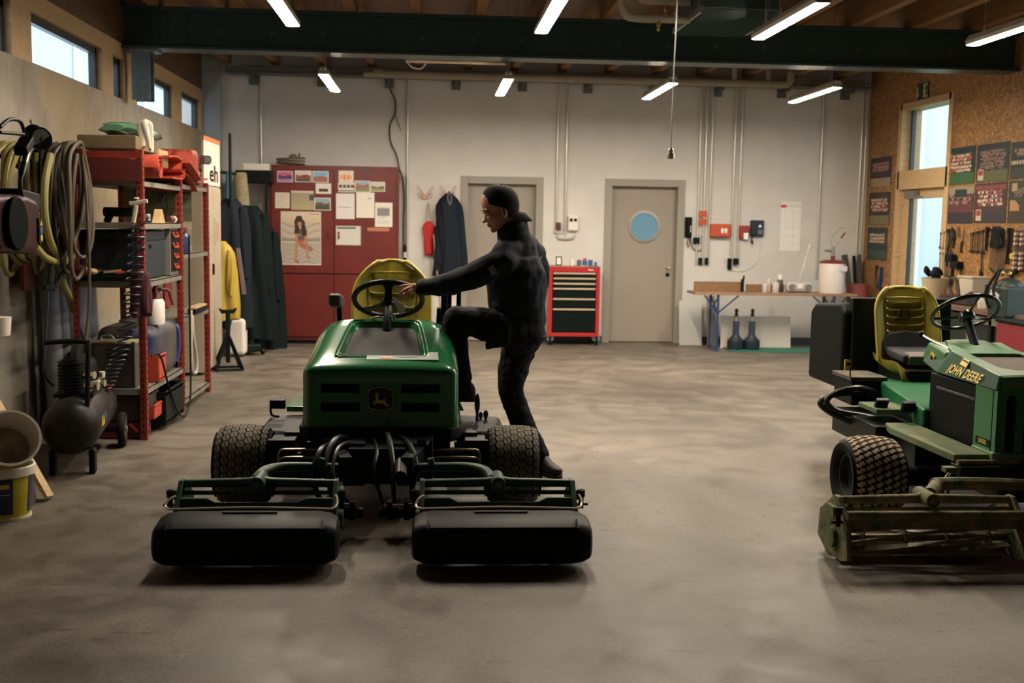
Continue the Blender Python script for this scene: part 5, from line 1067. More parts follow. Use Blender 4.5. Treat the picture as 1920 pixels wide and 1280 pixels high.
paper(630, 363, 665, 410, 'note_sheet', 'large white sheet with one printed line, left of three on the right cabinet door', 'note', lambda u, v: (.25, .25, .25) if .44 < v < .47 and .1 < u < .8 else (.66, .62, .60), 24, 40)
paper(668, 361, 702, 408, 'note_sheet', 'white sheet with a small dark mark near its top, middle of three sheets', 'note', lambda u, v: (.08, .08, .08) if .74 < v < .78 and .62 < u < .82 else ((.5, .45, .4) if abs(v - .45) < .012 else (.70, .65, .58)), 24, 40)
paper(703, 380, 736, 425, 'note_sheet', 'white sheet with a grey printed block, lowest right of three sheets', 'note', text_fn(12, 3, (.66, .62, .55), (.12, .45, .84, .78)), 24, 40)
paper(630, 424, 677, 459, 'note_sheet', 'wide pale sheet with a dark tape edge, lowest on the right cabinet door', 'note', lambda u, v: (.10, .10, .10) if .84 < v < .93 and .06 < u < .8 else ((.35, .33, .28) if u > .94 else (.58, .55, .50)), 24, 20)
paper(689, 427, 730, 433, 'tape_strip', 'orange-brown tape strip below the lowest right sheet', 'tape', lambda u, v: (.42, .16, .09), 4, 2)
def poster(u, v):
    X_, Z_ = u, v; b = (.52, .42, .30)
    if v > .915: return (.62, .52, .40) if not (.7 < u < .95 and .945 < v < .965) else (.35, .28, .2)
    if u < .02 or u > .98 or v < .015: return (.7, .62, .5)
    if v > .80: b = (.58, .46, .28) if v < .86 else (.60, .5, .36)
    elif v > .5: b = (.50, .42, .32) if int(v * 30 + 3 * math.sin(u * 5)) % 4 else (.36, .31, .26)
    elif v > .42: b = (.28, .24, .21) if not .40 < v < .44 else (.6, .55, .45)
    else: b = (.42, .36, .30) if int(v * 60 + 4 * math.sin(u * 7)) % 5 else (.32, .28, .24)
    def seg(x0, z0, x1, z1, r): 
        dx, dz = x1 - x0, z1 - z0; tt = max(0, min(1, ((u - x0) * dx + (v - z0) * dz * 1.6) / (dx * dx + dz * dz * 1.6))); return ((u - x0 - tt * dx) ** 2 + ((v - z0 - tt * dz) * 1.25) ** 2) < r * r
    skn = (.42, .20, .11); hair = (.03, .015, .01)
    if seg(.45, .86, .42, .80, .085) and v > .77 or seg(.40, .80, .40, .62, .05) or seg(.54, .80, .58, .58, .055):
        if not ((u - .465) ** 2 + ((v - .765) * 1.2) ** 2 < .055 ** 2): return hair
    if (u - .465) ** 2 + ((v - .765) * 1.2) ** 2 < .06 ** 2: return skn
    if seg(.40, .60, .37, .10, .035) or seg(.62, .58, .66, .14, .030): return skn
    if seg(.42, .42, .55, .44, .04): return (.45, .10, .06)
    if seg(.40, .62, .58, .62, .075) or seg(.46, .50, .52, .50, .07): return (.10, .08, .07)
    if seg(.60, .36, .74, .30, .055) or seg(.66, .14, .72, .12, .02) or seg(.36, .07, .42, .05, .03) or seg(.50, .38, .62, .33, .05): return (.30, .14, .08)
    return b
paper(527, 397, 602, 496, 'poster', 'calendar poster of a dark-haired figure crouching on sand, left cabinet door', 'poster', poster, 75, 110)
RP = mat('old_rope', (0.16, 0.12, 0.07), .9)
a = at(545, 303, y=15.2); t = tag(G().tube([(a.x + .18 * math.cos(q * .9), a.y + .1 * math.sin(q * .9), 2.375 + .012 * q * .5) for q in range(15)] + [(a.x - .02, a.y, 2.47), (a.x + .05, a.y, 2.50), (a.x + .1, a.y - .02, 2.45), (a.x + .12, a.y - .03, 2.52)], .014, 8, sub=4).build('rope_coil', RP), 'coil of old rope on the left of the cabinet top', 'rope')
p = at(478, 335, y=14.9); t = thing('storage_box', 'black crate beside the top left of the red cabinet', 'box', (p.x, 14.95, 2.10)); 
G().box((0, 0, .09), (.46, .4, .16)).build('crate', BLACKP, t, bevel=.01); G().bb((-.18, -.2, -2.1), (-.15, -.17, .02)).bb((.15, -.2, -2.1), (.18, -.17, .02)).bb((.15, .17, -2.1), (.18, .2, .02)).bb((-.18, .17, -2.1), (-.15, .2, .02)).build('stand', BLACKM, t)
tag(G().box((p.x + .03, 14.88, 2.315), (.33, .2, .09)).build('white_parcel', WPLAST, bevel=.01), 'white parcel on top of the black crate', 'box')

# ================================================================ hanging clothes and things left of the cabinet
t = thing('garment_rail', 'black garment rail with a tall upright, left of the red cabinet', 'clothes rail', (-2.5, 13.6, 0))
z_ = at(440, 321, y=13.6).z; G().tube([(-.35, -.9, z_), (.12, 1.0, z_)], .02, 10, sub=0).build('rail', BLACKM, t); a = at(431, 250, y=13.6); G().cyl((a.x + 2.5, 0, 0), (a.x + 2.5, 0, a.z), .018).build('upright', BLACKM, t); G().cyl((.08, .95, 0), (.08, .95, z_), .015).build('upright', BLACKM, t); G().cyl((-.33, -.88, 0), (-.33, -.88, z_), .015).build('upright', BLACKM, t)
def coat(px, ytop, Yd, w_, h, m, label, seed, flare=1.15, name='hanging_coat', top=.35):
    a = at(px, ytop, y=Yd); t = thing(name, label, 'coat', tuple(a), 0); fold_cloth((0, 0, 0), w_, w_ * .7, h, flare, 7, .12, seed, top).build('cloth', m, t, smooth=60)
    fold_cloth((w_ * .38, -.06, -.10), w_ * .30, .12, h * .55, 1.1, 4, .10, seed + 3, .6).build('sleeve', m, t, smooth=60); return t
YC = mat('yellow_oilskin', (0.40, 0.28, 0.03), .45); GB = mat('dark_green_cloth', (0.005, 0.010, 0.010), .8, spec=.15)
coat(414, 452, 13.1, .30, .90, YC, 'yellow waterproof jacket at the left end of the rail', 2, 1.25)
coat(432, 372, 13.7, .42, 1.55, NAVY, 'dark navy coat hanging behind the yellow jacket', 5, 1.1)
coat(470, 385, 14.1, .46, 1.65, GB, 'long dark coat with red trim, middle of the rail', 8, 1.15)
coat(494, 420, 14.5, .40, 1.60, GB, 'long dark waterproof beside the red cabinet', 11, 1.25)
a = at(498, 430, y=14.15); b = at(497, 510, y=14.15); tag(G().tube([tuple(a), ((a.x + b.x) / 2 + .01, a.y, (a.z + b.z) / 2), tuple(b)], .022, 8).build('red_strap', mat('red_cloth', (0.5, .02, .02))), 'red strap hanging among the dark coats', 'strap')
a = at(446, 465, y=13.55); b = at(458, 552, y=13.5); tag(G().bar(tuple(a), tuple(b), .05, .02).build('reflective_strip', mat('dusty_mauve', (.16, .12, .13), .7), bevel=.004), 'dull grey reflective strip on the dark coat front', 'strip')
a = at(450, 326, y=14.4); b = at(463, 470, y=14.2); tag(G().cyl(tuple(a), tuple(b), .085, n=20).build('felt_roll', mat('beige_felt', (.30, .26, .15), .9, noise=.3, nscale=30)), 'thick beige roll standing behind the dark coats', 'roll')
a = at(428, 322, y=13.9); b = at(427, 378, y=13.9); tag(G().cyl(tuple(a), tuple(b), .03, n=10).build('blue_tube', mat('blue_tube', (.02, .12, .20), .5)), 'blue tube hanging under the rail above the navy coat', 'tube')
def axle_stand(loc, label):
    t = thing('axle_stand', label, 'axle stand', loc, .3)
    G().cyl((0, 0, .08), (0, 0, .62), .025, n=10).build('post', BLACKM, t); G().prism([(-.07, .62), (.07, .62), (.10, .68), (.05, .66), (-.05, .66), (-.10, .68)], -.025, .025).build('saddle', BLACKM, t)
    for k in range(4): q = PI / 4 + k * PI / 2; G().bar((.02 * math.cos(q), .02 * math.sin(q), .36), (.2 * math.cos(q), .2 * math.sin(q), .01), .012, .035).build('leg', BLACKM, t)
    G().tube([(.2 * math.cos(PI / 4 + k * PI / 2), .2 * math.sin(PI / 4 + k * PI / 2), .015) for k in range(4)], .012, 8, closed=True, sub=0).build('foot_ring', BLACKM, t)
a = at(428, 693, z=0); axle_stand((a.x, a.y, 0), 'black axle stand on the floor right of the pale locker')
a = at(436, 665, z=0); a = at(437, 672, z=0); t = thing('canister', 'white plastic canister behind the axle stand', 'canister', (a.x, a.y + .25, 0.0)); G().box((0, 0, .24), (.24, .2, .44)).build('body', WPLAST, t, bevel=.05, seg=4); G().cyl((.0, 0, .46), (0, 0, .50), .03).build('cap', BLACKP, t)
a = at(462, 662, z=0); t = thing('trolley_jack', 'low dark trolley jack on the floor under the coats', 'jack', (a.x, a.y, 0), .5); G().box((0, 0, .09), (.22, .5, .09)).build('body', BLACKM, t, bevel=.02); 
for x in (-.12, .12):
    for y in (-.2, .2): G().cyl((x, y, .04), (x + .03, y, .04), .04).build('castor', BLACKM, t)
G().cyl((0, -.15, .10), (0, -.15, .18), .05).build('lifting_pad', BLACKM, t)
# pale locker with the lettered board on top
LK = mat('locker_beige', (0.42, 0.36, 0.27), .5, noise=.1, nscale=5)
t = thing('tall_locker', 'tall pale beige locker behind the red shelving', 'locker', (-2.68, 12.33, 0)); G().bb((-.33, -.47, .03), (.32, .47, 1.99)).build('carcass', LK, t, bevel=.006); G().bb((.32, -.455, .05), (.335, -.005, 1.97)).build('door', LK, t, bevel=.004); G().bb((.32, .005, .05), (.335, .455, 1.97)).build('door', LK, t, bevel=.004); G().box((.345, -.05, 1.1), (.02, .03, .12)).build('handle', BLACKM, t, bevel=.004)
G().bb((.336, .20, 1.40), (.338, .32, 1.60)).build('sticker', mat('pink_sticker', (.5, .22, .2), .6), t); G().bb((.336, .06, 1.35), (.338, .16, 1.65)).build('sticker', mat('green_sticker', (.3, .33, .2), .6), t)
t = thing('lettered_board', 'white board with black letters and orange top edge, standing on the locker', 'board', (-2.36, 12.33, 1.995)); G().bb((-.01, -.44, 0), (.01, .46, .50)).build('board', mat('board_white', (.60, .54, .48), .6), t); G().bb((.0, -.44, .455), (.013, .46, .50)).build('orange_edge', mat('orange_edge', (.62, .16, .05), .6), t)
lettering('eh', .25, BLACKP, t, (.012, .10, .12), (PI / 2, 0, PI / 2), bold=.004, sx=2.0)

# ================================================================ red shelving and what stands on it
RK = mat('rack_red', (0.27, 0.030, 0.018), .4, noise=.35, nscale=8); RKD = mat('rack_dark_red', (0.10, 0.012, 0.010), .5); SHB = mat('shelf_grey', (0.24, 0.22, 0.18), .5, noise=.3, nscale=7); HOLE = mat('hole_dark', (.008, .006, .006), .8)
FX, BX = -2.09, -2.60
RACK = thing('steel_shelving', 'red slotted steel shelving loaded with tools along the concrete wall', 'shelving', (-2.35, 9.5, 0)); rx = lambda x: x + 2.35; ry = lambda y: y - 9.5
for y, zt in ((8.36, 2.13), (9.61, 2.0), (10.73, 1.97)):
    for x, s in ((FX, -1), (BX, 1)):
        g = G().bb((rx(x) - .004, ry(y), 0), (rx(x) + .004, ry(y) + .045, zt)).bb((rx(x) + (s * .045 if s < 0 else 0) - .0, ry(y) - .002, 0), (rx(x) + (0 if s < 0 else .045), ry(y) + .006, zt)); p_ = g.build('post', RK, RACK, smooth=0)
        h_ = G(); z = .06
        while z < zt - .05: h_.box((rx(x) + s * .022, ry(y) - .0035, z), (.012, .004, .022)).box((rx(x) + .0045, ry(y) + .024, z), (.003, .012, .022)); z += .05
        o = h_.build('slot', HOLE, p_, smooth=0); o['kind'] = 'stuff'
for y0, y1, zs in ((8.36, 9.61, (1.91, 1.60, 1.17, .53, .38)), (9.63, 10.74, (1.93, 1.34, .80, .10))):
    for z in zs:
        if z == .53: continue
        g = G().bb((rx(BX), ry(y0) + .01, z - .006), (rx(FX) - .002, ry(y1), z)).bb((rx(FX) - .008, ry(y0) + .01, z - .042), (rx(FX) - .002, ry(y1), z)).bb((rx(BX), ry(y0) + .01, z - .042), (rx(BX) + .006, ry(y1), z)).bb((rx(BX), ry(y0) + .008, z - .042), (rx(FX), ry(y0) + .014, z)); g.build('shelf', SHB, RACK, smooth=0)
G().bar((rx(BX), ry(8.355), 2.09), (rx(FX), ry(8.355), 2.09), .012, .05).bar((rx(BX) - .35, ry(8.355), 2.10), (rx(BX), ry(8.355), 2.10), .02, .03).build('cross_bar', RK, RACK)
G().bb((rx(BX), ry(8.345), 1.90), (rx(FX), ry(8.35), 2.06)).build('end_sheet', RKD, RACK)
R_ = lambda x, y, z: (x, y, z)
CB_ = mat('brown_box_board', (.16, .11, .055), .8, noise=.2); MATR = mat('red_rubber_mat', (.46, .055, .025), .6, noise=.2, nscale=10)
t = thing('flat_carton', 'flat brown carton on top of the red shelving', 'box', (-2.36, 8.75, 2.13)); G().box((0, 0, .055), (.42, .62, .10)).build('carton', CB_, t, bevel=.008); G().bb((.06, .18, .108), (.2, .31, .112)).build('flap', CB_, t)
t = thing('board_offcut', 'pale wooden board offcut beside the carton on the shelving', 'board', (-2.22, 9.25, 2.035)); G().box((0, 0, .075), (.16, .3, .14)).build('board', PINE, t, bevel=.004)
g = G(); rings = []
for j in range(9):
    v = j / 8; r2 = math.sin(PI * (0.06 + .88 * v)) ** .5; rings.append([(.17 * r2 * math.cos(a) + .02 * math.sin(5 * a + j), -.58 + 1.16 * v, .050 + .072 * r2 * math.sin(a) * (1 if math.sin(a) > 0 else .7) + .006 * math.sin(3 * a + 2 * j)) for a in [2 * PI * k / 20 for k in range(20)]])
t = thing('plastic_sack', 'green and white plastic sack lying on the carton', 'sack', (-2.36, 9.14, 2.245)); g.loft(rings).build('sack', mat('green_sack', (.10, .22, .12), .4, col2=(.03, .10, .06), nscale=6), t, smooth=60); 
for k in range(3): G().bar((-.03, .02 + .05 * k, .107), (.08, .02 + .05 * k, .085), .012, .004).build('printed_bar', BLACKP, t)
t = thing('white_rag', 'crumpled white rag hanging over the carton corner', 'cloth', (-2.125, 8.62, 2.40)); fold_cloth((0, 0, -.03), .11, .06, .22, .8, 5, .2, 3, .12).build('cloth', mat('rag_white', (.55, .50, .42), .9), t, smooth=60)
sp_ = []
for k in range(46): q = k * .35; sp_.append((.022 + .0049 * q, q))
t = thing('rolled_mat', 'tight roll of red rubber matting on the top shelf', 'mat', (-2.05, 8.62, 2.015))
ou = [(r * math.cos(q), r * math.sin(q)) for r, q in sp_]; inn = [((r - .007) * math.cos(q), (r - .007) * math.sin(q)) for r, q in sp_]
G().loft([[(-.50, p[0], p[1]), (.03, p[0], p[1]), (.03, i_[0], i_[1]), (-.50, i_[0], i_[1])] for p, i_ in zip(ou, inn)]).build('roll', MATR, t)
def ribbon(pts, w_, th, name, m, parent, ax=(0, 1, 0)):
    P_ = catmull(pts, 5); A_ = Vector(ax); rings = []
    for i, p in enumerate(P_):
        d = (P_[min(i + 1, len(P_) - 1)] - P_[max(i - 1, 0)]).normalized(); n_ = d.cross(A_).normalized(); rings.append([p - A_ * w_ / 2 + n_ * th / 2, p + A_ * w_ / 2 + n_ * th / 2, p + A_ * w_ / 2 - n_ * th / 2, p - A_ * w_ / 2 - n_ * th / 2])
    return G().loft(rings).build(name, m, parent)
t = thing('folded_mat', 'folded red rubber mat drooping over the shelf edge', 'mat', (-2.12, 9.6, 1.98)); ribbon([(-.18, -.55, .14), (-.18, -.30, .155), (-.18, -.12, .13), (-.18, -.12, .05), (-.18, .05, .03), (-.18, .25, -.0), (-.18, .50, -.10)], .50, .012, 'sheet', MATR, t, (1, 0, 0)); ribbon([(-.15, -.50, -.02), (-.15, -.1, -.01), (-.15, .0, .10), (-.15, .2, .14), (-.15, .36, .08), (-.15, .30, .01), (-.15, .55, .0)], .46, .012, 'sheet', MATR, t, (1, 0, 0)); ribbon([(-.12, -.12, .12), (-.12, .1, .06), (-.12, .34, .0), (-.12, .60, .01)], .52, .012, 'sheet', MATR, t, (1, 0, 0))
t = thing('red_fabric_bundle', 'upright bundle of red sheet at the far end of the top shelf', 'mat', (-2.25, 10.2, 1.935)); fold_cloth((0, 0, .30), .36, .5, .30, 1.0, 9, .08, 6, .9).build('bundle', MATR, t, smooth=60); G().cyl((.2, .10, .23), (.25, .16, .23), .04, n=8).build('grey_fitting', STEEL, t); G().cyl((.18, .1, .18), (.185, .1, .18), .025).build('hole', HOLE, t); G().cyl((.185, .1, .07), (.19, .1, .07), .025).build('hole', HOLE, t)
# middle shelves
def simple(name, label, cat, loc, parts, group=None):
    t = thing(name, label, cat, loc, 0, group)
    for nm, g, m, b in parts: g.build(nm, m, t, bevel=b)
    return t
DB = mat('dark_crate_blue', (.008, .018, .026), .5)
simple('tool_case', 'large dark blue plastic case on the middle shelf', 'case', (-2.36, 8.85, 1.172), [('case', G().box((0, 0, .19), (.44, .80, .37)), DB, .02), ('latch', G().box((.225, -.1, .25), (.01, .05, .03)), BLACKP, .002), ('lid_line', G().box((.0, 0, .30), (.448, .81, .008)), BLACKP, .0)])
t = thing('small_parts_organiser', 'black organiser with red clip handles standing at the shelf front', 'organiser', (-2.135, 9.43, 1.175)); G().box((0, 0, .20), (.05, .28, .40)).build('frame', mat('organiser_grey', (.16, .15, .14), .5), t, bevel=.006); G().box((.022, 0, .20), (.012, .25, .34)).build('face', BLACKP, t)
for k in range(4): G().tube([(.03, -.07 if k < 2 else -.03, .33 - k * .085 + .02), (.045, -.07 if k < 2 else -.03, .33 - k * .085 - .015), (.045, .06, .33 - k * .085 - .015), (.03, .06, .33 - k * .085 + .02)], .010, 6, sub=0).build('clip_handle', MATR, t)
simple('grinder', 'small dark angle grinder with bright head on the shelf', 'power tool', (-2.2, 8.75, 1.642 - .04 - .002), [('body', G().cyl((0, -.12, .04), (0, .12, .04), .03), BLACKP, .004), ('head', G().cyl((0, .14, .02), (0, .14, .07), .035), CHROME, .002)])
simple('cable_loop', 'loop of black cable hanging up from the second shelf', 'cable', (-2.15, 9.3, 1.60), [('loop', G().tube([(.0, .09 * math.cos(q), .12 + .10 * math.sin(q)) for q in [2 * PI * k / 14 for k in range(14)]], .005, 6, closed=True), BLACKP, 0)])
simple('wood_offcut', 'pointed pale wood offcut on the second shelf', 'wood', (-2.16, 9.12, 1.60), [('wedge', G().prism([(-.1, 0), (.1, 0), (.05, .06), (0, .11)], -.03, .03, 'x'), PINE, .002)])
simple('red_torch', 'red and white torch lying on the second shelf', 'torch', (-2.13, 9.42, 1.60), [('body', G().cyl((0, -.08, .03), (0, .05, .03), .024), RKD, .002), ('lens', G().cyl((0, .05, .03), (0, .09, .03), .03), WPLAST, .002)])
simple('dark_drill', 'dark cordless drill lying on the second shelf', 'power tool', (-2.35, 8.65, 1.60), [('body', G().cyl((-.1, 0, .08), (.12, 0, .08), .035), BLACKP, .004), ('grip', G().bar((-.05, 0, .07), (-.08, .0, .0), .04, .05), BLACKP, .006), ('chuck', G().cyl((.12, 0, .08), (.17, 0, .08), .02, .012), STEEL, 0)])
simple('hammer', 'hammer with pale handle lying among dark tools on the middle shelf', 'hammer', (-2.45, 8.40, 1.55), []) if False else None
t = thing('tool_heap_tray', 'dark tray heaped with hand tools at the shelf end', 'tool tray', (-2.34, 8.38, 1.175)); 
G().box((0, .0, .02), (.46, .10, .03)).build('tray', BLACKP, t, bevel=.004)
tm = [STEEL, RKD, CHROME, BLACKM, PINE, MATR]
rn = random.Random(5)
for k in range(9): x = -.2 + k * .05; G().bar((x - .05 * rn.random(), -.03 + .04 * rn.random(), .05 + .02 * rn.random()), (x + .08, .0 + .04 * rn.random(), .06 + .03 * rn.random()), .014, .018).build('hand_tool', tm[k % 6], t, bevel=.003)
simple('red_glove', 'red and cream work glove on the end of the middle shelf', 'glove', (-2.52, 8.33, 1.25), [('palm', G().ell((0, 0, 0), (.06, .04, .045)), RKD, 0), ('cuff', G().ell((.07, 0, -.005), (.04, .03, .025)), PINE, 0)])
def nozzle_gun():
    t = thing('air_blow_gun', 'pale air gun clipped on the front red post', 'air gun', (-2.10, 8.30, 1.62)); G().bar((-.02, 0, .11), (-.045, 0, -.02), .028, .035).build('grip', mat('gun_cream', (.5, .45, .36), .5), t, bevel=.008); G().bar((-.07, 0, .12), (.06, 0, .14), .026, .03).cyl((-.02, 0, .15), (-.02, 0, .165), .02).build('barrel', MATS['gun_cream'], t, bevel=.006); G().cyl((-.045, 0, -.02), (-.05, 0, -.08), .010).build('coupling', mat('brass', (.5, .35, .12)), t)
    G().tube([(-.05, 0, -.08), (-.058, 0, -.2), (-.05, .01, -.38), (-.05, .02, -.50)], .006, 6).build('hose', BLACKP, t)
nozzle_gun()
simple('oil_can', 'dark rag bunched round the front red post', 'cloth', (-2.10, 8.29, 1.10), [('cloth', fold_cloth((0, 0, .17), .13, .09, .33, 1.1, 5, .15, 2, .5), mat('dark_rag', (.06, .01, .015), .9), 0)])
# lower shelf: blue drum, sprayer, heater box, red crate
t = thing('blue_container', 'rounded dark blue container on the lower shelf', 'container', (-2.34, 9.15, .385)); G().box((0, 0, .21), (.46, .80, .42)).build('body', mat('dusty_blue', (.012, .022, .075), .5, col2=(.10, .08, .05), nscale=3), t, bevel=.09, seg=5); G().tube([(.22, .34, .06), (.235, .36, .2), (.22, .36, .36), (.1, .38, .40)], .018, 8).build('rim', mat('blue_rim', (.03, .04, .14), .4), t)
t = thing('pump_sprayer', 'small white pump sprayer with red head on the blue container', 'sprayer', (-2.16, 8.98, .808)); G().lathe([(0, 0), (.065, 0), (.07, .02), (.07, .17), (.055, .20), (.03, .21), (0, .21)], n=24).build('bottle', WPLAST, t); G().lathe([(.055, .195), (.05, .23), (.02, .27), (.015, .30), (0, .30)], n=20).build('pump_head', RKD, t); G().tube([(-.07, 0, .26), (0, 0, .27), (.09, .03, .27), (.11, .04, .20), (.125, .05, .15)], .014, 8, sub=3).cyl((0, 0, .3), (0, 0, .34), .008).cyl((0, 0, .335), (0, 0, .345), .025).build('handle', RKD, t)
t = thing('heater_box', 'dull grey metal box with three louvres on the lower shelf', 'metal box', (-2.33, 8.52, .385)); G().box((0, 0, .165), (.30, .22, .33)).build('casing', mat('dull_grey_metal', (.075, .07, .06), .5, .2), t, bevel=.01); 
for k in range(3): G().box((.02, -.112, .28 - k * .028), (.16, .004, .012)).build('louvre', HOLE, t)
G().box((0, 0, .335), (.31, .23, .012)).build('lid', mat('dusty_lid_cream', (.25, .21, .11), .8), t); G().tube([(-.12, 0, .34), (-.12, 0, .37), (-.06, 0, .38), (-.03, 0, .35)], .008, 6).build('handle', STEEL, t)
def crate(name, label, loc, dims, m, rz=0, tilt=0):
    t = thing(name, label, 'crate', loc, rz); w_, d_, h = dims; g = G(); T = .008
    g.box((0, 0, T / 2), (w_, d_, T)); g.box((-w_ / 2, 0, h / 2), (T, d_, h)).box((w_ / 2, 0, h / 2), (T, d_, h * .75)).box((0, -d_ / 2, h / 2), (w_, T, h)).box((0, d_ / 2, h / 2), (w_, T, h)); b = g.build('tray', m, t, bevel=.003); G().tube([(-w_ / 2, -d_ / 2, h), (w_ / 2, -d_ / 2, h), (w_ / 2, d_ / 2, h), (-w_ / 2, d_ / 2, h)], .009, 6, closed=True, sub=0).build('rim', m, t)
    if tilt: t.rotation_euler = (tilt, 0, rz)
    return t
crate('stacking_bin', 'bright red stacking bin on the lower shelf', (-2.15, 8.82, .385), (.14, .22, .20), MATR)
crate('tool_tray', 'dark tray with a pale rim under the lower shelf', (-2.34, 8.60, .14), (.46, .42, .20), mat('dark_brown_tray', (.03, .022, .015), .6)); crate('black_crate', 'black slatted crate standing on edge under the shelving', (-2.14, 9.05, .04), (.20, .62, .26), BLACKP, 0, 0)
simple('floor_tool_case', 'dark red case with bright handle on the floor under the shelving', 'case', (-2.28, 8.52, 0.0), [('case', G().box((0, 0, .07), (.30, .26, .13)), RKD, .01), ('handle', G().bar((.06, -.14, .12), (.12, -.14, .06), .012, .02), MATR, .003)])
crate('stacking_bin', 'small red stacking bin at the foot of the front post', (-2.13, 8.62, .13), (.12, .22, .10), MATR)
simple('paint_bucket', 'white bucket standing under the shelving behind the black crate', 'bucket', (-2.42, 9.30, 0), [('bucket', G().lathe([(0, 0), (.13, 0), (.155, .33), (.145, .33), (.12, .01), (0, .01)], n=28), WPLAST, 0)])
simple('black_cable', 'black cable looping from the shelving down to the floor', 'cable', (-2.07, 9.0, 0), [('cable', G().tube([(.0, -.55, .62), (.03, -.40, .60), (.04, -.2, .35), (.05, .05, .10), (.05, .30, .02), (.04, .55, .08), (.03, .66, .30), (.02, .70, 1.0), (.02, .72, 1.5)], .008, 8), BLACKP, 0)])
# second bay
def pic(u, v):
    rn = random.Random(int(u * 9) * 31 + int(v * 12)); return noisec((.09, .09, .04) if v > .45 else ((.30, .26, .18) if v < .4 or u > .5 else (.14, .14, .12)), .35, rn)
o = printed('machine_poster', .62, .55, 24, 24, pic); o.location = (-2.42, 10.1, 1.36); o.rotation_euler = (0, 0, 0.12); tag(o, 'faded landscape poster behind the second bay of the shelving', 'poster')
simple('blue_bottle', 'blue round container with red lid in the second bay', 'container', (-2.18, 9.86, 1.342), [('body', G().lathe([(0, 0), (.09, 0), (.10, .03), (.10, .14), (.07, .18), (0, .18)], n=20), mat('deep_blue', (.02, .035, .11), .4), 0), ('lid', G().cyl((0, 0, .18), (0, 0, .22), .085), RKD, .004)])
simple('screwdriver', 'orange-handled screwdriver leaning on the red post', 'screwdriver', (-2.12, 9.72, 1.342), [('handle', G().cyl((0, 0, .10), (-.02, -.03, .22), .014), MATR, .003), ('shaft', G().cyl((0.01, .01, .0), (0, 0, .10), .004), STEEL, 0)])
simple('red_disc', 'round dark red disc hanging in the second bay', 'disc', (-2.30, 9.95, .99), [('disc', G().cyl((-.0, 0, 0), (.02, 0, 0), .14, n=28), mat('disc_red', (.25, .02, .015), .5), .004)])
simple('scrubbing_brush', 'pale scrubbing brush with dark bristles on the second bay shelf', 'brush', (-2.10, 10.25, .80), [('back', G().box((0, 0, .055), (.08, .50, .02)), PINE, .006), ('bristles', G().box((0, 0, .022), (.07, .46, .045)), BLACKP, .004)])
simple('white_rope', 'white rope looped over the second bay and hanging down', 'rope', (-2.07, 9.85, .3), [('rope', G().tube([(0, .0, .55), (.01, -.05, .40), (.01, -.06, .15), (.01, -.02, .02), (.02, .08, .0), (.02, .12, .1), (.01, .03, .35), (.0, .05, .50)], .014, 8), mat('rope_white', (.42, .38, .32), .8), 0)])
t = thing('spare_tyre', 'black spare tyre standing behind the second bay', 'tyre', (-2.36, 10.15, .40)); G().lathe([(.17, -.07), (.22, -.09), (.28, -.08), (.30, -.04), (.30, .04), (.28, .08), (.22, .09), (.17, .07)], ax='x', n=36).build('tyre', RUBBER, t); G().lathe([(0, 0), (.15, .0), (.17, .05)], ax='x', n=24).build('rim', BLACKM, t)
for q, (yy, w2) in enumerate(((8.0, .16), (8.3, .2), (8.62, .16), (9.3, .35))):
    pass
PG = mat('grey_plastic_tube', (.26, .28, .31), .45)
for k, y in enumerate((8.75, 8.95, 9.12, 9.36, 9.6)): tag(G().cyl((-2.86, y, 0), (-2.93, y, 2.0), .07 if k < 3 else .10, n=16).build('plastic_pipe', PG), ORD[k] + ' of five grey upright pipes behind the shelving, counted from the hoses', 'pipe', 'grey pipes behind the shelving')
# ================================================================ hoses, reel and compressor on the left
HY = mat('yellow_green_hose', (.25, .22, .065), .5); HG = mat('olive_hose', (.12, .11, .045), .55); HB = mat('brown_black_hose', (.035, .026, .02), .5); HBL = mat('dark_blue_hose', (.008, .016, .03), .35)
t = thing('hose_bracket', 'dark red wall bar carrying the hose coils', 'bracket', (-2.75, 8.12, 2.09)); G().bar((-.30, 0, 0), (.32, 0, 0), .035, .04).build('bar', RKD, t); G().bar((-.28, 0.02, -.02), (0.1, .02, -.25), .03, .03).build('arm', RKD, t)
def coil(label, m, y, x, ztop, drops, wd, r, seed, name='hose_coil'):
    rn = random.Random(seed); pts = []
    for k, d in enumerate(drops):
        w2 = wd * (.8 + .4 * rn.random()); xo = x + (k - len(drops) / 2) * r * 1.5; yo = y + .06 * (rn.random() - .5)
        for q in range(10):
            a = PI / 2 - 2 * PI * q / 10; zz = ztop - d / 2 + d / 2 * math.sin(a); yy = yo + w2 * math.cos(a) * (1.0 if math.sin(a) > -.3 else .8); pts.append((xo + .02 * math.sin(a * 2 + k) + wd * .30 * math.cos(a), yy, zz + .01 * rn.random()))
    return tag(G().tube(pts, r, 8, sub=4).build(name, m), label, 'hose', None)
coil('yellow-green garden hose coil at the left of the wall bar', HY, 8.05, -2.86, 2.13, (.75, .90, .70, .82, .8), .16, .020, 1)
coil('olive hose coil hanging beside the yellow one', HG, 8.10, -2.72, 2.14, (.62, .9, .75), .13, .019, 2)
coil('brown and black hose coil in the middle of the wall bar', HB, 8.12, -2.60, 2.14, (.95, .88, 1.0, .8, .9, .7), .10, .017, 3)
coil('dark brown hose coil nearest the red shelving', mat('taupe_hose', (.09, .07, .045), .5), 8.14, -2.48, 2.15, (.85, .7, .95, .8), .11, .015, 4)
tag(G().tube([(-2.45, 8.12, 2.13), (-2.43, 8.14, 1.9), (-2.42, 8.16, 1.4), (-2.43, 8.16, 1.0), (-2.45, 8.12, .75)], .011, 8).build('thin_hose', mat('taupe_hose', (.09, .07, .045))), 'thin hose hanging straight beside the shelving post', 'hose')
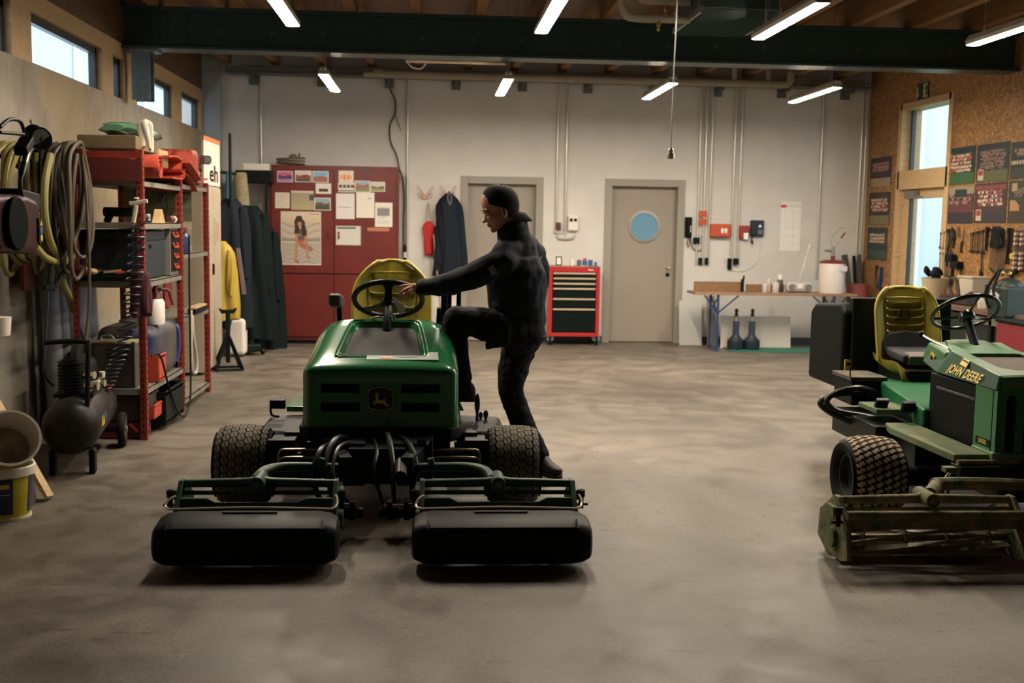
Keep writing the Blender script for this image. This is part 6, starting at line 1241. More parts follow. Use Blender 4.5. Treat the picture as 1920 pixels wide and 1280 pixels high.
def LP(px, py, x=-2.62): return tuple(at(px, py, x=x))
t = thing('garden_hose', 'pale yellow hose hanging low with orange end fitting', 'hose', (0, 0, 0))
G().tube([LP(95, 290), LP(85, 340), LP(84, 400), LP(92, 445), LP(105, 480), LP(118, 530), LP(134, 565)], .026, 10, sub=6).build('hose', HY, t); G().tube([LP(66, 462), LP(85, 482), LP(110, 492), LP(130, 485), LP(142, 460)], .024, 10, sub=6).build('hose', HY, t)
a = Vector(LP(134, 562)); b = Vector(LP(142, 582)); G().cyl(a, b, .036).build('fitting', mat('grey_plastic', (.16, .15, .13)), t); G().cyl(a.lerp(b, .4), a.lerp(b, .8), .040).build('orange_ring', MATR, t)
t = thing('spray_lance', 'black spray gun hanging on a thin pipe down to the compressor', 'spray gun', (0, 0, 0)); G().tube([LP(100, 480), LP(95, 520), LP(92, 545)], [.012, .022, .014], 8).build('gun', BLACKP, t); G().bar(LP(83, 540), LP(103, 536), .03, .03).tube([LP(100, 545), LP(106, 528), LP(104, 520)], .006, 6).build('trigger', BLACKP, t); G().tube([LP(90, 545), LP(86, 620), LP(82, 690), LP(88, 710), LP(100, 722)], .010, 8).build('pipe', HBL, t)
tag(G().tube([LP(140, 585), LP(158, 640), LP(178, 690), LP(190, 715), LP(192, 745), LP(180, 775), LP(150, 785), LP(110, 775)], .009, 8).build('blue_hose', mat('blue_hose', (.01, .025, .09), .35)), 'dark blue air hose slanting from the yellow hose to the compressor', 'hose')
pts = []; ctr = [at(256, 420, y=8.24), at(254, 490, y=8.24), at(248, 550, y=8.22), at(236, 620, y=8.18), at(222, 670, y=8.12), at(205, 705, y=8.02), at(196, 735, y=7.95)]
cc = catmull(ctr, 40); N = len(cc)
for i, p in enumerate(cc): q = 2 * PI * i / 9.3; pts.append((p.x + .060 * math.cos(q), p.y + .045 * math.sin(q), p.z + .012 * math.cos(q)))
tag(G().tube(pts, .0065, 6, sub=0).build('coil_air_hose', HBL), 'dark blue spiral air hose stretched down to the compressor', 'hose')
tag(G().bb((-2.97, 8.35, 1.1), (-2.94, 8.62, 1.62)).build('red_sheet', RKD), 'dark red sheet on the wall behind the hoses', 'panel')
# red hose reel at the left edge with a pressure gun on it
t = thing('hose_reel', 'dark red enclosed hose reel on the wall at the left edge', 'hose reel', (-2.2, 5.9, 1.60))
g = G(); g.prism([(-.30, -.14), (.20, -.16), (.27, -.13), (.30, -.06), (.30, .06), (.25, .13), (.1, .15), (-.3, .14)], -.16, .12, 'x').build('drum_case', mat('reel_red', (.040, .003, .005), .4, spec=.15), t, bevel=.04, seg=4)
G().cyl((.12, -.12, 0), (.15, -.12, 0), .135, n=32).build('side_plate', mat('reel_green_black', (.002, .004, .004), .7, spec=.04), t, bevel=.01); G().prism([(.0, .06), (.32, .05), (.36, .10), (.34, .16), (.05, .18)], -.05, .10, 'x').build('hose_guide', BLACKP, t, bevel=.01)
G().bb((.122, .225, -.10), (.128, .285, .03)).build('warning_strip', BLACKP, t); G().cyl((.129, .255, -.075), (.131, .255, -.075), .018).build('yellow_sign', YELP, t); G().cyl((.129, .255, -.035), (.131, .255, -.035), .02).build('blue_sign', mat('blue_sign', (.02, .12, .4), .4), t); G().prism([(.235, -.01), (.275, -.01), (.255, .022)], .129, .131, 'x').build('yellow_sign', YELP, t)
G().bb((-.8, -.15, -.05), (-.14, .1, .05)).build('wall_arm', BLACKM, t)
t = thing('tyre_inflator', 'black tyre inflator gun with round gauge above the hose reel', 'gauge', (0, 0, 0)); Q = lambda px, py, x=-2.1: tuple(at(px, py, x=x))
a = Vector(Q(67, 258)); G().cyl(a + Vector((.02, -.015, -.01)), a + Vector((-.03, .02, .02)), .058, n=28).cyl(a + Vector((.04, -.04, -.005)), a + Vector((.02, -.015, -.01)), .062, .058, n=28).build('gauge_case', BLACKP, t, bevel=.004); G().cyl(a + Vector((.0405, -.0405, -.004)), a + Vector((.042, -.042, -.004)), .048, n=28).build('gauge_dial', mat('dial_grey', (.20, .19, .17), .3), t); G().bar(a + Vector((.044, -.046, -.02)), a + Vector((.042, -.03, .02)), .004, .006).build('needle', BLACKP, t)
G().bar(Q(52, 262), Q(38, 285), .07, .05).build('valve_body', BLACKP, t, bevel=.01); G().tube([Q(0, 238), Q(18, 224), Q(38, 228), Q(46, 250)], .010, 8).tube([Q(0, 248), Q(25, 250), Q(44, 252)], .009, 8).build('lever', BLACKP, t); G().cyl(Q(51, 278), Q(45, 305), .022, .018).build('coupling', CHROME, t, bevel=.002); G().tube([Q(45, 305), Q(38, 340), Q(42, 370), Q(58, 395), Q(72, 400)], [.018, .012, .010, .010], 10).build('hose', HBL, t)
t = thing('wall_shelf_rail', 'grey rail end fixed high on the wall at the left edge', 'rail', (-2.55, 6.55, 2.33)); G().bar((0, -1.2, 0), (0, .0, 0), .12, .04).build('rail', STEEL, t, bevel=.01)
G().bar((-.5, -.1, 0), (0, -.1, 0), .04, .03).build('wall_arm', STEEL, t)
# compressor
t = thing('air_compressor', 'black wheeled air compressor with warning triangles on its tank', 'compressor', (-2.35, 7.68, 0), .16)
TK = mat('compressor_black', (.004, .006, .006), .45, col2=(.035, .028, .018), nscale=3, spec=.2)
G().lathe([(0, -.60), (.08, -.595), (.14, -.56), (.175, -.50), (.18, -.46), (.18, .46), (.175, .50), (.14, .56), (.08, .595), (0, .60)], (0, 0, .31), 'y', 36).build('tank', TK, t, smooth=50)
G().bb((-.12, -.35, .48), (.12, .40, .50)).build('top_plate', BLACKM, t)
for s in (-1, 1):
    w2 = G().lathe([(0, -.02), (.03, -.02), (.035, -.01), (.09, -.012), (.095, -.025), (.115, -.025), (.125, -.01), (.125, .01), (.115, .025), (.095, .025), (0, .02)], ax='x', n=28).build('wheel', RUBBER, t, loc=(s * .215, .42, .125))
    g = G(); 
    for k in range(5): a = 2 * PI * k / 5; g.bar((s * .022, 0, 0), (s * .022, .085 * math.cos(a), .085 * math.sin(a)), .006, .02)
    g.cyl((0, 0, 0), (s * .035, 0, 0), .025).build('hub', mat('grey_hub', (.13, .13, .12), .5), w2)
G().bb((-.14, -.48, 0), (-.10, -.38, .16)).build('front_foot', RUBBER, t, bevel=.01); G().bb((.10, -.48, 0), (.14, -.38, .16)).build('front_foot', RUBBER, t, bevel=.01); G().bb((-.2, .40, .11), (.2, .44, .14)).build('axle', BLACKM, t)
g = G()
for k in range(9): g.cyl((-.02, -.28, .52 + .022 * k), (-.02, -.28, .53 + .022 * k), .085, n=20)
g.cyl((-.02, -.28, .50), (-.02, -.28, .72), .062).build('cylinder_head', BLACKM, t); g = G().cyl((-.02, -.05, .60), (-.02, .28, .60), .095, n=24).build('motor', BLACKM, t, bevel=.01)
G().lathe([(.03, -.02), (.19, -.02), (.19, .02), (.03, .02)], (.0, -.16, .63), 'x', 28, closed=True).build('belt_guard', BLACKP, t)
G().tube([(.10, -.50, .40), (.11, -.46, .80), (.11, -.42, .84), (.0, -.40, .85), (-.16, -.40, .84)], .016, 10, sub=4).build('push_handle', BLACKP, t)
g = G().cyl((.08, -.38, .56), (.16, -.40, .56), .03).cyl((.06, -.30, .62), (.13, -.33, .62), .025).cyl((.12, -.2, .55), (.18, -.22, .55), .022).tube([(.1, -.35, .52), (.14, -.2, .58), (.12, 0, .55)], .008, 8); g.build('chrome_fittings', CHROME, t)
G().cyl((.10, .30, .50), (.10, .30, .56), .02).build('safety_valve', WPLAST, t)
for k in range(2): G().prism([(-.40 + k * .075 - .03, .33 - .03), (-.40 + k * .075 + .03, .33 - .03), (-.40 + k * .075, .33 + .03)], .176, .183, 'x').build('warning_triangle', YELP, t)
G().cyl((.176, -.245, .335), (.183, -.245, .335), .027).build('blue_sign', mat('blue_sign', (.02, .12, .4)), t); G().box((.135, .38, .435), (.004, .12, .045), (0, -.75, 0)).build('orange_label', MATR, t); G().box((.175, .25, .36), (.004, .4, .008)).box((.178, .18, .335), (.004, .2, .010)).build('trim_line', CHROME, t)
# buckets and plank at the left edge
BY = mat('bucket_yellow', (.55, .47, .03), .45)
a = at(2, 960, z=0.0); bx, by = -2.315, 6.2
t = thing('paint_bucket', 'yellow bucket with dark blue label at the left edge', 'bucket', (bx, by, 0)); G().lathe([(0, 0), (.125, 0), (.148, .27), (.142, .27), (.12, .01), (0, .01)], n=36).build('bucket', BY, t); G().lathe([(.150, .235), (.158, .24), (.158, .285), (.146, .29), (.144, .27), (.148, .235)], n=36, closed=True).build('rim', WPLAST, t); G().lathe([(.124, .0), (.130, .0), (.130, .012), (.124, .012)], n=36, closed=True).build('base_ring', WPLAST, t)
lb = G().lathe([(.1290, .035), (.1465, .235)], a0=-2.6, a1=-.95, n=18).build('label', mat('label_navy', (.015, .03, .10), .4), t); G().lathe([(.1475, .235), (.1305, .035)], a0=-.25, a1=.15, n=6).build('side_print', mat('label_navy', (.015, .03, .10)), t)
G().lathe([(.1435, .18), (.1465, .205)], a0=-1.75, a1=-1.08, n=10).build('label_oval', YELP, lb); G().lathe([(.141, .145), (.1413, .149)], a0=-1.75, a1=-1.08, n=10).build('label_line', WPLAST, lb)
t = thing('clear_tub', 'translucent white tub tipped over on the yellow bucket', 'tub', (bx + .02, by + .0, .40)); t.rotation_euler = (math.radians(62), 0, math.radians(28))
TB = mat('cloudy_plastic', (.70, .65, .56), .4)
G().lathe([(0, -.10), (.125, -.10), (.15, .10), (.158, .10), (.158, .115), (.145, .115), (.12, -.09), (0, -.09)], n=36).build('tub', TB, t); G().cyl((0, 0, -.088), (0, 0, -.08), .118).build('dry_residue', mat('residue', (.40, .30, .24), .8, noise=.5, nscale=12), t)
t = thing('timber_plank', 'pale timber plank leaning on the wall behind the buckets', 'plank', (0, 0, 0)); G().bar((-2.20, 6.55, .02), (-2.75, 6.75, .92), .02, .09, (0, 1, 0)).build('plank', PINE, t)
simple('black_tub', 'black tub on the floor behind the yellow bucket', 'tub', (-2.72, 7.05, 0), [('tub', G().lathe([(0, 0), (.16, 0), (.20, .36), (.19, .36), (.15, .01), (0, .01)], n=28), BLACKP, 0)])
tag(G().box((-2.30, 6.42, .25), (.02, .16, .5), (0, -.15, 0)).build('brown_board', mat('brown_board', (.08, .05, .03), .8)), 'narrow brown board standing behind the timber plank', 'board')
a = at(0, 600, x=-2.8); tag(G().lathe([(0, .0), (.06, 0), (.07, .12), (0, .12)], (a.x, a.y, a.z - .1), n=16).build('plastic_funnel', TB), 'pale plastic vessel on the wall at the left edge', 'vessel')

# ================================================================ tool chest
CHR = mat('chest_red', (0.40, 0.018, 0.018), .35, coat=.3)
t = thing('tool_chest', 'red rolling tool chest with six black drawers beside the doors', 'tool chest', (1.95, 15.30, 0)); w2 = .35; yf = -.16
g = G(); g.bb((-w2, yf, .12), (-w2 + .05, .18, 1.07)).bb((w2 - .05, yf, .12), (w2, .18, 1.07)).bb((-w2 + .05, yf, .12), (w2 - .05, .18, .17)).bb((-w2 + .05, yf, 1.0), (w2 - .05, .18, 1.07)).bb((-w2 + .05, -.10, .17), (w2 - .05, .18, 1.0)); g.build('carcass', CHR, t, bevel=.004)
zs = [1.0, .935, .87, .805, .675, .54, .36]; zs = [.995, .925, .855, .785, .645, .505, .175]; HND = mat('drawer_rail', (.55, .45, .32), .35, .5)
zs = [.995, .925, .855, .785, .645, .505, .18]
for k in range(6):
    z1, z0 = zs[k], zs[k + 1]; d = G().bb((-w2 + .055, yf + .008, z0 + .004), (w2 - .055, -.10, z1)).build('drawer', mat('drawer_black', (.003, .007, .006), .5, spec=.12), t, bevel=.003); G().bb((-w2 + .06, yf - .012, z1 - .028), (w2 - .06, yf + .008, z1 - .002)).build('drawer_rail', HND, d, bevel=.005)
lettering('Facto', .035, mat('white_print', (.85, .85, .8)), t, (.22, yf - .003, 1.033), (PI / 2, 0, 0), bold=.0008)
for x in (-.32, .32):
    for y in (-.13, .12):
        c = G().lathe([(0, -.018), (.05, -.018), (.062, -.01), (.062, .01), (.05, .018), (0, .018)], ax='x', n=20).build('castor', RUBBER, t, loc=(x, y, .062)); G().cyl((-.022, 0, 0), (.022, 0, 0), .036).bar((-.025, 0, 0), (-.025, 0, .065), .05, .004).bar((.025, 0, 0), (.025, 0, .065), .05, .004).build('castor_fork', STEEL, c)
G().bb((-w2 + .01, -.14, 1.07), (w2 - .01, .17, 1.08)).build('top_mat', mat('top_mat_grey', (.25, .22, .17), .7), t)
def on(px, py, y=15.2): return at(px, py, y=y)
z = 1.082
a = on(1048, 490); t = thing('framed_card', 'small white card in a black frame on the tool chest', 'frame', (a.x, 15.2, z)); t.rotation_euler = (-.12, 0, .1); G().ring(rrect(0, .065, .085, .12, .004, 1), rrect(0, .065, .06, .095, .002, 1), -.006, .006).build('frame', BLACKP, t); G().bb((-.031, -.002, .018), (.031, .002, .112)).build('card', WPLAST, t)
def cyl_thing(name, label, cat, loc, r, h, m, cap=None, capm=None):
    t = thing(name, label, cat, loc); G().lathe([(0, 0), (r * .95, 0), (r, h * .05), (r, h * .9), (r * .8, h), (0, h)], n=20).build('body', m, t)
    if cap: G().cyl((0, 0, h), (0, 0, h + cap), r * .75).build('cap', capm or BLACKP, t)
    return t
BLC = mat('can_blue', (.05, .12, .28), .35); a = on(1073, 490)
cyl_thing('plastic_cup', 'white plastic cup on the tool chest right of the framed card', 'cup', (a.x, 15.2, z), .024, .10, WPLAST)
for px, nm, m in ((1086, 'blue-grey can on the chest, left of the orange roll', mat('can_grey_blue', (.10, .13, .17), .4)), (1107, 'blue can on the chest, right of the orange roll', BLC), (1117, 'small blue tin at the right end of the chest top', BLC)):
    a = on(px, 492); cyl_thing('can', nm, 'can', (a.x, 15.2, z), .032 if px < 1110 else .02, .085 if px < 1110 else .06, m, .006, WPLAST)
a = on(1097, 490); cyl_thing('tape_roll', 'orange capped jar between the blue cans on the chest', 'jar', (a.x, 15.22, z), .034, .075, BLC, .03, mat('orange_box', (.5, .075, .02)))
a = on(1125, 500, 15.1); t = thing('wrench', 'grey wrench sticking out over the right edge of the chest', 'wrench', (a.x - .02, 15.12, z + .008)); G().bar((-.12, 0, 0), (.08, 0, 0), .016, .006).lathe([(.010, -.004), (.020, -.004), (.020, .004), (.010, .004)], (.09, 0, 0), 'z', 16, closed=True).build('wrench', STEEL, t)
for k, (px, nm) in enumerate(((1060, 'left'), (1096, 'right'))): a = on(px, 497, 15.14); tag(G().box((a.x, 15.17, z + .004), (.10, .03, .008), (0, 0, .3 * (1 - 2 * k))).build('rag', mat('rag_white', (.55, .5, .42)), bevel=.002), nm + ' of two small rags on the chest top', 'cloth')

# ================================================================ folding beer table and things on, under and beside it
TX0, TX1, TY, TZ = 3.47, 5.66, 14.75, .78
TOPW = wood_mat('worn_table_top', (.20, .11, .06), (.34, .20, .12))
t = thing('folding_table', 'long folding table with blue steel legs under the calendar', 'table', ((TX0 + TX1) / 2, TY, 0)); hl = (TX1 - TX0) / 2
G().bb((-hl, -.25, TZ - .03), (hl, .25, TZ)).build('tabletop', TOPW, t, bevel=.004)
BLU = mat('leg_blue', (.015, .05, .13), .4)
for s, x in ((-1, -hl + .32), (1, hl - .30)):
    for yy in (-.2, .2): G().bar((x, yy, 0), (x, yy, TZ - .03), .03, .03).build('leg', BLU, t, bevel=.003)
    g = G().bar((x, -.2, .05), (x, .2, .05), .02, .025).bar((x, -.2, .55), (x, .2, .55), .02, .02).bar((x, -.2, TZ - .06), (x + -s * .0, .2, .5), .015, .015).bar((x, .2, TZ - .06), (x, -.2, .5), .015, .015); g.build('leg_brace', BLU, t)
    G().bar((x, -.18, .50), (x - s * .28, -.18, TZ - .04), .012, .018).bar((x, -.18, .50), (x + s * .18, -.18, TZ - .04), .012, .018).build('strut', BLU, t)
def ot(px, y=TY): return at(px, 540, y=y).x
x0, x1 = at(1300, 530, y=14.9).x, at(1388, 530, y=14.9).x
t = thing('chipboard_strip', 'long chipboard strip standing at the left of the table', 'board', ((x0 + x1) / 2, 14.85, TZ)); G().bb((-(x1 - x0) / 2, -.015, 0), ((x1 - x0) / 2, .015, .13)).build('board', mat('chipboard', (.24, .13, .06), .7, noise=.3, nscale=40), t, bevel=.002)
x0, x1 = at(1397, 530, y=14.9).x, at(1468, 530, y=14.9).x
t = thing('chipboard_strip', 'second chipboard strip on the table right of the black clamp', 'board', ((x0 + x1) / 2, 14.85, TZ)); G().bb((-(x1 - x0) / 2, -.015, 0), ((x1 - x0) / 2, .015, .10)).build('board', MATS['chipboard'], t, bevel=.002)
simple('clamp', 'black clamp between the two chipboard strips', 'clamp', (ot(1393), 14.78, TZ), [('jaw', G().bar((0, 0, 0), (0, 0, .17), .035, .04), BLACKP, .006), ('handle', G().bar((.0, -.02, .12), (.01, -.03, .22), .02, .02), BLACKP, .004)])
for px, r, h, nm in ((1432, .035, .12, 'leftmost pale glass jar on the table'), (1452, .045, .14, 'glass jar with brushes before the white bottle'), (1441, .03, .18, 'tall clear jar between the glass jars'), ):
    cyl_thing('jar', nm, 'jar', (ot(px), 14.70 + (.05 if px == 1441 else 0), TZ), r, h, mat('cloudy_glass', (.48, .42, .38), .2))
cyl_thing('bottle', 'white bottle with dark band behind the jars on the table', 'bottle', (ot(1466), 14.84, TZ), .04, .17, mat('dark_band', (.05, .05, .06), .4), .07, WPLAST)
t = thing('portable_radio', 'rounded silver portable radio with raised aerial on the table', 'radio', (ot(1497), 14.75, TZ)); G().box((0, 0, .075), (.36, .14, .14)).build('body', mat('radio_silver', (.42, .40, .38), .35), t, bevel=.05, seg=4)
for s in (-1, 1): G().cyl((s * .11, -.068, .075), (s * .11, -.076, .075), .045, n=20).build('speaker', mat('grey_plastic', (.16, .15, .13)), t)
G().box((0, -.075, .09), (.07, .01, .06)).build('display', WPLAST, t); G().cyl((.02, .06, .13), (.16, .08, .66), .003).build('aerial', CHROME, t)
t = thing('hand_pump_drum', 'white drum with red lid and hand pump at the right of the table', 'drum', (at(1559, 540, y=14.75).x, 14.75, TZ)); G().lathe([(0, 0), (.165, 0), (.17, .015), (.17, .40), (.16, .42), (0, .42)], n=36).build('drum', mat('drum_white', (.62, .56, .50), .45), t); G().lathe([(.174, .40), (.176, .42), (.10, .445), (0, .445)], n=36).build('lid', mat('lid_red', (.16, .015, .015), .4), t); G().bb((.02, -.172, .30), (.14, -.168, .37)).build('faded_label', mat('faded_label', (.55, .53, .55), .6), t)
G().cyl((0, 0, .44), (0, 0, .50), .03).build('pump_base', MATS['lid_red'], t); G().cyl((0, 0, .50), (0, 0, .62), .022).cyl((0, 0, .57), (-.12, 0, .57), .014).ell((-.05, 0, .57), .025).build('pump_body', STEEL, t); G().cyl((0, 0, .60), (.10, 0, .74), .006).build('lever', STEEL, t); G().cyl((.10, 0, .74), (.15, 0, .81), .014).build('lever_grip', MATS['lid_red'], t)
G().tube([(0, .02, .6), (-.02, .03, .72), (.08, .04, .86), (.16, .04, .88)], .004, 6).build('thin_spout', STEEL, t)
# under the table
WB = mat('board_off_white', (.58, .54, .48), .6)
a, b = at(1350, 650, y=14.98), at(1478, 592, y=15.1); t = thing('white_board', 'white board leaning under the table behind the jacks', 'panel', ((a.x + b.x) / 2, 14.95, 0)); t.rotation_euler = (-.12, 0, 0); G().bb((-(b.x - a.x) / 2, 0, 0), ((b.x - a.x) / 2, .012, .44)).build('panel', WB, t)
a, b = at(1273, 640, y=15.3), at(1318, 560, y=15.3); t = thing('white_board', 'taller white board leaning under the left end of the table', 'panel', ((a.x + b.x) / 2, 15.28, 0)); t.rotation_euler = (-.14, 0, 0); G().bb((-(b.x - a.x) / 2, 0, 0), ((b.x - a.x) / 2, .012, .62)).build('panel', mat('pale_grey_board', (.5, .5, .48), .6), t)
a = at(1335, 630, y=15.2); t = thing('grey_plank', 'narrow grey plank leaning behind the left table legs', 'plank', (a.x, 15.2, 0)); t.rotation_euler = (-.18, 0, 0); G().bb((-.06, 0, 0), (.06, .02, .70)).build('plank', mat('grey_board', (.22, .20, .19), .7), t)
for px, nm, hh in ((1379, 'left of two dark bottle jacks on the green mat under the table', .46), (1409, 'right of two dark bottle jacks on the green mat under the table', .47)):
    a = at(px, 640, y=14.72); t = thing('bottle_jack', nm, 'jack', (a.x, 14.72, .012)); G().lathe([(0, 0), (.105, 0), (.11, .02), (.11, .12), (.06, .17), (.045, .20), (0, .20)], n=20).build('base', DB, t, bevel=.004); G().cyl((0, 0, .18), (0, 0, .38), .045).build('cylinder', mat('jack_blue_grey', (.03, .045, .07), .35), t, bevel=.004); G().cyl((0, 0, .38), (0, 0, .44), .035).build('collar', STEEL, t); G().cyl((0, 0, .44), (.0, 0, .50), .025, .018).ell((0, 0, .52), .025).build('ram_head', BLACKM, t)
t = tag(G().bb((at(1350, 650, z=0).x, 14.45, 0), (at(1545, 655, z=0).x, 14.95, .012)).build('floor_mat', mat('green_mat', (.02, .13, .09), .8)), 'green mat on the floor under the table', 'mat')
for k, (px, nm) in enumerate(((1560, 'left'), (1574, 'middle'), (1586, 'right'))):
    a = at(px, 652, z=0); t = thing('hollow_block', nm + ' of three small hollow grey blocks beside the right table leg', 'block', (a.x, 14.75, 0)); G().lathe([(.028, -.1), (.055, -.1), (.055, .1), (.028, .1)], (0, 0, .055), 'y', 16, closed=True).build('block', mat('block_grey', (.26, .25, .22), .8), t)
# right-hand corner
for px, pt, nm, m, r in ((1588, 478, 'dark slanting rail leaning in the corner behind the drum', mat('rail_green_grey', (.04, .05, .05), .5), .035), (1606, 480, 'left of two dark upright profiles in the corner', BLACKM, .02), (1616, 478, 'right of two dark upright profiles in the corner', mat('profile_grey', (.05, .05, .045), .5), .022)):
    a = at(px, pt, y=15.25); tag(G().bar((a.x, 15.35, a.z), (a.x + (.16 if px == 1588 else .02), 15.1, 0), r * 2, r * 2).build('profile_rail', m, bevel=.003), nm, 'rail')
t = thing('waste_bin', 'dusty red cylindrical bin in the right corner', 'bin', (at(1610, 560, y=14.9).x, 14.95, 0)); G().lathe([(0, 0), (.13, 0), (.145, .90), (.135, .90), (.12, .02), (0, .02)], n=24).build('bin', mat('bin_red', (.22, .05, .04), .6), t)
# ================================================================ right wall: posters, tools, bench
def team(seed, bgc, grass, shirts, rows=5, frame=(.02, .025, .02), banner=None, crest=False):
    rn = random.Random(seed); heads = []
    for r_ in range(rows):
        n = 12 + (r_ % 2); 
        for k in range(n): heads.append((.12 + .76 * (k + .5 * (r_ % 2)) / n + .01 * rn.random(), .80 - r_ * .10 + .015 * rn.random(), rn.choice(shirts)))
    def f(u, v):
        if u < .03 or u > .97 or v < .02 or v > .98: return frame
        if crest and .06 < u < .24 and .05 < v < .34: return (.5, .35, .22) if abs(u - .15) > .07 or abs(v - .2) > .11 else ((.28, .04, .04) if v > .18 else (.45, .38, .28))
        if banner and banner[0] < v < banner[1]: return banner[2] if int(u * 40) % 3 else (.08, .05, .05)
        for hx, hz_, sc_ in heads[::-1]:
            if abs(u - hx) < .018 and abs(v - hz_) < .014: return (.34, .17, .10)
            if abs(u - hx) < .028 and hz_ - .07 < v < hz_ - .014: return sc_
            if abs(u - hx) < .024 and hz_ - .10 < v <= hz_ - .07: return (.02, .02, .03) if rn.random() < .7 else (.25, .15, .1)
        if v < .30: return noisec(grass, .25, rn)
        return noisec(bgc, .4, rn)
    return f
WS, RS, DS = (.50, .40, .30), (.30, .04, .04), (.02, .03, .06)
def wall_poster(px0, pyt, pyb, px1, label, fn, cat='poster'):
    a = at(px0, pyb, x=XR - .01); b = at(px0, pyt, x=XR - .01); c = at(px1, pyb, x=XR - .01); wd = a.y - c.y
    o = printed('team_poster', wd, b.z - a.z, 64, 70, fn); o.rotation_euler = (0, 0, -PI / 2); o.location = (XR - .004, (a.y + c.y) / 2, a.z); return tag(o, label, cat)
wall_poster(1773, 280, 347, 1825, 'team poster with white shirts and bright green grass, right of the glazed door', team(1, (.01, .03, .03), (.035, .10, .04), [WS, WS, WS, RS]))
wall_poster(1828, 273, 343, 1889, 'dark team poster with pale shield label, second in the top row', team(2, (.01, .025, .03), (.09, .10, .04), [(.12, .08, .07), (.2, .13, .10), DS], crest=True))
wall_poster(1892, 268, 337, 1960, 'dark poster with a pale banner, cut by the right picture edge, top row', team(3, (.01, .02, .02), (.03, .04, .03), [DS, (.25, .18, .12)], 2, banner=(.40, .50, (.45, .36, .2))))
wall_poster(1770, 352, 419, 1822, 'team poster with a dark square over a maroon stand, lower row nearest the door', lambda u, v, f=team(4, (.10, .03, .035), (.025, .02, .03), [(.32, .16, .13), DS], 3): (.015, .03, .03) if .33 < u < .75 and .72 < v < .93 else ((.25, .22, .15) if v > .80 else f(u, v)))
wall_poster(1824, 345, 418, 1884, 'team poster with maroon banner and red and white shirts, lower row middle', team(5, (.05, .03, .03), (.03, .03, .035), [WS, RS, (.5, .4, .34), DS], 4, banner=(.84, .95, (.24, .05, .06)), crest=True))
wall_poster(1887, 340, 418, 1960, 'dark poster with shield crest, lower row at the right picture edge', lambda u, v, f=team(6, (.03, .04, .025), (.05, .03, .025), [DS, (.12, .1, .07)], 2): (.40, .20, .09) if (u < .30 and .28 < v < .55 and u > .04 and u + v < .72) else ((.36, .26, .13) if .08 < u < .22 and .76 < v < .95 else f(u, v)))
wall_poster(1630, 298, 352, 1669, 'maroon team poster left of the glazed door, topmost of three', team(7, (.03, .015, .03), (.30, .20, .12), [(.28, .10, .09), (.32, .2, .17)], 3))
wall_poster(1627, 362, 422, 1666, 'team poster with white shirts left of the glazed door, middle of three', team(8, (.03, .02, .02), (.16, .13, .06), [WS, (.5, .36, .3), RS], 4))
wall_poster(1624, 426, 486, 1661, 'small team poster on dark background left of the glazed door, lowest of three', team(9, (.01, .025, .02), (.03, .06, .035), [WS, (.36, .28, .2)], 3))
# exit sign
EG = mat('sign_green', (.008, .035, .018), .5); EY = mat('sign_glow_yellow', (.45, .45, .16), .5)
a, b = at(1720, 182, x=XR - .01), at(1742, 160, x=XR - .01); yc, zc = (a.y + b.y) / 2, at(1731, 171, x=XR).z; hw2 = (a.y - b.y) / 2
t = thing('exit_sign', 'green and yellow emergency exit sign above the glazed door', 'exit sign', (XR - .003, yc, zc)); G().bb((-.012, -hw2, -.10), (0, hw2, .10)).build('panel', EG, t); G().bb((-.014, -hw2 + .02, -.085), (-.011, -.02, .085)).build('pictogram_field', EY, t)
G().prism([(.03 + .10, .06), (.03 + .13, .06), (.03 + .13, -.02), (.03 + .16, -.02), (.03 + .115, -.075), (.03 + .07, -.02), (.03 + .10, -.02)], -.015, -.011, 'x').build('down_arrow', EY, t)
G().prism([(-.12, .07), (-.09, .07), (-.09, .045), (-.06, .03), (-.06, .01), (-.09, .02), (-.10, -.01), (-.07, -.05), (-.08, -.075), (-.11, -.03), (-.15, -.07), (-.165, -.06), (-.13, -.01), (-.125, .02), (-.15, .0), (-.16, .01), (-.13, .045)], -.016, -.0135, 'x').build('running_figure', EG, t)
def wt(px, py): return at(px, py, x=XR - .02)
def spanner(px0, py0, px1, py1, label, m, group, w_=.016, head='ring'):
    a, b = wt(px0, py0), wt(px1, py1); L_ = (b - a).length; t = thing('spanner', label, 'spanner', tuple(a), 0, group); d = (b - a).normalized(); P1 = Vector((0, 0, 0)); P2 = b - a
    G().bar(P1, P2, .006, w_, (1, 0, 0)).build('shaft', m, t, bevel=.002) if False else G().bar(P1, P2, w_, .006, (1, 0, 0)).build('shaft', m, t, bevel=.002)
    for p, r in ((P1, w_ * 1.15), (P2, w_ * 1.2)): G().lathe([(r * .55, -.005), (r, -.005), (r, .005), (r * .55, .005)], p, 'x', 12, closed=True).build('ring_end', m, t)
    return t
WR = mat('wrench_steel', (.14, .13, .11), .35, .8); WK = mat('wrench_dark', (.02, .022, .022), .4, .5)
for k in range(4): spanner(1764 + k * 6.5, 438 - k * 2, 1762 + k * 6.3, 464 + k * 1.5, ORD[k] + ' short spanner from the glazed door, upper row of tools', WR, 'short spanners beside the door')
for k in range(5): spanner(1763 + k * 5.5, 475, 1762 + k * 5, 512 + k * 2, ORD[k] + ' long spanner from the glazed door, lower row of tools', WR, 'long spanners beside the door')
for k in range(6): spanner(1820 + k * 4.8, 439 - k * 1.2, 1819 + k * 4.8, 471 + k * .3, ORD[k] + ' from the left of six graded spanners just under the posters', WR if k % 2 == 0 else WK, 'upper graded spanners')
for k in range(9): spanner(1858 + k * 3.3, 463 - k * 1.8, 1855 + k * 3.2, 503 + (k * 2.5 if k < 5 else (9 - k) * 2.0), ORD[k] + ' from the left of nine spanners in the lower fan-shaped row', WR, 'lower graded spanner fan', .012)
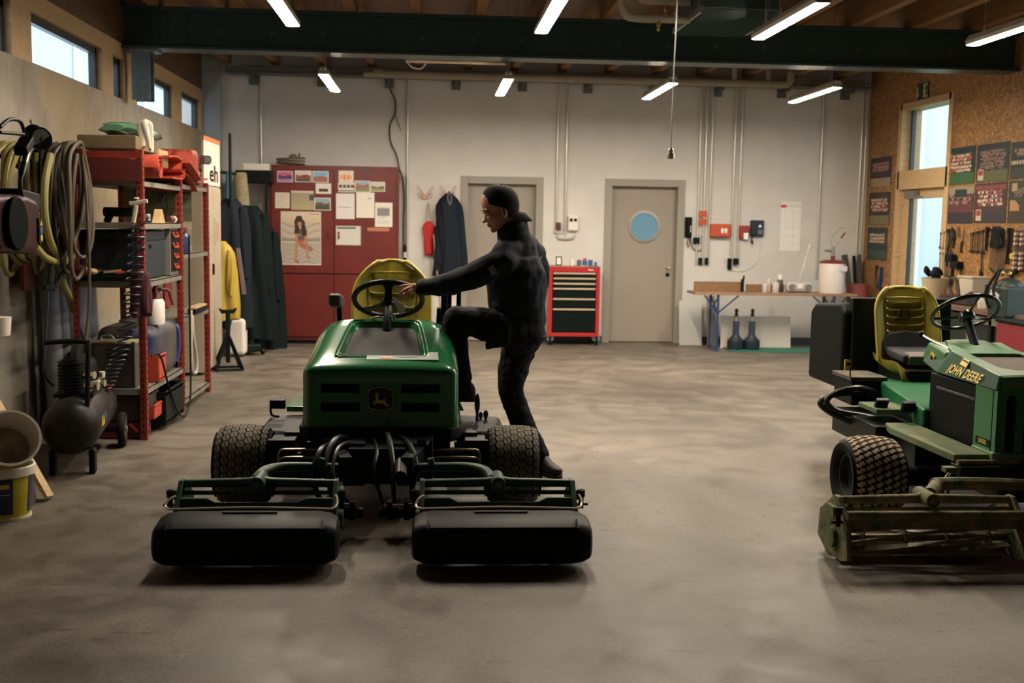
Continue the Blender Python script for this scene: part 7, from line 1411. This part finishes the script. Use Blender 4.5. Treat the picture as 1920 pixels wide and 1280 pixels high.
def wall_tool(name, label, cat, pts, r, m, extra=None):
    t = thing(name, label, cat, tuple(wt(*pts[0]))); P0 = wt(*pts[0]); G().tube([tuple(wt(*p) - P0) for p in pts], r, 8, sub=4).build('body', m, t)
    if extra:
        for nm, g, mm_ in extra(P0): g.build(nm, mm_, t, bevel=.004)
    return t
wall_tool('pliers', 'black curved pliers hanging left of the small chisels', 'pliers', [(1785, 428), (1789, 440), (1787, 465)], [.014, .022, .012], WK)
wall_tool('pipe_wrench', 'dark pipe wrench hanging by the short spanners', 'wrench', [(1778, 432), (1781, 445), (1776, 480), (1775, 500)], [.03, .014, .012, .012], WK)
wall_tool('punch', 'thin dark punch hanging alone under the posters', 'punch', [(1798, 425), (1797, 445)], [.008, .005], WK)
wall_tool('screwdriver', 'long dark-handled screwdriver hanging near the punch', 'screwdriver', [(1808, 428), (1806, 450), (1803, 455), (1801, 474)], [.004, .004, .012, .012], WK)
wall_tool('adjustable_wrench', 'large black adjustable wrench ending the upper graded row', 'wrench', [(1853, 427), (1850, 440), (1848, 470)], [.03, .016, .016], WK)
wall_tool('ratchet', 'black ratchet handle hanging below the upper row', 'ratchet', [(1841, 474), (1840, 500), (1838, 520)], [.009, .009, .022], WK)
wall_tool('bolt_cutter', 'tall dark bolt cutter at the right of the tools', 'bolt cutter', [(1893, 427), (1890, 460), (1886, 495)], [.028, .018, .014], WK)
wall_tool('pry_bar', 'tall dark pry bar beside the bolt cutter', 'pry bar', [(1898, 428), (1896, 460), (1891, 495)], [.012, .012, .010], WK)
t = thing('socket_pouch', 'black pouch of sockets hanging under the posters', 'tool pouch', tuple(wt(1873, 424))); fold_cloth((-.02, 0, .0), .05, .20, .22, 1.2, 6, .1, 3, .6).build('pouch', BLACKP, t); 
for k in range(2):
    pts_ = [(1788, 480), (1786, 500), (1783, 535)] if k == 0 else [(1799, 495), (1797, 520), (1794, 543)]
    def ex(P0, k=k): c = wt(1787, 484) if k == 0 else wt(1798, 497); c = c - P0; return [('head', G().box((c.x - .03, c.y, c.z), (.07, .17, .085)), RUBBER)]
    wall_tool('mallet', ('rubber mallet with black handle hanging beside the long spanners', 'rubber mallet with wooden handle right of the other mallet')[k], 'mallet', pts_, .017 if k == 0 else .012, WK if k == 0 else PINE, ex)
t = thing('bit_rack', 'dark rack with two columns of pale sockets at the right edge', 'socket rack', tuple(wt(1916, 470))); G().box((0, .0, .0), (.03, .26, .42)).build('board', mat('rack_brown', (.035, .015, .015), .6), t, bevel=.01)
for i in range(2):
    for j in range(8):
        if j != 3: G().cyl((-.015, .07 - i * .12, .17 - j * .05), (-.05, .07 - i * .12, .17 - j * .05), .017, n=10).build('socket_bit', mat('pale_socket', (.55, .42, .32), .4), t)
t = thing('yellow_tape', 'small yellow tape ring hanging by the dark rack', 'tape', tuple(wt(1897, 480))); G().lathe([(.014, -.01), (.03, -.01), (.03, .01), (.014, .01)], (0, 0, 0), 'x', 16, closed=True).build('ring', YELP, t)
tag(G().bar(tuple(wt(1653, 500)), tuple(wt(1650, 545)), .03, .05, (1, 0, 0)).build('blue_tool', mat('tool_blue', (.01, .03, .11), .4), bevel=.01), 'blue-handled tool hanging left of the glazed door', 'tool')
wall_tool('pincers', 'dark pincers hanging beside the blue tool', 'pincers', [(1644, 498), (1642, 515), (1644, 540)], [.02, .012, .01], WK)
t = thing('claw_hammer', 'dark claw hammer at the right edge above the bench', 'hammer', tuple(wt(1896, 512))); G().bar((0, .0, .0), (0, -.02, -.30), .03, .025).build('handle', WK, t, bevel=.004); G().box((-.01, -.03, .02), (.04, .18, .04)).build('head', WK, t, bevel=.008)
# workbench
BW = wood_mat('dark_bench_top', (.10, .055, .03), (.17, .10, .06))
t = thing('workbench', 'dark workbench along the strand board wall', 'workbench', (5.74, 10.6, 0)); G().bb((-.32, -1.9, .82), (.33, 1.75, .87)).build('bench_top', BW, t, bevel=.005)
for y in (-1.8, -.1, 1.65):
    for x in (-.28, .28): G().bb((x - .03, y - .03, 0), (x + .03, y + .03, .82)).build('leg', BLACKM, t)
G().bb((-.30, -1.8, .25), (.30, 1.65, .28)).build('lower_shelf', BW, t); G().bb((-.31, -.35, .30), (-.29, -.28, .80)).bb((-.31, .30, .30), (-.29, .37, .80)).bb((-.31, -.35, .73), (-.29, .37, .80)).build('front_frame', mat('grey_frame', (.15, .13, .11), .6), t)
G().bb((-.28, -1.7, .28), (.28, 1.6, .80)).build('cupboard', mat('bench_dark', (.008, .012, .011), .6), t)
BZ = .872
def ob(px, x=5.62): return at(px, 560, x=x).y
t = thing('bucket', 'beige bucket with work gloves heaped on top, by the glazed door', 'bucket', (5.66, ob(1745), BZ)); G().lathe([(0, 0), (.11, 0), (.15, .24), (.14, .24), (.10, .01), (0, .01)], n=28).build('bucket', mat('bucket_beige', (.42, .34, .22), .6), t)
t2 = thing('work_gloves', 'heap of black work gloves on the beige bucket', 'gloves', (5.66, ob(1745), BZ + .24))
for k in range(7): G().ell((-.08 + .15 * rn.random(), -.13 + .045 * k, .03 + .05 * rn.random()), (.07, .055, .03), 12, 8, (rn.random(), rn.random(), rn.random())).build('glove', RUBBER, t2)
y_ = ob(1795, 5.55); t = thing('bench_plane', 'dark old wooden plane with a curved grip on the bench', 'plane', (5.55, y_, BZ)); G().box((0, 0, .05), (.10, .62, .08)).build('body', mat('plane_dark', (.03, .018, .014), .5), t, bevel=.008); G().tube([(0, .12, .08), (0, .19, .16), (0, .16, .25), (0, .08, .26), (0, .02, .20), (0, -.02, .09)], .022, 8).build('grip', MATS['plane_dark'], t); G().cyl((0, -.2, .09), (0, -.3, .12), .03).build('knob', MATS['plane_dark'], t)
simple('storage_tub', 'pale plastic tub on the bench behind the plane', 'tub', (5.85, ob(1826, 5.85), BZ), [('tub', G().box((0, 0, .14), (.20, .30, .26), None, (1.05, 1.05)), mat('tub_cream', (.48, .42, .33), .5), .01), ('lid', G().box((0, 0, .275), (.23, .33, .02)), mat('tub_cream', (.48, .42, .33)), .006)])
cyl_thing('small_canister', 'small cream canister at the bench front by the tub', 'canister', (5.50, ob(1842, 5.5), BZ), .045, .13, MATS['tub_cream'], .02, RKD)
for k in range(4): cyl_thing('dark_bottle', ORD[k] + ' of four dark bottles right of the pale tub, from the left', 'bottle', (5.80 - .07 * (k % 2), ob(1857 + 5 * k, 5.8), BZ), .028, .14 + .03 * (k % 3), mat('dark_bottle', (.008, .02, .016), .35), .05, BLACKP)['group'] = 'dark bottles on the bench'
y_ = ob(1892, 5.45); t = thing('backpack_sprayer', 'dark green backpack sprayer with straps at the right end of the bench', 'sprayer', (5.45, y_, BZ)); G().box((0, 0, .11), (.26, .34, .30)).ell((0, 0, .24), (.12, .16, .10)).build('tank', mat('sprayer_green', (.015, .03, .02), .5), t, bevel=.03); G().tube([(-.14, .10, .04), (-.17, .12, .20), (-.08, .05, .42)], .014, 8).tube([(-.14, -.10, .06), (-.17, -.02, .22), (-.08, .03, .42)], .014, 8).build('strap', BLACKP, t); G().box((-.135, .02, .17), (.01, .16, .06), (.3, 0, 0)).build('white_label', WPLAST, t)
for s in (-1, 1): G().lathe([(.015, -.01), (.03, -.01), (.03, .01), (.015, .01)], (-.05, s * .07, .38), 'x', 14, closed=True).build('brass_ring', mat('brass', (.5, .35, .12)), t)
a = at(1872, 640, x=5.0); t = thing('red_tool_case', 'flat red case standing before the bench at the right edge', 'case', (5.1, at(1895, 640, x=5.0).y, 0)); G().box((0, -.15, .42), (.16, .9, .84)).build('case', mat('case_red', (.20, .015, .022), .45), t, bevel=.01); G().box((.0, -.15, .86), (.18, .92, .03)).build('lid', BLACKP, t, bevel=.006)
